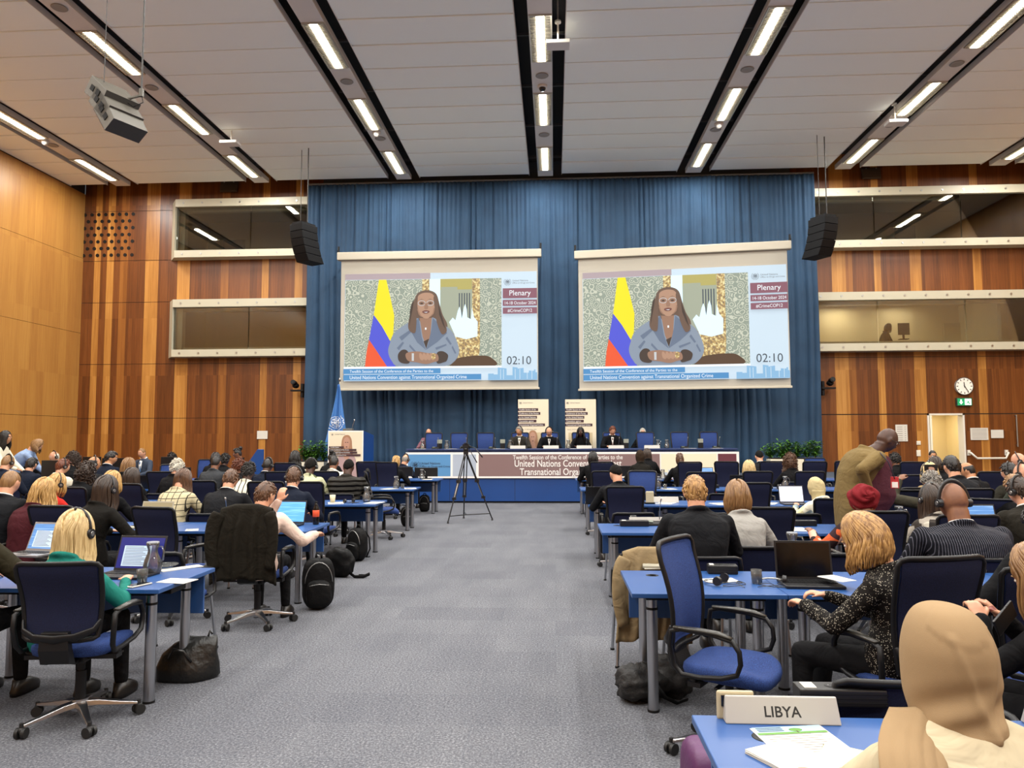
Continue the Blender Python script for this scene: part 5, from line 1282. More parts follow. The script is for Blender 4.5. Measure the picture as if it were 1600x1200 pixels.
p = person('woman in a cream checked blazer bowing her head', 286, 733, 8.55, hair='straight', hc='brown', coat=plaid, female=True, lean=.28, pitch=-.5, vox=.013, collar=None, build=1.04); seat(p, 'side', 'low visitor chair of the woman in the checked blazer', .0, -.08)
p = person('young man with tousled brown hair in a charcoal suit bending over papers', 361, 733, 8.55, hair='short', hc='brown', coat=char, collar=sh, lean=.26, pitch=-.35, vox=.013, build=1.12); seat(p, 'side', 'low visitor chair of the tousled brown-haired man', 0, -.08)
p = person('young man with short brown hair in a navy suit and headphones', 460, 730, 8.5, hair='short', hc='brown', coat=navy, collar=sh, lean=.2, vox=.013, phones=True, build=1.02); seat(p, 'side', 'low visitor chair of the young man in the navy suit', 0, -.08)
p = person('person with short afro hair in a white shirt with dark stripes', 389, 723, 10.4, skin='dark', hair='curls', hc='black', coat=wstripe, lean=.18)
p = person('person in a black quilted puffer coat with dark knit cap', 545, 718, 11.55, skin='dark', hair='beanie', hc='cap', coat=puffer, build=1.3, jv=2.4, lean=.2); seat(p, 'side', 'low visitor chair under the black puffer coat', 0, -.1)
p = person('person in pale green patterned shirt with silver headphones over black cap', 486, 717, 11.3, skin='dark', hair='beanie', hc='cap', coat=pgreen, phones=True, lean=.16)
p = person('person with auburn hair, headphones and a cream jacket', 99, 717, 11.2, hair='short', hc='auburn', coat=K('cream_white', 'd8d0bc'), phones=True, lean=.2, yaw=-.6, build=.95)
p = person('bald man in navy suit with headphones at the picture edge', 13, 711, 11.3, hair='buzz', hc='ltbrown', coat=navy, phones=True, build=1.1, lean=.18, yaw=-.3); seat(p, 'tall', 'office chair of the bald man in the navy suit', 0, -.1)
p = person('man with black hair in a dark navy suit beside the bald headphone wearer', 50, 715, 12.8, hair='short', hc='black', coat=navy, lean=.2); seat(p, 'tall', 'office chair of the black-haired man in dark navy', 0, -.1)
p = person('person with a black curly head of hair below the light blue blazer', 47, 704, 14.2, skin='brown', hair='afro', hc='black', coat=black, lean=.16)
p = person('person with large dark brown curls in black near the side wall', 115, 708, 12.9, hair='curly', hc='dkbrown', coat=black, lean=.2, hs=.95)
p = person('balding man with headphones turned towards the stage', 147, 713, 11.5, hair='fringe', hc='black', skin='tan', coat=char, phones=True, yaw=-.7, lean=.15, collar=sh)
p = person('man with black hair in a navy suit looking sideways', 174, 705, 12.9, hair='short', hc='black', skin='tan', coat=navy, collar=sh, yaw=-1.1, lean=.1)
p = person('woman with straight ash blonde hair beside the laptop screen', 201, 716, 11.5, hair='straight', hc='ltbrown', coat=black, female=True, yaw=-.3)
p = person('woman with wavy white hair in a dark coat', 277, 718, 11.5, hair='curls', hc='white', coat=black, female=True, lean=.16)
p = person('bald man in a grey suit with his back turned, before the blue chair', 338, 712, 12.9, skin='brown', hair='buzz', hc='black', coat=grey, lean=.12, build=1.05)
p = person('woman with black hair behind the bald man in grey', 337, 707.5, 15.9, skin='brown', hair='bob', hc='black', coat=black, female=True)
p = person('woman with a black bun behind the bald man in grey', 352, 710, 15.7, skin='dark', hair='afro', hc='black', coat=black, female=True)
p = person('woman with curly brown hair before the patterned blouse', 373, 718, 12.6, skin='brown', hair='afro', hc='auburn', coat=black, female=True)
p = person('man in a navy suit with silver headphones facing the wood wall', 419, 716, 12.8, skin='dark', hair='buzz', hc='black', coat=navy, collar=sh, phones=True, lean=.14, yaw=-.3)
p = person('woman with long black hair before the wood wall stripes', 461, 705, 15.6, skin='brown', hair='wavy', hc='black', coat=black, female=True, hs=1.05); seat(p, 'high', 'high office chair of the long black-haired woman', 0, -.12)
p = person('man with cropped black hair and white patterned scarf', 522, 712, 12.9, skin='brown', hair='buzz', hc='black', coat=wdot, lean=.15)
p = person('woman with a black bun in front of the lectern poster', 519, 706.5, 15.6, skin='dark', hair='bun', hc='black', coat=black, female=True)
p = person('woman with a blonde ponytail in a black top in the front row', 619, 713, 15.85, face=R(-16), hair='pony', hc='gold', coat=black, female=True, lean=.1); seat(p, 'high', 'office chair of the ponytailed woman in the front row', .0, -.1, R(-8))
p = person('grey-haired man in a dark suit in the front row beside the aisle', 634, 710, 17.6, face=R(-30), hair='fringe', hc='grey', coat=navy, build=1.1, phones=True); seat(p, 'std', 'office chair of the grey-haired man in the front row', .0, -.06)
# standing and seated near the side wall
person('standing woman with long black hair and a cream blouse', 9, 674, 13.6, face=R(-80), hair='long', hc='black', coat=K('cream_blouse', 'd8d0b8'), pose='stand', female=True, lean=.02, pitch=0, hands={1: (.12,.30,1.12), -1: (-.10,.32,1.08)}, skin='tan', s=1.03)
person('woman in a light blue blazer stooping over the people below', 58, 686, 14.4, face=R(-70), hair='shaggy', hc='ltbrown', coat=lblue, pose='stand', female=True, lean=.42, pitch=-.7, hands={1: (.14,.75,.88), -1: (-.12,.62,.95)})
person('bald man with headphones low behind the black monitor', 85, 705, 15.8, hair='fringe', hc='white', coat=black, phones=True, face=R(150), floor=-.02)
person('bald man in a grey suit facing the room behind the secretariat monitors', 222, 700, 17.4, face=R(170), hair='buzz', hc='ltbrown', coat=K('blue_grey_suit', '38404e'), collar=sh, tie=K('blue_tie', '5a7aa0'), pitch=-.1, lean=.05, hands={1: (.15,.32,.82), -1: (-.15,.32,.82)})
person('person with black hair bending low behind a black monitor', 269, 708, 17.8, face=R(180), skin='brown', hair='afro', hc='black', coat=black, lean=.2, pitch=-.6)
person('woman with black tied-back hair and a black and cream blouse, looking sideways', 371, 701, 17.0, face=R(110), skin='brown', hair='bun', hc='black', coat=K('cream_black_print', '1c1814', 'floral', ['b8a880', '1c1814']), female=True, lean=.05, hs=.95)
# -------- clock side
p = person('blond man with short hair in a charcoal suit next to the grey blazer', 1085, 743, 5.85, hair='short', hc='ginger', coat=K('dark_charcoal', '131417'), vox=.011, hvox=.009, lean=.14, build=1.14, s=1.02, collar=K('navy_collar', '1c2440'), hands={1: (.2,.42,.79), -1: (-.2,.42,.79)}, pitch=-.1); seat(p, 'side', 'low visitor chair of the blond man in charcoal', 0, -.06)
p = person('woman with an ash brown bob in a light grey blazer', 1152, 752, 6.45, hair='bob', hc='ltbrown', coat=lgrey, female=True, vox=.012, lean=.18, pitch=-.2, build=1.02, hs=1.04); seat(p, 'side', 'low visitor chair of the woman in the light grey blazer', 0, -.06)
p = person('woman with feathered ginger blonde hair in a black speckled blouse, reading papers', 1350, 803, 4.12, face=R(48), hair='shaggy', hc='ginger', coat=dots, female=True, vox=.011, hvox=.0085, lean=.13, pitch=-.45, yaw=.1, build=1.08, hs=1.12, hands={1: (.10,.40,.80), -1: (-.12,.42,.78)}, curl=.8, knees={-1: ((-.12,.44,.52), (-.16,.42,.10)), 1: ((.14,.42,.52), (.12,.46,.10))}); seat(p, 'tall', 'office chair of the woman in the speckled blouse, turned sideways', .02, -.03, R(14))
p = person('bald man in a dark pinstripe suit with black headphones', 1488, 754, 5.75, skin='brown', hair='bald', coat=pin, phones=True, vox=.011, hvox=.009, lean=.12, build=1.4, s=1.08, hs=1.18, collar=sh, yaw=.12, pitch=-.12); seat(p, 'side', 'low visitor chair of the pinstripe suit', 0, -.08)
person('man in a black suit, forearm on the desk, cut off by the picture edge', 1628, 778, 4.45, hair='short', hc='black', coat=black, vox=.013, build=1.15, hands={-1: (-.36,.36,.80), 1: (.2,.4,.79)}, lean=.2, hs=1.05)
chair('std', at(1600, 900, 4.0).x, 4.02, R(-4), 'office chair at the picture edge behind the black-suited forearm', OC)
p = person('woman with brown hair in a black sweater typing on a phone', 1622, 852, 3.35, face=R(35), hair='long', hc='ltbrown', coat=black, female=True, vox=.010, hvox=.006, lean=.12, pitch=-.5, hands={-1: (-.13,.30,.90), 1: (.04,.31,.89)}, hl={-1: (.35,.5,.55), 1: (-.3,.5,.6)}, curl=.9); PHONE_W = p
p = person('person wearing a red wound turban', 1348, 762, 7.0, skin='brown', hair='turban', hc='redt', coat=orangep, vox=.013, lean=.15, build=1.15, hands={-1: (-.42,.30,.80), 1: (.25,.4,.79)}, hs=1.1); seat(p, 'std', 'office chair of the person in the red turban', -.1, -.12)
p = person('woman with long dark brown hair and silver headphones in a monochrome print', 1456, 758, 6.7, hair='long', hc='dkbrown', coat=bw, female=True, vox=.013, lean=.14, phones=True); seat(p, 'std', 'office chair beside the woman in the monochrome print', .0, -.12)
p = person('man with dark hair and silver headphones in a brown suit', 1592, 746, 6.85, hair='short', hc='dkbrown', coat=K('brown_suit', '1d1a14'), phones=True, collar=sh, vox=.013, lean=.2, yaw=.35, build=1.1); seat(p, 'std', 'office chair of the man in the brown suit', 0, -.12)
p = person('woman in a cream headscarf and floral top at the bright laptop', 1275, 747, 9.75, face=R(14), hair='hijab', hc='cream', coat=floral, female=True, lean=.14, pitch=-.25, yaw=.4)
CAMM = person('grey-haired person in an olive grey jacket holding up a phone and headphones', 1455, 738, 8.3, skin='brown', hair='curls', hc='grey', coat=K('olive_grey', '37342a'), hvox=.010, vox=.013, lean=.1, hands={-1: (-.26,.30,1.18), 1: (.17,.42,1.22)}, hl={-1: (.5,.3,.6), 1: (0,.1,1)}, curl=.9)
p = person('person with a blond bob and dark headband', 1452, 724, 10.2, hair='bob', hc='blond', coat=K('camel_knit', '8a7450'), female=True, phones=True)
p = person('man with thick black hair in a charcoal suit', 1486, 712, 9.6, hair='short', hc='black', coat=char, vox=.015, lean=.16, build=1.15, hs=1.08, s=1.05); seat(p, 'std', 'office chair of the thick-haired man in charcoal', .0, -.0)
p = person('balding man in a dark suit turned sideways beside the empty chair', 1511, 722, 11.5, hair='fringe', hc='black', skin='tan', coat=black, collar=sh, yaw=.8, pitch=-.3, lean=.15, hs=1.03)
p = person('man with black hair and headphones in an olive suit leaning on the desk', 1577, 723, 9.9, hair='short', hc='black', coat=drab, phones=True, yaw=.7, lean=.24, hands={-1: (-.42,.32,.80), 1: (.1,.4,.79)})
p = person('bald man with silver headphones beside the push bar', 1597, 724, 9.0, hair='bald', coat=K('dark_green', '2c3028'), phones=True, yaw=.5, lean=.15)
p = person('bald man looking down under the push bar, wearing headphones', 1592, 707, 11.2, face=R(60), hair='bald', coat=black, phones=True, pitch=-.4)
p = person('person with light brown hair behind the brown suited man', 1583, 741, 8.1, hair='short', hc='ltbrown', coat=black)
p = person('man in a black cap and suit with a face mask, before the dark chair', 962, 726, 10.15, face=R(8), hair='kufi', hc='cap', coat=K('dark_charcoal', '131417'), lean=.2, pitch=-.3, yaw=.25, build=1.1, vox=.014, phones=False)
p = person('woman with a smooth dark bob in the front row next to the aisle', 926.5, 706, 15.9, hair='bob', hc='black', coat=black, female=True); seat(p, 'high', 'office chair of the woman with the smooth dark bob', .15, -.12)
p = person('woman in a dark headscarf and black vest with white sleeves', 1000, 704, 15.9, hair='hijab', hc='brown', coat=K('black_vest', '15130f'), female=True, build=1.05, hs=1.05)
p = person('woman with long dark hair beside the dark headscarf', 1011, 701.5, 17.6, hair='long', hc='dkbrown', coat=black, female=True)
p = person('woman with tied brown hair in a black jacket before the cream banner', 1062, 709, 15.7, hair='pony', hc='brown', coat=black, female=True, lean=.08); seat(p, 'high', 'office chair of the woman with tied brown hair', .12, -.1)
p = person('person in red patterned dress half hidden by a turned office chair', 1127, 724, 16.0, face=R(-15), skin='dark', hair='buzz', hc='black', coat=redp, female=True, lean=.02, build=.9)
chair('high', at(1139, 740, 15.7).x, 15.7, R(-22), 'office chair turned before the red patterned dress', OC)
p = person('man with cropped black hair in a dark suit before the blue curtain', 1186, 704, 16.0, hair='kufi', hc='cap', coat=char, collar=sh, lean=.08, build=1.05); seat(p, 'high', 'office chair of the cropped-haired man before the curtain', .12, -.1)
p = person('woman with a smooth pale blonde bob', 1170, 720, 13.0, hair='bob', hc='blond', coat=black, female=True); seat(p, 'tall', 'office chair of the pale blonde bob', 0, -.12)
p = person('woman with a large mass of dark brown curls before the planter', 1234, 711, 14.6, hair='curly', hc='brown', coat=black, female=True, hs=1.12, lean=.15)
p = person('person with dark hair low beside the office chair near the wall notice', 1398, 709, 15.6, skin='brown', hair='afro', hc='black', coat=black); seat(p, 'high', 'office chair next to the dark head near the wall notice', .1, -.1)
p = person('man in a dark suit and white shirt facing the room before the open doorway', 1457, 703.5, 17.2, face=R(170), hair='buzz', hc='black', skin='tan', coat=black, collar=sh, lean=.06, pitch=-.1)
p = person('person with smooth dark brown hair below the open doorway', 1461, 714, 12.8, hair='bob', hc='dkbrown', coat=black, female=True)
# standing man, bending forward
SM_ = person('large bald man in a khaki jacket and plum shirt standing and bending forward', 1385, 668, 7.9, face=R(-88), skin='dark', hair='bald', coat=khaki, legs=black, pose='stand', lean=.36, pitch=-.5, nk=(0,-.20,-.10), build=1.2, s=1.06, hs=1.06, vox=.013, hvox=.009, glasses=True,
       hands={1: (.27,.04,1.14), -1: (-.2,.30,1.10)}, coat_len=.42, knees={-1: ((-.1,-.02,.50), (-.11,-.1,.09)), 1: ((.12,.02,.50), (.13,.0,.09))})
# near woman in the beige headscarf
HJ = person('woman in a beige headscarf and cream jacket seen from behind at the nameplate desk', 1478, 945, 1.88, hair='none', hc='brown', coat=beigej, female=True, vox=.009, hvox=.012, lean=.06, pitch=-.05, build=1.06, hands={1: (.24,.40,.79), -1: (-.24,.38,.79)}) if 0 else None
# -------- head table (stage floor)
def dais(label, px, top, **k):
    kw = dict(face=PI, floor=HT, hands={1: (.16,.34,.80), -1: (-.16,.34,.80)}, vox=.014, hvox=.010, lean=.06); kw.update(k)
    return person(label, px, top, 20.15, **kw)
DCH = 'blue office chairs behind the head table'
dais('grey-haired man in a dark grey suit with headphones at the head table', 811, 666.5, hair='short', hc='grey', skin='tan', coat=K('dark_grey_suit', '2c2a26'), collar=sh, tie=K('olive_tie', '6b6038'), phones=True, yaw=-.25, build=1.1)
dais('bald man with glasses and headphones in a black suit at the head table', 858, 667.5, hair='fringe', hc='grey', coat=black, collar=sh, tie=K('dark_tie', '2a2018'), phones=True, glasses=True, pitch=-.3, build=1.1)
dais('woman with long black hair in a black jacket reading at the head table', 907, 668, hair='wavy', hc='black', skin='dark', coat=black, female=True, pitch=-.25)
dais('man with reddish hair in a black suit and tie at the head table', 957, 665.5, hair='short', hc='auburn', coat=black, collar=sh, tie=K('brown_tie', '4a2820'), pitch=-.4, build=1.1, yaw=.1)
person('bald man seated behind the end chair of the head table', 670, 669.5, 21.0, face=PI, floor=HT, hair='fringe', hc='black', coat=K('pinkish_shirt', '7a5560'), pitch=-.6, lean=.1)
person('woman in a dark and white headscarf seated behind the head table', 1004, 669.5, 21.0, face=PI, floor=HT, hair='hijab', hc='bw', coat=black, female=True, pitch=.1)
for i, px in enumerate((676.5, 716.5, 758, 812, 859, 908, 957, 1009, 1063, 1109)):
    q = at(px, 690, 20.35)
    o = chair('high', q.x, 20.35 if i in (3,4,5,6) else 20.2, PI, 'blue office chair facing the room, number %s from the flag at the head table' % ['one','two','three','four','five','six','seven','eight','nine','ten'][i], DCH); o.location.z = HT
# interpreter in the lit booth
person('dark silhouetted interpreter seated in the lit booth', 1388, 506, YF+1.2, face=R(-100), floor=3.5, skin='tan', hair='bob', hc='black', coat=black, female=True, lean=.12)
# -------- chairs that stand empty or belong to nobody modelled
def unseated():
    for r in PEOPLE:
        o = r['root']; x, y = o.location.x, o.location.y
        if r['sit'] and not any(math.hypot(x-a, y-b) < .5 for a, b in CHAIRS):
            lab = o['label']; sh_ = 'low chair under the ' + ' '.join(lab.split()[:11]); v = Matrix.Rotation(o.rotation_euler.z, 3, 'Z') @ Vector((0, -.06, 0))
            c = chair('side', x + v.x, y + v.y, o.rotation_euler.z, sh_, VC); c.location.z = o.location.z
def ech(px, Y, kind, rz, lab): q = at(px, 800, Y); return chair(kind, q.x, Y, R(rz), lab, EC)
ech(275, 6.95, 'std', -14, 'empty office chair standing tilted beside the glass of orange juice')
ech(226, 9.55, 'tall', -16, 'empty office chair before the woman with long dark hair')
ech(131, 9.6, 'std', -4, 'empty office chair left of the woman with silver headphones'.replace('left of', 'beside'))
ech(325, 10.2, 'tall', 0, 'office chair between the checked blazer and the tousled hair')
ech(425, 10.0, 'tall', 4, 'office chair above the chin-resting man')
ech(493, 9.95, 'tall', -7, 'empty office chair behind the orange-labelled bottle')
ech(262, 12.8, 'tall', 0, 'office chair before the white wavy hair')
ech(443, 12.8, 'tall', 3, 'office chair beside the navy suit and headphones')
ech(515, 12.9, 'tall', 0, 'office chair between the green patterned shirt and the puffer coat')
ech(578.5, 16.0, 'high', 0, 'empty tall office chair in front of the blue lectern')
COATCH = ech(600, 12.55, 'tall', -75, 'office chair turned sideways with a dark coat over its back')
ech(1185, 7.05, 'std', 0, 'empty office chair behind the grey blazer')
ech(974, 9.78, 'std', 0, 'office chair of the man in the black cap')
ech(946, 12.9, 'tall', 0, 'office chair beyond the man in the black cap')
ech(1002, 12.4, 'tall', 168, 'blue office chair turned to face the room in the fifth desk row')
ech(1092, 12.5, 'tall', 0, 'office chair beyond the blond man in charcoal')
ech(1166, 9.75, 'tall', 0, 'office chair beyond the ash brown bob')
ech(1297, 8.9, 'low', -6, 'office chair before the cream headscarf')
ech(1258, 12.7, 'tall', 0, 'office chair between the curls and the cream headscarf')
ech(1268, 15.7, 'high', 0, 'office chair beside the large brown curls')
ech(1317, 15.9, 'high', 0, 'office chair behind the khaki jacket')
ech(1412, 12.6, 'std', 4, 'office chair between khaki jacket and blond bob')
ech(1400, 9.2, 'std', 0, 'office chair behind the plum shirt')
ech(1421, 9.6, 'std', 2, 'office chair beside the raised phone')
ech(1536, 12.6, 'tall', 3, 'empty office chair below the push bar')
ech(1545, 8.85, 'low', -28, 'empty turned office chair beside the balding man')
ech(313, 17.2, 'high', 178, 'wide light blue chair facing the room in front of the wood wall')
ech(257, 13.6, 'high', 184, 'light blue office chair facing the room beside the white wavy hair')
ech(20, 4.2, 'std', 20, 'office chair cut off by the picture edge beside the blonde woman') if 0 else chair('std', -3.92, 4.25, R(22), 'office chair cut off by the picture edge beside the blonde woman', EC)
ech(1282, 17.6, 'high', 178, 'blue chair facing the room beside the white planter')
def vch(px, Y, lab, rz=0): q = at(px, 900, Y); return chair('side', q.x, Y, R(rz), lab, VC)
vch(268, 5.78, 'low visitor chair with chrome legs beyond the white papers', -3)
vch(1180, 5.72, 'low visitor chair beyond the laptop on the second desk row') if 0 else None
vch(1354, 3.02, 'low visitor chair beyond the power box'); vch(1640, 3.0, 'low visitor chair beside the near headscarf')
COATV = vch(1012, 5.86, 'low visitor chair carrying the beige coat')
vch(1290, 5.9, 'low visitor chair beyond the black laptop')
vch(985, 8.75, 'low visitor chair at the aisle end beyond the third desk row', 4); vch(1100, 8.75, 'low visitor chair beyond the third desk row behind the blond man'); vch(1240, 8.7, 'low visitor chair beyond the grey blazer')
vch(1000, 11.6, 'low visitor chair beyond the fourth desk row by the aisle'); vch(1130, 11.6, 'low visitor chair beyond the fourth desk row')
vch(415, 9.0, 'low visitor chair between the two young men in suits') if 0 else None
# free chair near the aisle
q = fl(1140, 1030, .5)
FREE = chair('tall', q.x + .0, q.y + .02, R(-122), 'empty blue office chair standing sideways at the aisle', EC)
# chair with the draped jacket
DR = chair('std', at(398, 900, 6.78).x+.03, 6.78, R(3), 'office chair of the man in the white shirt, under a draped jacket', OC)
# ================================================================== NEAR WOMAN IN HEADSCARF
def near_woman():
    T = at(1478, 945, 1.80); cx, cy, tz = T.x, T.y, T.z
    root = thing('person', 'woman in a beige headscarf and cream jacket seen from behind beside the nameplate', 'person', (cx, cy-.10, 0), 0)
    C = Vector((0, .10, tz-.130)); Nk = Vector((0, .055, tz-.245))
    b = MB(); hm = Matrix.Translation(C)
    b.ell((0,0,0), (.077,.098,.120), 0, 36, 26, hm, head_k); b.tube([Nk + Vector((0,0,-.05)), Nk, C + Vector((0,-.01,-.05))], .055, 0, 16)
    prof = [(.50,.17,.13,0), (.62,.165,.125,-.03), (.76,.165,.12,-.045), (.88,.18,.125,-.04), (tz-.34,.20,.115,-.01), (tz-.285,.165,.085,.02), (tz-.25,.09,.065,.04)]
    rg = lambda k: [[(math.cos(2*PI*j/28)*(a+k), math.sin(2*PI*j/28)*(d+k)+y, z) for j in range(28)] for z, a, d, y in prof]
    b.loft(rg(-.02))
    SHD = {s: Vector((s*.175, .0, tz-.335)) for s in (-1, 1)}; EL = {}; WR = {}
    for s in (-1, 1):
        EL[s], WR[s] = ik(SHD[s], (s*.24, .34, .80), .29, .26, (s*.9,-.2,-.7)); b.capsule(SHD[s], EL[s], .04, .034); b.capsule(EL[s], WR[s], .034, .024); hand(b, WR[s], WR[s]+Vector((-s*.2,1,-.1)), (0,0,1), .4, .92, side=s)
        b.capsule((s*.09,0,.50), (s*.12,.42,.52), .07, .05); b.capsule((s*.12,.42,.52), (s*.13,.42,.08), .048, .034)
    link('body', remesh(b, .009, 'body', [skin_mat('tan')], 2), root)
    j = MB(); j.loft(rg(.014))
    for s in (-1, 1):
        j.ell(SHD[s] + Vector((-s*.01,0,.0)), (.068,.064,.055), 0, 14, 10); j.capsule(SHD[s], EL[s], .064, .058); j.capsule(EL[s], WR[s].lerp(EL[s], .1), .058, .045)
        j.capsule((s*.05,.03,tz-.27), SHD[s], .05, .055)
    jm = remesh(j, .009, 'jacket', [K('cream_jacket', 'b3a78c', rough=.9)], 4)
    puff(jm, lambda p: .005*noise.noise(Vector((p.x*4, p.y*4, p.z*12))) + .003*noise.noise(Vector((p.x*9+4, p.y*9, p.z*24))))
    link('jacket', jm, root)
    t = MB()
    for s in (-1, 1): t.capsule((s*.09,-.03,.49), (s*.12,.42,.52), .088, .065); t.capsule((s*.12,.42,.52), (s*.13,.42,.12), .062, .05)
    link('skirt', remesh(t, .02, 'skirt', [black], 3), root)
    # headscarf: hood with cloth folds drawn to the nape
    m = mat('headscarf_cloth', '917a5c', .92, spec=.12, bump=(520, .25, .0015)); b = MB(); rings = []; NJ = 128
    prof = [(.000,.004,.004,.02), (-.003,.036,.045,.02), (-.016,.068,.078,.015), (-.045,.092,.104,.008), (-.085,.107,.120,.002), (-.125,.112,.124,0), (-.165,.113,.120,-.002), (-.195,.113,.116,-.006), (-.215,.111,.112,-.012), (-.232,.108,.108,-.018), (-.246,.108,.108,-.024), (-.256,.112,.112,-.028), (-.266,.116,.116,-.030), (-.272,.110,.110,-.028), (-.268,.08,.08,-.02)]
    for i, (z, a, d, y) in enumerate(smoothp(prof, 5)):
        ring = []
        for q in range(NJ):
            an = 2*PI*q/NJ; x, yy = math.cos(an), math.sin(an); bk = max(0, -yy); low = max(0, min(1, (-z-.12)/.12))
            ca = math.atan2(x, -yy)      # 0 at the middle of the back
            # ridges that sweep down from both temples and meet low at the back
            r1_ = math.sin((z*52) + 2.6*abs(ca) + .6*math.sin(ca*2)); r2_ = math.sin((z*95) - 3.4*ca + 1.0)
            f = low*(.0085*r1_ + .0050*r2_)*min(1, bk*1.3)**1.2 + .0065*math.exp(-((ca+.55+z*3)/.10)**2)*(z < -.05) + .0055*math.exp(-((ca-.75-z*2)/.09)**2)*(z < -.06)
            f += .006*low*math.exp(-((ca-.1)/.35)**2)
            step = .0028 if (abs(ca) < 1.0 and z > -.035-.035*math.cos(ca*1.5)) else 0
            ring.append(((a*.87+f+step)*x, (d*.92+f+step)*yy + y, z + low*.008*math.sin(2*ca+.6)))
        rings.append(ring)
    b.loft(rings, 0, True, True, Matrix.Translation((0, C.y, tz)))
    b.build('headscarf', m, root)
    path = [(-.075,.095,tz-.225), (-.128,.02,tz-.258), (-.158,-.058,tz-.30), (-.165,-.112,tz-.38), (-.163,-.150,tz-.50), (-.158,-.165,tz-.66)]
    sp_ = smoothpath(path, 5); n = len(sp_); vs = []; NW = 30
    for i, p in enumerate(sp_):
        wd = .064 + .006*min(1, i/8)
        for q in range(NW):
            u = q/(NW-1)*2-1; vs.append(p + Vector((u*wd, -.006 - .022*(1-u*u) - .0022*math.sin(u*17+i*.25)*min(1,i/6) - .0008*math.sin(i*2.1+u*2), -.012*abs(u)*max(0, 1-i/12))))
    fs = [(i*NW+q, i*NW+q+1, (i+1)*NW+q+1, (i+1)*NW+q) for i in range(n-1) for q in range(NW-1)]
    o = MB().add(vs, fs).build('scarf_tail', m, root); md = o.modifiers.new('t', 'SOLIDIFY'); md.thickness = .010; md.offset = 1
def smoothp(rows, k):
    out = []; n = len(rows)
    for i in range(n-1):
        p0 = rows[max(0,i-1)]; p1 = rows[i]; p2 = rows[i+1]; p3 = rows[min(n-1,i+2)]
        for j in range(k):
            t = j/k; out.append(tuple(.5*((2*p1[q]) + (-p0[q]+p2[q])*t + (2*p0[q]-5*p1[q]+4*p2[q]-p3[q])*t*t + (-p0[q]+3*p1[q]-3*p2[q]+p3[q])*t**3) for q in range(4)))
    return out + [rows[-1]]
near_woman()
chair('std', at(1500, 1190, 1.72).x, 1.76, R(2), 'office chair of the woman in the beige headscarf', OC)
unseated()
# plum shirt and badge of the standing man
r = SM_; Nk = r['Nk']; sp = r['sp']
b = MB(); 
rings = []
for t, a, d in ((-.12,.15,.20), (.06,.18,.26), (.25,.20,.29), (.45,.185,.26), (.65,.165,.20), (.84,.13,.155), (.95,.08,.10)):
    c = sp(t) + Vector((0,.135,-.0)); rings.append([c + Vector((math.cos(2*PI*q/24)*a, math.sin(2*PI*q/24)*d, -.6*t*math.sin(2*PI*q/24)*d)) for q in range(24)])
b.loft(rings); link('shirt', remesh(b, .014, 'shirt', [plum], 3), r['root'])
bd = thing('badge', 'red and white name badge hanging on the plum shirt', 'badge', at(1398, 754, 7.58), R(-10))
MB().cbox((0,0,0), (.075,.006,.115)).build('card', mat('badge_red', 'b02a30', .5), bd, bevel=.003); MB().cbox((0,-.004,-.022), (.055,.004,.055)).build('print', M_bw, bd)
tag(MB().tube([at(1375, 707, 7.6), at(1388, 722, 7.55), at(1396, 742, 7.55), at(1398, 748, 7.57)], .005, n=6).build('lanyard', mat('lanyard', '1c1c2c', .7)), 'dark lanyard around the neck of the bending man', 'lanyard')
# ================================================================== DRAPED GARMENTS
def drape(name, lab, origin, rz, W_, back, front, m, seed, flare=.05, sleeves=True, z_top=1.09, yb=-.30, tilt=0):
    "garment hung over a chair back: runs up the rear face, over the top and down the front"
    o = thing(name, lab, 'coat', origin, rz); rr = random.Random(seed); ph = rr.uniform(0, 9); vs = []; nu, nv = 44, 34
    tot = back + front + .10
    def pt(u, d):
        x0 = (u*2-1); e = max(0, d-.1)
        if d < back: y = yb - .03 - .035*(1-d/back)*0; z = z_top - (back-d); fall = (back-d)
        elif d < back+.10: a = (d-back)/.10*PI; y = yb - .03*math.cos(a) + .03*0; z = z_top + .03*math.sin(a); fall = 0
        else: fall = d-back-.10; y = yb + .035; z = z_top - fall
        hw = W_/2 + flare*min(1, fall/.5) - .012*(1-min(1, fall/.1)); sh_ = -.055*max(0, abs(x0)-.45)**1.0*1.2
        f = .022*math.sin(x0*7+ph+fall*2)*min(1, fall/.15) + .012*math.sin(x0*17+ph*2+fall*3)*min(1, fall/.2)
        sgn = -1 if d < back+.05 else 1
        return Vector((x0*hw + .01*math.sin(fall*9+ph), y + sgn*abs(f)*1.0 - (.03*min(1, fall/.3) if sgn < 0 else 0), z + sh_ + .01*math.sin(x0*9+ph)*min(1, fall/.4)))
    for j in range(nv+1):
        for i in range(nu+1): vs.append(pt(i/nu, tot*j/nv))
    fs = [(j*(nu+1)+i, j*(nu+1)+i+1, (j+1)*(nu+1)+i+1, (j+1)*(nu+1)+i) for j in range(nv) for i in range(nu)]
    c = MB().add(vs, fs).build('cloth_body', m, o); q = c.modifiers.new('t', 'SOLIDIFY'); q.thickness = .012
    if sleeves:
        for s in (-1, 1):
            pts = [(s*(W_/2-.02), yb-.045, z_top-.05), (s*(W_/2+.02), yb-.07, z_top-.16), (s*(W_/2+.03), yb-.09, z_top-.34), (s*(W_/2+.0), yb-.09, z_top-.52)]
            sl = MB().tube(smoothpath(pts, 4), [.055,.062,.066,.066,.064,.062,.06,.058,.056,.054,.052,.05,.048], 0, 14, .55)
            sl.build('sleeve', m, o)
    return o
drape('jacket', 'dark brown suit jacket draped over the office chair in the aisle', (DR.location.x, DR.location.y, 0), R(3), .47, .62, .3, K('draped_brown', '1b1812', rough=.8), 4, z_top=1.09, yb=-.335)
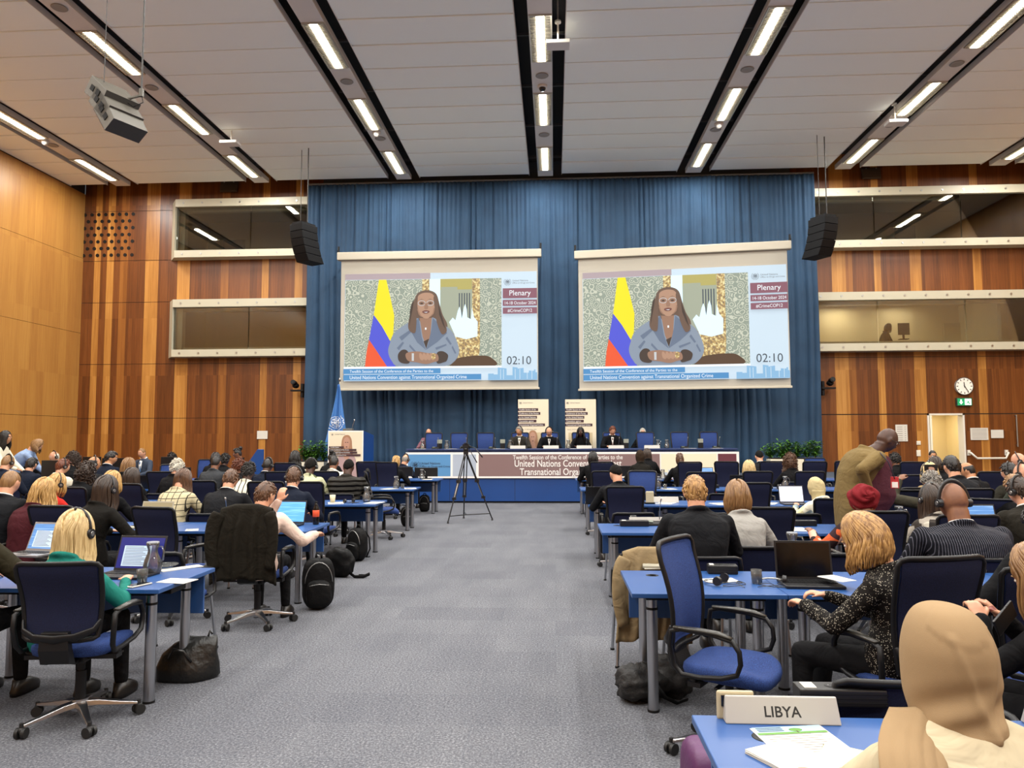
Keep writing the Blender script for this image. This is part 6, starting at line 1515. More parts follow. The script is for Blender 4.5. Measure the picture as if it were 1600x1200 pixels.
drape('coat', 'beige overcoat hung over the low visitor chair at the aisle', (COATV.location.x, COATV.location.y, 0), 0, .44, .62, .25, K('camel_coat', '857457', rough=.9), 9, z_top=.86, yb=-.28)
drape('coat', 'black coat thrown over the sideways office chair', (COATCH.location.x, COATCH.location.y, 0), COATCH.rotation_euler.z, .44, .35, .12, K('thrown_black', '191817'), 2, z_top=1.14, yb=-.28, sleeves=False)
# ================================================================== BAGS
M_bag = mat('bag_black_nylon', '0c0c0d', .6, spec=.15, bump=(14, .5, .02)); M_zip = mat('zip_silver', '9a9a9a', .35, .8)
def blob(b, c, r, seed, amp=.12, mi=0, flat=True, pw=2.6):
    o = Vector((seed*3.1, seed*1.7, 0))
    b.ell(c, r, mi, 36, 24, None, lambda d: 1/((abs(d.x)**pw + abs(d.y)**pw + abs(d.z)**pw)**(1/pw)) * (1 + amp*noise.noise(d*2.2+o) + amp*.5*noise.noise(d*5+o)))
def backpack(x, y, rz, lab, s=1.0, seed=1, group='black bags on the floor'):
    o = thing('backpack', lab, 'backpack', (x, y, 0), rz, group)
    b = MB(); blob(b, (0,0,.235*s), (.15*s,.10*s,.235*s), seed, .06, pw=3.2); b.build('main_compartment', M_bag, o)
    b = MB(); blob(b, (.0,-.10*s,.15*s), (.115*s,.05*s,.13*s), seed+1, .05, pw=3); b.build('front_pocket', M_bag, o)
    MB().tube([(math.cos(a)*.125*s, -.075*s-.02*math.sin(a), (.25+.19*math.sin(a))*s) for a in [PI*k/12 for k in range(13)]], .005, n=6).build('zip', M_zip, o)
    MB().tube([(-.09*s,-.148*s,.235*s), (0,-.155*s,.25*s), (.09*s,-.148*s,.235*s)], .004, n=6).build('zip', M_zip, o)
    MB().tube([(-.03,.02,.46*s), (-.02,.02,.51*s), (.02,.02,.51*s), (.03,.02,.46*s)], .011, n=8).build('carry_handle', M_bag, o)
    for sx in (-1, 1): MB().tube([(sx*.07*s,.09*s,.42*s), (sx*.09*s,.15*s,.32*s), (sx*.10*s,.16*s,.16*s), (sx*.10*s,.09*s,.05*s)], .014, 0, 8, .4, up=(1,0,0)).build('shoulder_strap', M_bag, o)
    return o
q = fl(497, 950); backpack(q.x, q.y, R(20), 'tall black backpack with silver zips standing beside the draped jacket', 1.05, 3)
q = fl(600, 0+872) if 0 else fl(535, 902); 
o = thing('shoulder_bag', 'black shoulder bag with its strap lying on the carpet beside the backpack', 'bag', (q.x-.05, q.y+.05, 0), R(-20), 'black bags on the floor')
b = MB(); blob(b, (0,0,.17), (.19,.10,.17), 6, .12, pw=2.8); b.build('body', M_bag, o); MB().tube([(.16,-.02,.06), (.24,-.03,.02), (.34,0,.02), (.40,.05,.05), (.33,.07,.02), (.24,.06,.015)], .02, 0, 8, .35).build('strap', M_bag, o)
q = fl(558, 876); backpack(q.x, q.y, R(-30), 'black crumpled backpack by the chrome desk legs of the fourth desk row', .95, 9)
q = fl(644, 822); backpack(q.x-.1, q.y, R(10), 'black bag leaning on the desk leg in the fifth row', .8, 12)
q = fl(686, 800); backpack(q.x-.35, q.y+.1, R(0), 'black bag under the front row desk beside the tripod', .8, 14)
# leather tote by the blonde woman
q = fl(258, 1078); o = thing('tote_bag', 'black leather tote bag slumped against the near chrome desk leg', 'bag', (q.x+.03, q.y+.24, 0), R(12))
b = MB(); rings = []
for z, a, d, xx in ((0,.20,.11,0), (.02,.215,.12,0), (.10,.21,.11,.0), (.18,.185,.08,.02), (.24,.15,.045,.06), (.285,.10,.015,.10)):
    rings.append([(math.cos(t)*a*(1+.05*math.sin(3*t+z*20)) + xx, math.sin(t)*d*(1+.08*math.sin(4*t+z*14)), z+.01*math.sin(t*3)*(z>.1)) for t in [2*PI*k/36 for k in range(36)]])
b.loft(rings); b.build('body', mat('tote_leather', '121211', .38, bump=(9,.6,.03)), o)
MB().tube([(-.10,-.09,.17), (-.06,-.13,.24), (0,-.12,.22), (.05,-.10,.14)], .009, n=8).build('handle', mat('tote_leather'), o)
MB().tube([(.13,.0,.27), (.15,0,.325), (.165,.0,.30)], .008, n=8).build('handle', mat('tote_leather'), o)
# dark bundle of clothing / bag under the clock side desk
q = fl(1020, 1095); o = thing('duffel_bag', 'black soft duffel bag slumped under the clock side desk corner', 'bag', (q.x+.02, q.y+.05, 0), R(15))
b = MB(); blob(b, (-.10,0,.11), (.16,.14,.11), 21, .25, pw=2.3); blob(b, (.13,.02,.13), (.15,.13,.13), 22, .25, pw=2.3); b.build('body', mat('bag_cloth', '161515', .7, bump=(18,.6,.03)), o); MB().tube([(-.05,-.14,.14),(.0,-.17,.06),(.08,-.17,.02),(.16,-.15,.03)], .014, 0, 8, .4).build('strap', M_bag, o)
# purple case at the near desk
o = thing('luggage_case', 'small purple case standing under the near desk corner', 'suitcase', (.615, 3.22, 0), R(5))
b = MB(); blob(b, (0,0,.22), (.085,.14,.21), 31, .02, pw=5); b.build('shell', mat('purple_nylon', '4a1c4a', .55, bump=(30,.3)), o); MB().tube([(-.03,-.14,.12),(-.07,-.1,.36),(-.07,.1,.36),(-.03,.14,.12)], .004, n=6).build('piping', mat('pink_piping', 'a05080', .5), o)
# ================================================================== THINGS ON THE DESKS
TZ = .7505
def thin_glass(name, tint, ior):
    m = mat(name); gt = N(m, 'ShaderNodeBsdfTransparent'); gg = N(m, 'ShaderNodeBsdfGlossy', Roughness=.03); f_ = N(m, 'ShaderNodeFresnel', IOR=ior); gm = N(m, 'ShaderNodeMixShader')
    gt.inputs[0].default_value = tint; L(m, f_.outputs[0], gm.inputs[0]); L(m, gt.outputs[0], gm.inputs[1]); L(m, gg.outputs[0], gm.inputs[2]); df = N(m, 'ShaderNodeBsdfDiffuse'); m2 = N(m, 'ShaderNodeMixShader'); m2.inputs[0].default_value = .05; L(m, gm.outputs[0], m2.inputs[1]); L(m, df.outputs[0], m2.inputs[2]); L(m, m2.outputs[0], m.node_tree.nodes['Material Output'].inputs['Surface']); return m  # small white diffuse share stands in for light refracted through the glass
M_gls = thin_glass('clear_glass', (.93,.95,.95,1), 1.7); M_water = thin_glass('water', (.9,.94,.95,1), 1.33)
M_lap = mat('laptop_black', '101012', .4); M_laps = mat('laptop_silver', '8c8c8e', .35, .6)
def screen_mat(name, c1, c2, e, sc=30):
    m = mat(name, c1, .3, emit=e); v = mapped(m, (1, 1, sc)); n = N(m, 'ShaderNodeTexNoise', Scale=3.0, Detail=2.0); L(m, v, n.inputs['Vector']); r = ramp(m, [(.5, c1), (.62, c2)]); L(m, n.outputs['Fac'], r.inputs['Fac']); L(m, r.outputs['Color'], BS(m).inputs['Emission Color']); return m
M_off = mat('screen_off', '07070a', .12); M_scr1 = screen_mat('screen_blue', '4a78b0', 'a4c4e4', .6); M_scr2 = screen_mat('screen_white', 'd8dcf4', 'a0a6c8', .8, 40); M_scr3 = screen_mat('screen_navy', '55708f', '8aa6c0', .5, 46); M_scr4 = screen_mat('screen_cyan', 'b8ecec', 'dff8f8', .8)
M_khaki = mat('laptop_lid_khaki', '8f8464', .5)
def laptop(x, y, rz, lab, scr=None, w=.34, d=.235, ang=105, body=None, z=TZ, frame=None, win=False):
    o = thing('laptop', lab, 'laptop', (x, y, z), rz); body = body or M_lap
    base = MB().cbox((0,0,.010), (w,d,.018)).build('base', body, o, bevel=.004)
    k = MB(); 
    for r_ in range(5):
        for c_ in range(13): k.cbox((-w*.42+c_*w*.07, d*.30-r_*.021, .0205), (w*.058,.016,.004))
    k.build('keyboard', M_black, o); MB().cbox((0,-d*.30,.0195), (.10,.055,.002)).build('touchpad', M_black, o)
    a = R(ang); hy = d/2; Mx = Matrix.Translation((0, hy, .018)) @ Matrix.Rotation(a - PI/2, 4, 'X').inverted()
    lid = MB().box(-w/2, w/2, 0, .008, 0, d+.005, 0, Mx).build('lid', frame or body, o, bevel=.002)
    b = MB().box(-w/2+.012, w/2-.012, -.0015, 0, .016, d-.01, 0, Mx)
    if win:
        b.box(-w/2+.05, w/2-.10, -.003, -.0015, .03, d*.72, 1, Mx)
        for r_ in range(12): b.box(-w/2+.06, w/2-.12-(r_%3)*.02, -.0036, -.003, .04+r_*.011, .044+r_*.011, 2, Mx)
    b.build('screen', [scr or M_off, mat('window_pale', 'a8bcd0', .4, emit=.5), mat('window_text', '6a7488', .4)], o)
    return o
def carafe(x, y, lab, z=TZ, s=1.0):
    o = thing('carafe', lab, 'carafe', (x, y, z), random.Random(hash_(lab)).uniform(-1,1), 'glass water carafes')
    MB().lathe([(.001,.004),(.048*s,.004),(.056*s,.02),(.058*s,.06),(.050*s,.10),(.034*s,.14),(.030*s,.165),(.040*s,.20),(.042*s,.215),(.040*s,.215),(.0385*s,.20),(.0285*s,.165),(.0325*s,.14),(.0485*s,.10),(.0565*s,.06),(.0545*s,.02),(.046*s,.008),(.001,.008)], 0, 28).build('vessel', M_gls, o)
    MB().tube([(.036*s,0,.19),(.07*s,0,.19),(.085*s,0,.15),(.08*s,0,.10),(.052*s,0,.085)], .006, n=8).build('handle', M_gls, o)
    MB().cyl((0,0,.205), (0,0,.222), .039*s).build('lid', mat('clear_lid', 'c8ccd0', .2, alpha=.5), o)
    return o
def glass(x, y, lab, z=TZ, drink=None):
    o = thing('drinking_glass', lab, 'glass', (x, y, z), 0, 'drinking glasses')
    MB().lathe([(.001,.002),(.029,.002),(.035,.09),(.0335,.09),(.0275,.008),(.001,.008)], 0, 24).build('vessel', M_gls, o)
    MB().lathe([(.001,.009),(.027,.009),(.031,.05),(.001,.05)], 0, 24).build('drink', drink or M_water, o); return o
def papers(x, y, rz, lab, w=.21, h=.297, n=3, col=None, z=TZ, lines=True):
    b = MB(); rr = random.Random(hash_(lab))
    for i in range(n): b.box(-w/2, w/2, -h/2, h/2, i*.0016, i*.0016+.0011, 0, rotz(rr.uniform(-.06,.06)))
    if lines:
        for r_ in range(14): b.box(-w*.4, w*.4-(r_*7%5)*.01, h*.40-r_*h*.057, h*.41-r_*h*.057, n*.0016, n*.0016+.0003, 1)
    o = b.build('paper_sheet', [col or M_paper, M_grey], None, (x, y, z), rz); return tag(o, lab, 'papers', 'papers on the desks')
def nameplate(x, y, lab, txt=None, rz=0, z=TZ, w=.38, face=-1):
    o = thing('nameplate', lab, 'nameplate', (x, y, z), rz, 'country nameplates'); 
    MB().add([(-w/2,-.035,0),(w/2,-.035,0),(w/2,.035,0),(-w/2,.035,0),(-w/2+.005,-.004,.082),(w/2-.005,-.004,.082),(w/2-.005,.004,.082),(-w/2+.005,.004,.082)], [(0,3,2,1),(4,5,6,7),(0,1,5,4),(1,2,6,5),(2,3,7,6),(3,0,4,7)], 0, False).build('plate', mat('nameplate_acrylic', 'a9a6a0', .35), o, bevel=.004)
    if txt:
        a = math.atan2(.031, .082); Mx = Matrix.Translation((0, -.0355+.0095, .022)) @ Matrix.Rotation(-a, 4, 'X')
        MB().text(txt, .047, Mx, 0, .0008, 'CENTER', 1.0, .016).build('lettering', M_ink, o)
    return o
def console(x, y, lab, rz=0, z=TZ, arm=True):
    "black conference microphone unit"
    o = thing('microphone', lab, 'microphone', (x, y, z), rz, 'desk microphone units'); 
    MB().add([(-.10,-.06,0),(.10,-.06,0),(.10,.06,0),(-.10,.06,0),(-.095,-.055,.025),(.095,-.055,.025),(.095,.055,.055),(-.095,.055,.055)], [(0,3,2,1),(4,5,6,7),(0,1,5,4),(1,2,6,5),(2,3,7,6),(3,0,4,7)], 0, False).build('console', M_frame, o, bevel=.006)
    if arm: MB().tube([(.07,.03,.05), (.07,.02,.14), (.075,-.02,.24), (.08,-.05,.29)], [.0045,.0045,.0045,.010], n=8).build('gooseneck', M_steel, o)
    MB().cbox((-.04,.0,.045), (.07,.05,.006), 0, Matrix.Rotation(.25,4,'X')).build('display', mat('console_display', '6c7468', .3), o)
    return o
def powerbox(x, y, lab, rz=0, z=TZ, w=.30):
    o = thing('power_box', lab, 'power strip', (x, y, z), rz); MB().cbox((0,0,.03), (w,.09,.06)).build('housing', mat('power_box_black', '0f0e0d', .45), o, bevel=.006)
    b = MB()
    for k in range(3): b.cyl((-w*.1+k*w*.2,.0,.0605), (-w*.1+k*w*.2,0,.0615), .021, mi=0); b.cyl((-w*.1+k*w*.2-.008,0,.062), (-w*.1+k*w*.2-.008,0,.0625), .003, mi=1)
    b.build('socket', [M_frame, M_steel], o); MB().cbox((-w*.36,0,.061), (w*.14,.06,.002)).build('sticker', M_paper, o)
    b = MB()
    for k in range(3): b.box(-w/2, w/2, -.047, -.045, .012+k*.015, .016+k*.015)
    b.build('fin', M_black, o); return o
def headset(x, y, lab, rz=0, z=TZ, cable=True):
    o = thing('headphones', lab, 'headphones', (x, y, z), rz, 'headphones lying on the desks')
    MB().tube([(math.cos(a)*.075, math.sin(a)*.09, .018) for a in [PI*k/12 for k in range(13)]], .006, 0, 8, 1.6, up=(0,0,1)).build('headband', M_hps, o)
    for s in (-1, 1): MB().cyl((s*.075-.012*s,-.01,.032), (s*.075+.012*s,-.01,.032), .030, .027, n=18).build('ear_cup', M_hp, o)
    if cable:
        r = random.Random(hash_(lab)); pts = [(.075,-.03,.008)]
        for k in range(9): pts.append((.02+.09*math.sin(k*1.3)+r.uniform(-.03,.03), -.06-.018*k*.5+.05*math.cos(k*1.9), .006+.003*(k % 2)))
        MB().tube(smoothpath(pts, 3), .0025, n=6).build('cable', M_hp, o)
    return o
def dp(px, py, z=TZ): q = fl(px, py, z); return q.x, q.y
# --- row 2 flag side, near blonde woman
x, y = dp(196, 905); laptop(x-.06, y+.10, R(-5), 'open black laptop in front of the blonde woman in teal', mat('navy_desktop', '1c2370', .3, emit=.22), .36, .24, 108, win=True)
x, y = dp(45, 868); laptop(x, y+.02, R(-9), 'open silver laptop with a blue document at the picture edge', M_scr1, .34, .235, 112, body=M_laps, win=True)
x, y = dp(228, 900); carafe(x, y+.08, 'glass carafe beside the phone of the blonde woman', s=1.05)
x, y = dp(222, 911); glass(x, y, 'clear water glass in front of the near carafe')
x, y = dp(225, 912); o = thing('mobile_phone', 'black mobile phone with white edge lying beside the near laptop', 'phone', (x, y-.07, TZ), R(-20)); MB().cbox((0,0,.006), (.078,.155,.010)).build('case', mat('phone_white', 'bdb8ac', .4), o, bevel=.004); MB().cbox((0,0,.0115), (.066,.135,.002)).build('screen', M_off, o)
x, y = dp(277, 908); papers(x, y, R(-8), 'white sheet at the desk corner next to the aisle', .21, .15, 2, lines=False)
x, y = dp(280, 889); papers(x, y+.02, R(-40), 'folded printed leaflet behind the white corner sheet', .10, .297, 3)
x, y = dp(254, 888); o = MB().lathe([(.001,.002),(.05,.002),(.085,.018),(.095,.022),(.094,.026),(.05,.008),(.001,.008)], 0, 32).build('glass_dish', M_gls, None, (x, y+.03, TZ)); tag(o, 'scalloped clear glass dish beside the near carafe', 'dish')
x, y = dp(20, 893); headset(x, y-.02, 'black headphones with coiled cable near the picture edge', R(30))
x, y = dp(60, 893); console(x+.05, y+.16, 'black microphone unit behind the silver laptop', 0)
# --- row 3 flag side
x, y = dp(214, 828); laptop(x, y+.18, R(-4), 'open laptop with khaki screen under the hand of the dark-haired woman', M_khaki, .36, .25, 108, body=mat('laptop_pale', '9c9684', .5))
x, y = dp(245, 823); g = glass(x, y, 'glass of orange juice in front of the tilted empty chair', drink=mat('orange_juice', 'e08a12', .4))
x, y = dp(441, 824); laptop(x-.03, y+.12, R(-6), 'open laptop with bright blue slides before the man in the white shirt', screen_mat('screen_sky', '4c90d8', '8cc0f0', .9, 20), .36, .24, 105)
x, y = dp(487, 822); o = thing('drink_bottle', 'dark cola bottle with an orange label on the desk end', 'bottle', (x, y+.14, TZ)); 
MB().lathe([(.001,.002),(.03,.002),(.034,.01),(.033,.05),(.035,.09),(.035,.15),(.028,.185),(.014,.215),(.013,.235),(.001,.235)], 0, 24).build('bottle_body', mat('cola', '0d0b0c', .12), o)
MB().lathe([(.0352,.085),(.0362,.086),(.0362,.155),(.0352,.156)], 0, 24).build('bottle_label', mat('orange_label', 'd8502a', .5), o); MB().cyl((0,0,.232), (0,0,.25), .0155).build('bottle_cap', M_black, o)
x, y = dp(372, 825); powerbox(x+.05, y+.12, 'black power box before the man in charcoal', 0, w=.2); x, y = dp(300, 828); papers(x, y, R(20), 'small white card beside the office chair of row three', .12, .17, 1)
x, y = dp(330, 822); console(x, y+.2, 'microphone unit beyond the empty tilted chair')
# --- generic dressing of the other rows (visible parts)
def row_items(r, side, spec):
    y0 = ROWS[r]
    for kind, px, dy, lab in spec:
        q = at(px, 760, y0+dy); x, y = q.x, y0+dy
        if kind == 'c': carafe(x, y, lab)
        elif kind == 'g': glass(x, y, lab)
        elif kind == 'p': papers(x, y, R((hash_(lab) % 60)-30), lab)
        elif kind == 'm': console(x, y, lab)
        elif kind == 'n': nameplate(x, y, lab)
        elif kind == 'h': headset(x, y, lab, R(hash_(lab) % 90))
        elif kind == 'w': powerbox(x, y, lab)
        elif kind == 'L': laptop(x, y, 0, lab, M_scr1)
        elif kind == 'W': laptop(x, y, 0, lab, M_scr2)
        elif kind == 'D': laptop(x, y, R(180), lab, None)
row_items(3, -1, [('c', 573, .45, 'glass carafe at the aisle end before the black puffer coat'), ('h', 545, .3, 'headphones lying before the low chair of the puffer coat'), ('p', 585, .3, 'white papers at the desk end before the turned chair'), ('p', 525, .25, 'white paper beside the pale cup on the fourth row'), ('m', 300, .6, 'microphone unit beyond the checked blazer'), ('p', 355, .5, 'white papers beyond the tousled-haired man'), ('m', 440, .6, 'microphone unit beyond the navy suit'), ('p', 150, .4, 'papers between curly hair and blonde hair'), ('L', 60, .5, 'laptop beside the red jacket')])
x, y = at(520, 760, ROWS[3]+.35).x, ROWS[3]+.35
tag(MB().lathe([(.001,.002),(.033,.002),(.042,.11),(.040,.11),(.031,.006),(.001,.006)], 0, 20).build('paper_cup', mat('cup_cream', 'c8c0a0', .6), None, (x, y, TZ)), 'pale cup at the edge of the fourth row desk', 'cup')
row_items(4, -1, [('c', 619, .35, 'glass carafe on the fifth row end before the ponytailed woman'), ('g', 629, .3, 'water glass next to the carafe of the fifth row end'), ('p', 608, .2, 'white papers left of the fifth row carafe'.replace('left of', 'beside')), ('p', 641, .3, 'white papers at the end of the fifth row desk'), ('m', 290, .5, 'microphone unit before the white wavy hair'), ('p', 300, .2, 'papers beside the white wavy hair'), ('p', 320, .3, 'papers before the bald man in grey'), ('D', 238, .3, 'dark laptop beside the ash blonde woman')])
row_items(5, -1, [('c', 659, .3, 'glass carafe in the front row beside the black desk screen'), ('p', 668, .2, 'white sheets in the front row under the black desk screen')])
row_items(5, 1, [('c', 1036, .2, 'glass carafe beside the white sleeves'), ('g', 1042, .3, 'water glass beside the white sleeves carafe'), ('p', 1029, .3, 'white pages behind the white sleeves'), ('L', 1105, .3, 'laptop in the front row near the cream banner') ])
row_items(4, 1, [('c', 1028, .3, 'small glass carafe behind the chair that faces the room'), ('g', 1039, .2, 'water glass behind the chair that faces the room'), ('p', 1045, .2, 'white papers on the fifth row beside the water glass'), ('h', 1210, .2, 'headphones on the fifth row beside the tall chairs'), ('c', 1227, .3, 'glass carafe near the large brown curls'), ('g', 1218, .1, 'water glass near the large brown curls'), ('w', 1110, .5, 'power box in the fifth row beyond the blond hair'), ('D', 1152, .4, 'pale laptop beyond the grey blazer')])
row_items(3, 1, [('p', 1040, .3, 'white papers behind the fourth row nameplate'), ('h', 1140, .3, 'headphones beyond the ash brown bob'), ('p', 1125, .2, 'white papers beyond the grey blazer'), ('p', 1200, .3, 'white papers behind the bright laptop'), ('D', 933, .25, 'dark laptop at the aisle end before the man in the black cap'), ('W', 1241, .15, 'laptop with a bright white page before the cream headscarf'), ('p', 1565, .2, 'white papers beside the olive suit'), ('m', 1590, .5, 'microphone unit beside the olive suit')])
x, y = at(1050, 760, ROWS[3]+.45).x, ROWS[3]+.45; nameplate(x-.1, y, 'pale nameplate in the fourth row before the blond man', None, z=TZ)
x, y = at(1015, 760, ROWS[3]+.2).x, ROWS[3]+.2; o = thing('receiver_unit', 'pale receiver unit beside the man in the black cap', 'receiver', (x, y, TZ), 0, 'receiver units'); MB().cbox((0,0,.09), (.11,.03,.17)).build('casing', mat('receiver_cream', 'b8ac8c', .5), o, bevel=.01); MB().cbox((0,.05,.012), (.14,.14,.024)).build('base', M_black, o, bevel=.005)
row_items(2, 1, [('m', 1020, .62, 'microphone unit at the near corner of the third row, clock side'), ('w', 990, .55, 'black power box with a white plug on the third row'), ('p', 1242, .3, 'white sheet on the third row beside the orange sleeve'), ('w', 1250, .62, 'power box on the third row beyond the white sheet'), ('c', 1403, .45, 'glass carafe beside the monochrome print'), ('g', 1395, .3, 'water glass in front of the carafe beside the turban'), ('h', 1412, .22, 'headphones beside the carafe near the monochrome print'), ('h', 1515, .3, 'headphones before the brown suit'), ('L', 1540, .2, 'open laptop with a light blue page beyond the pinstripe suit')])
x, y = dp(975, 818); glass(x+.10, y-.02, 'small water glass alone on the third row desk by the aisle')
nameplate(.98, ROWS[2]+.66, 'grey nameplate standing under the chair of the black cap', 'GSA' if 0 else None)
# --- row 2 clock side desk
x, y = dp(1000, 886); papers(x+.08, y+.0, 0, 'white card standing behind the free chair', .12, .16, 1, lines=False)
for px, py, h in ((1108, 880, .13), (1020, 884, .07)):
    x, y = dp(px, py)
    o = thing('receiver_unit', 'pale standing receiver with a folded base beyond the free chair' if h > .1 else 'low white receiver base at the desk corner beyond the free chair', 'receiver', (x+.02, y, TZ), R(-6), 'receiver units')
    MB().cbox((0,.04,h/2+.01), (.15,.02,h), 0, Matrix.Rotation(-.15, 4, 'X')).build('casing', mat('receiver_cream', 'b8ac8c', .5), o, bevel=.008); MB().cbox((0,-.05,.012), (.19,.16,.022)).build('base', mat('receiver_base', '9c9888', .5), o, bevel=.006)
x, y = dp(1130, 897); powerbox(x, y+.03, 'low black junction box behind the headphones of row two', R(-4), w=.2)
x, y = dp(1128, 912); headset(x-.02, y-.02, 'black headphones with white cups beside the free blue chair', R(60))
x, y = dp(1118, 905); papers(x+.02, y-.04, R(8), 'cream sheet under the headphones near the free chair', .22, .14, 1, lines=False)
x, y = dp(1182, 912); glass(x, y, 'water glass wrapped by a headphone cable'); 
x, y = dp(1207, 912); headset(x, y, 'black headphones standing beside the cable-wrapped glass', R(-20))
x, y = dp(1240, 880); carafe(x+.01, y+.05, 'glass carafe beyond the dark laptop', s=1.0)
x, y = dp(1265, 920); laptop(x+.04, y+.10, R(-2), 'open black laptop with its dark screen beside the ginger blonde woman', None, .36, .24, 100)
x, y = dp(1302, 915); papers(x+.0, y-.06, R(25), 'loose papers held by the ginger blonde woman', .12, .2, 2, z=TZ+.055)
x, y = dp(1488, 905); headset(x, y, 'tangled black headphones beyond the big chair', R(-40)); x, y = dp(1495, 895); powerbox(x+.0, y+.03, 'black power box beyond the big empty chair back', 0, w=.32)
x, y = dp(1540, 890); o = thing('receiver_unit', 'pale receiver beside the black-suited forearm', 'receiver', (x, y+.05, TZ), 0, 'receiver units'); MB().cbox((0,0,.06), (.08,.02,.12)).build('casing', mat('receiver_cream', 'b8ac8c', .5), o, bevel=.008)
# microphone arm reaching across beyond the desk (row 2 clock side)
# --- LIBYA desk
nameplate(fl(1197, 1098, TZ).x, ROWS[0]+.735, 'grey nameplate reading LIBYA on the near desk', 'LIBYA', w=.375)
nameplate(fl(1640, 1105, TZ).x+.02, ROWS[0]+.74, 'grey nameplate cut off by the picture edge beside the headscarf', 'LITHUANIA', w=.40)
x, y = dp(1322, 1108); powerbox(x, y+.06, 'black ribbed power box with sockets beside the nameplate', 0, w=.30)
x, y = dp(1172, 1165)
o = papers(dp(1236, 1134)[0], 2.40, R(9), 'printed flyer with a blue sky and green tree picture on the near desk', .24, .29, 1); 
b = MB().box(-.115, .115, .085, .145, .0021, .0024, 0).box(-.115, .115, .085, .10, .0024, .0027, 1); b.ell((.02,.115,.0026), (.022,.014,.0006), 1, 16, 6).box(.018,.022,.092,.112,.0026,.0031,2)
for r_ in range(3): b.box(-.105, -.02, .108+r_*.012, .115+r_*.012, .0026, .0029, 3)
b.build('printed_picture', [mat('flyer_sky', '9ab8d0', .6), mat('flyer_green', '5c8a3c', .6), mat('flyer_trunk', '4a3820', .6), mat('flyer_ink', '4a5a6a', .6)], o)
x, y = dp(1220, 1178); o = papers(x+.02, y-.05, R(28), 'stack of folded blank sheets at the near desk edge', .17, .21, 7, lines=False, z=TZ+.0002)
x, y = dp(1310, 1180); papers(x+.0, y-.05, R(-30), 'cream notepad beside the near woman', .15, .21, 4, col=mat('cream_paper', 'd8cc9a', .8), lines=False)
x, y = dp(1147, 1075, TZ)
o = thing('tablet_holder', 'pale receiver standing behind the LIBYA nameplate', 'receiver', (fl(1147, 1068, .8).x, ROWS[0]+.80+.3, .0)) if 0 else None
xx = at(1147, 1068, ROWS[0]+.70); o = thing('receiver_unit', 'pale receiver with black window behind the near nameplate', 'receiver', (xx.x, ROWS[0]+.72+.03, TZ), 0, 'receiver units')
o.location.y = ROWS[0]+.705; o.location.x = at(1147, 1068, 2.62).x; o.scale = (.8,.8,.8); MB().cbox((0,.06,.055), (.155,.02,.12)).build('casing', mat('receiver_cream', 'b8ac8c', .5), o, bevel=.01); MB().cbox((0,.048,.075), (.12,.006,.045)).build('display', M_off, o)
# --- phone of the woman at the edge
q = at(1570, 966, 3.28); o = thing('mobile_phone', 'dark phone held up in both hands by the woman in the black sweater', 'phone', q, R(30)); MB().cbox((0,0,0), (.075,.010,.15), 0, Matrix.Rotation(R(60), 4, 'Y')).build('case', M_lap, o, bevel=.003)
q = CAMM['M'] @ CAMM['WR'][1]; o = thing('mobile_phone', 'black phone raised by the grey-haired person', 'phone', q + Vector((.0,.03,.10)), 0); MB().cbox((0,0,0), (.15,.010,.075)).build('case', M_lap, o, bevel=.003)
# --- black screens standing on the front row desks and the secretariat desks
def deskscreen(px0, px1, pyt, Y, lab, zb=.75):
    a, c = at(px0, pyt, Y), at(px1, pyt, Y); w = c.x-a.x; h = max(.25, a.z-zb-.04); o = thing('monitor', lab, 'monitor', ((a.x+c.x)/2, Y, zb), 0, 'black desk monitors')
    MB().box(-w/2, w/2, -.02, .02, .05, h).build('screen', mat('monitor_black', '0c0c0e', .35), o, bevel=.005); MB().box(-.12,.12,-.07,.07,0,.012).box(-.03,.03,-.01,.01,.01,.07).build('stand', M_black, o); return o
deskscreen(648, 684, 728, 16.85, 'wide black monitor at the aisle end of the front row, flag side')
deskscreen(598, 645, 727, 16.95, 'black monitor behind the ponytailed woman')
deskscreen(950, 1012, 725, 16.9, 'wide black monitor between the two headscarves')
deskscreen(905, 928, 726, 16.9, 'black monitor at the aisle end of the front row, clock side')
deskscreen(252, 276, 711, 16.75, 'black monitor before the low black hair')
deskscreen(130, 158, 711, 16.75, 'black monitor behind the large dark curls'); deskscreen(160, 208, 713, 16.75, 'wide black monitor before the wood wall'); deskscreen(66, 118, 716, 14.0, 'wide black monitor beside the stooping woman')
deskscreen(284, 298, 727, 13.9, 'narrow black monitor beside the white wavy hair')
# ---------------------------------------------------------------- head table things
HZ = HT+.75
for i, px in enumerate((680, 724, 769, 818, 866, 912, 963, 1018, 1070, 1120)):
    q = at(px, 700, SY+.35); c = console(q.x, SY+.38, 'microphone console %s from the flag on the head table' % ['first','second','third','fourth','fifth','sixth','seventh','eighth','ninth','tenth'][i], PI if 0 else 0, HZ)
for i, px in enumerate((809, 861, 913, 963, 1019)):
    nameplate(at(px, 703, SY+.12).x, SY+.14, 'cream nameplate %s of the five on the head table' % ['first','second','third','fourth','fifth'][i], None, 0, HZ, .40)
for i, px in enumerate((660, 698, 797, 888, 1028, 1042)):
    carafe(at(px, 700, SY+.3).x, SY+.3, 'glass carafe %s from the flag on the head table' % ['first','second','third','fourth','fifth','sixth'][i], HZ, 1.1)
for i, px in enumerate((686, 785, 979, 1096)):
    q = at(px, 700, SY+.45); o = thing('timer_display', 'small grey timer display %s from the flag on the head table' % ['first','second','third','fourth'][i], 'timer', (q.x, SY+.55, HZ), 0, 'timer displays'); MB().cbox((0,0,.19), (.13,.04,.10)).build('display', mat('timer_grey', '8c9084', .4), o, bevel=.004); MB().cbox((0,0,.07), (.12,.10,.14)).build('stand', M_frame, o, bevel=.005)
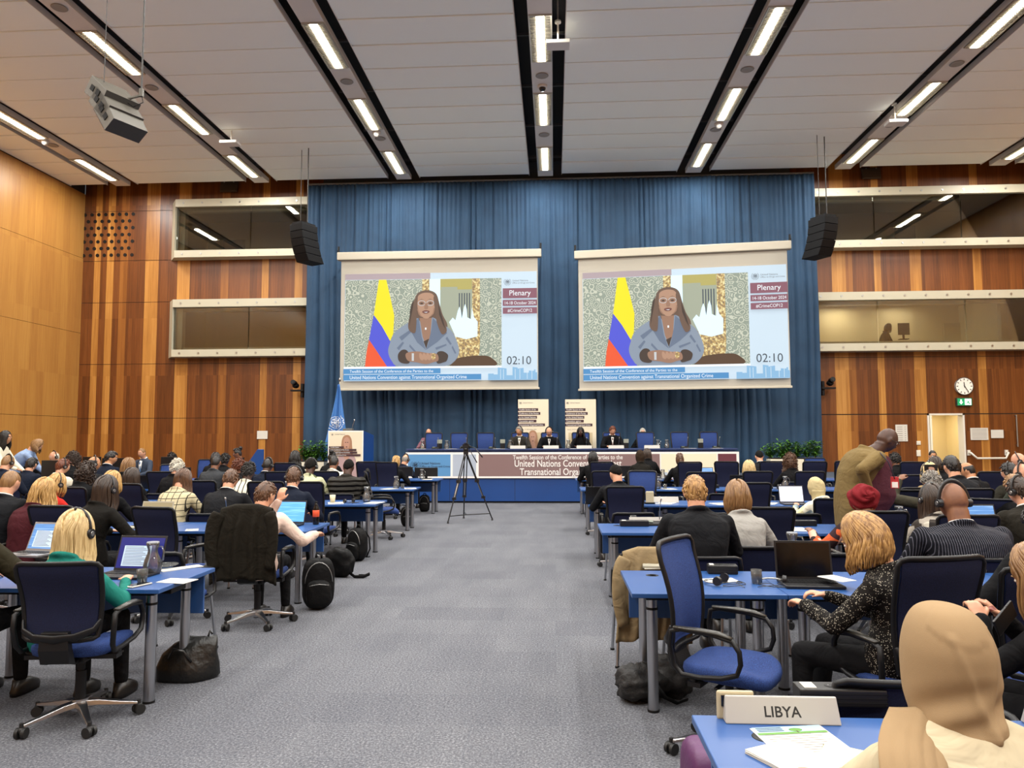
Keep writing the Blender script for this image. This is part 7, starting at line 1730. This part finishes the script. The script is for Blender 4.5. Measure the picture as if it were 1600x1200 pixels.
for i, px in enumerate((657, 705, 780, 899, 1078, 1120)):
    papers(at(px, 703, SY+.2).x, SY+.15, 0, 'white sheets %s from the flag on the head table' % ['first','second','third','fourth','fifth','sixth'][i], .3, .2, 2, z=HZ, lines=False)
# ================================================================== TRIPOD
q1, q2, q3 = fl(700, 818), fl(769, 813), fl(722, 805+2)
hd = at(728, 706, 14.95); tp = thing('camera_tripod', 'tall camera tripod with fluid head standing in the aisle', 'tripod', (hd.x, hd.y, 0))
tc = Vector((0,0,hd.z)); M_tb = mat('tripod_black', '101012', .4)
q3 = Vector((fl(752, 802).x, fl(752,802).y+.3, 0))
for q in (q1, q2, Vector((hd.x-.12, hd.y+.62, 0))):
    g = Vector((q.x-hd.x, q.y-hd.y, 0)); d = (g-tc).normalized(); n_ = d.cross(Vector((0,0,1))).normalized()*.028
    leg = MB(); m1 = tc.lerp(g, .42); m2 = tc.lerp(g, .66)
    for s in (-1, 1): leg.cyl(tc + n_*s, m1 + n_*s, .011); leg.cyl(tc.lerp(g, .2) + n_*s, m2 + n_*s, .009)
    leg.cyl(m1, g + Vector((0,0,.03)), .013); leg.cbox(m1, (.09,.05,.06)); leg.cbox(m2, (.08,.05,.05))
    lo = leg.build('leg', M_tb, tp); 
    b = MB().cyl(tc.lerp(g, .45), tc.lerp(g, .64), .016); b.build('leg_tube', M_steel, lo); MB().cyl(g + Vector((0,0,.0)), g + Vector((0,0,.05)), .024, .012).build('foot', M_tb, lo)
b = MB()
for q in (q1, q2, Vector((hd.x-.12, hd.y+.62, 0))):
    g = Vector((q.x-hd.x, q.y-hd.y, 0)); e = tc.lerp(g, .9); b.cyl((0,.1,.13), e, .010, n=8)
b.build('spreader', M_tb, tp)
MB().cyl((0,0,hd.z-.05), (0,0,hd.z+.02), .05).ell((0,0,hd.z+.05), (.055,.05,.045)).cbox((0,0,hd.z+.12), (.13,.09,.08)).cbox((0,0,hd.z+.175), (.07,.16,.02)).cyl((-.1,0,hd.z+.1),(.1,0,hd.z+.1),.022).build('fluid_head', M_tb, tp, bevel=.004)
MB().tube([(.06,-.05,hd.z+.12), (.2,-.15,hd.z+.08), (.36,-.28,hd.z-.10)], [.009,.009,.014], n=8).build('pan_handle', M_tb, tp); MB().tube([(.05,0,hd.z+.1), (.12,.05,hd.z-.05), (.22,.05,hd.z-.22)], [.008,.008,.013], n=8).build('pan_handle', M_tb, tp)
# ================================================================== HANGING LOUDSPEAKERS
M_spk = mat('speaker_paint_grey', '4c483f', .55); M_spk_b = mat('speaker_black', '08080a', .6, spec=.15); M_wire = mat('hanging_wire', '2a2826', .5)
def array_speaker(px, py, Y, rz, w, h, d, lab, topz_px):
    c = at(px, py, Y); o = thing('loudspeaker', lab, 'loudspeaker', c, rz, 'black curved loudspeakers hanging beside the curtain'); n = 5
    for k in range(n):
        z1 = h/2 - h*k/n; z0 = z1 - h/n + .01; t0 = .0 - .035*(k**1.6)*.6; t1 = -.035*((k+1)**1.6)*.6
        y0 = .03*k*k*.35; y1 = .03*(k+1)*(k+1)*.35
        b = MB().add([(-w/2,y1-d/2,z0),(w/2,y1-d/2,z0),(w/2,y1+d/2,z0),(-w/2,y1+d/2,z0),(-w/2,y0-d/2,z1),(w/2,y0-d/2,z1),(w/2,y0+d/2,z1),(-w/2,y0+d/2,z1)], [(0,3,2,1),(4,5,6,7),(0,1,5,4),(1,2,6,5),(2,3,7,6),(3,0,4,7)], 0, False)
        b.build('speaker_box', M_spk_b, o, bevel=.01)
    MB().cbox((0,0,h/2+.03), (w*.8,d*.9,.05)).build('rigging_frame', M_spk_b, o)
    zc = CEIL - c.z
    MB().cyl((-.12,0,h/2+.03), (-.12,0,zc), .008, n=6).cyl((.14,0,h/2+.03), (.14,0,zc+.0), .014, n=6).build('suspension_wire', M_wire, o); return o
array_speaker(474, 381, 19.3, R(-28), .46, .98, .56, 'black curved loudspeaker hanging at the flag side of the curtain', 262)
array_speaker(1287, 371, 19.3, R(28), .46, .98, .56, 'black curved loudspeaker hanging at the clock side of the curtain', 240)
c = at(187, 176, 10.2); o = thing('loudspeaker', 'large grey angled loudspeaker cluster hanging from the ceiling by two wires', 'loudspeaker', c, 0)
yawM = Matrix.Rotation(R(-24), 4, 'Z')
pos = Vector((-.17, 0, .26))
for k in range(3):
    ang = R(38 + 9*k); Mx = yawM @ Matrix.Translation(pos) @ Matrix.Rotation(ang, 4, 'Y')
    b = MB().add([(-.23,-.27,-.14),(.24,-.27,-.12),(.24,.27,-.12),(-.23,.27,-.14),(-.23,-.27,.14),(.24,-.27,.12),(.24,.27,.12),(-.23,.27,.14)], [(0,3,2,1),(4,5,6,7),(0,1,5,4),(2,3,7,6),(3,0,4,7)], 0, False, Mx)
    b.add([(.24,-.27,-.12),(.24,.27,-.12),(.24,.27,.12),(.24,-.27,.12)], [(0,1,2,3)], 1 if k < 2 else 1, False, Mx)
    if k == 2: b.add([(-.231,-.27,-.141),(.241,-.27,-.121),(.241,.27,-.121),(-.231,.27,-.141)], [(0,1,2,3)], 1, False, Mx)
    bx = b.build('speaker_box', [M_spk, mat('speaker_front_dark', '34312c', .6)], o, bevel=.008)
    for xx in (-.08, .08): MB().cbox((xx,-.275,0), (.09,.012,.08), 0, Mx).build('side_grip', M_spk_b, bx)
    pos = pos + Vector((math.cos(ang-R(90))*.0 + .19*math.sin(ang)*-.9*-1*.9, 0, -.24*math.cos(ang)*1.05))
zc = CEIL - c.z
wa, wb = Vector((-.22,-.05,.40)), Vector((.26,.1,.32))
MB().cyl(wa, (wa.x, wa.y, zc), .006, n=6).build('suspension_wire', M_wire, o); MB().cyl(wb, (wb.x, wb.y, zc), .014, n=6).build('suspension_wire', M_wire, o)
MB().tube([(-.15,0,.30), (.05,.05,.22), (.26,.1,.30)], .02, n=8).cbox((.26,.1,.34), (.05,.05,.12)).build('yoke', M_spk, o)
MB().tube([(.26,.1,.32), (.30,.08,.18), (.2,.0,.08), (.12,0,.14)], .007, n=6).build('cable', M_spk_b, o)
print('objects', len(bpy.data.objects))
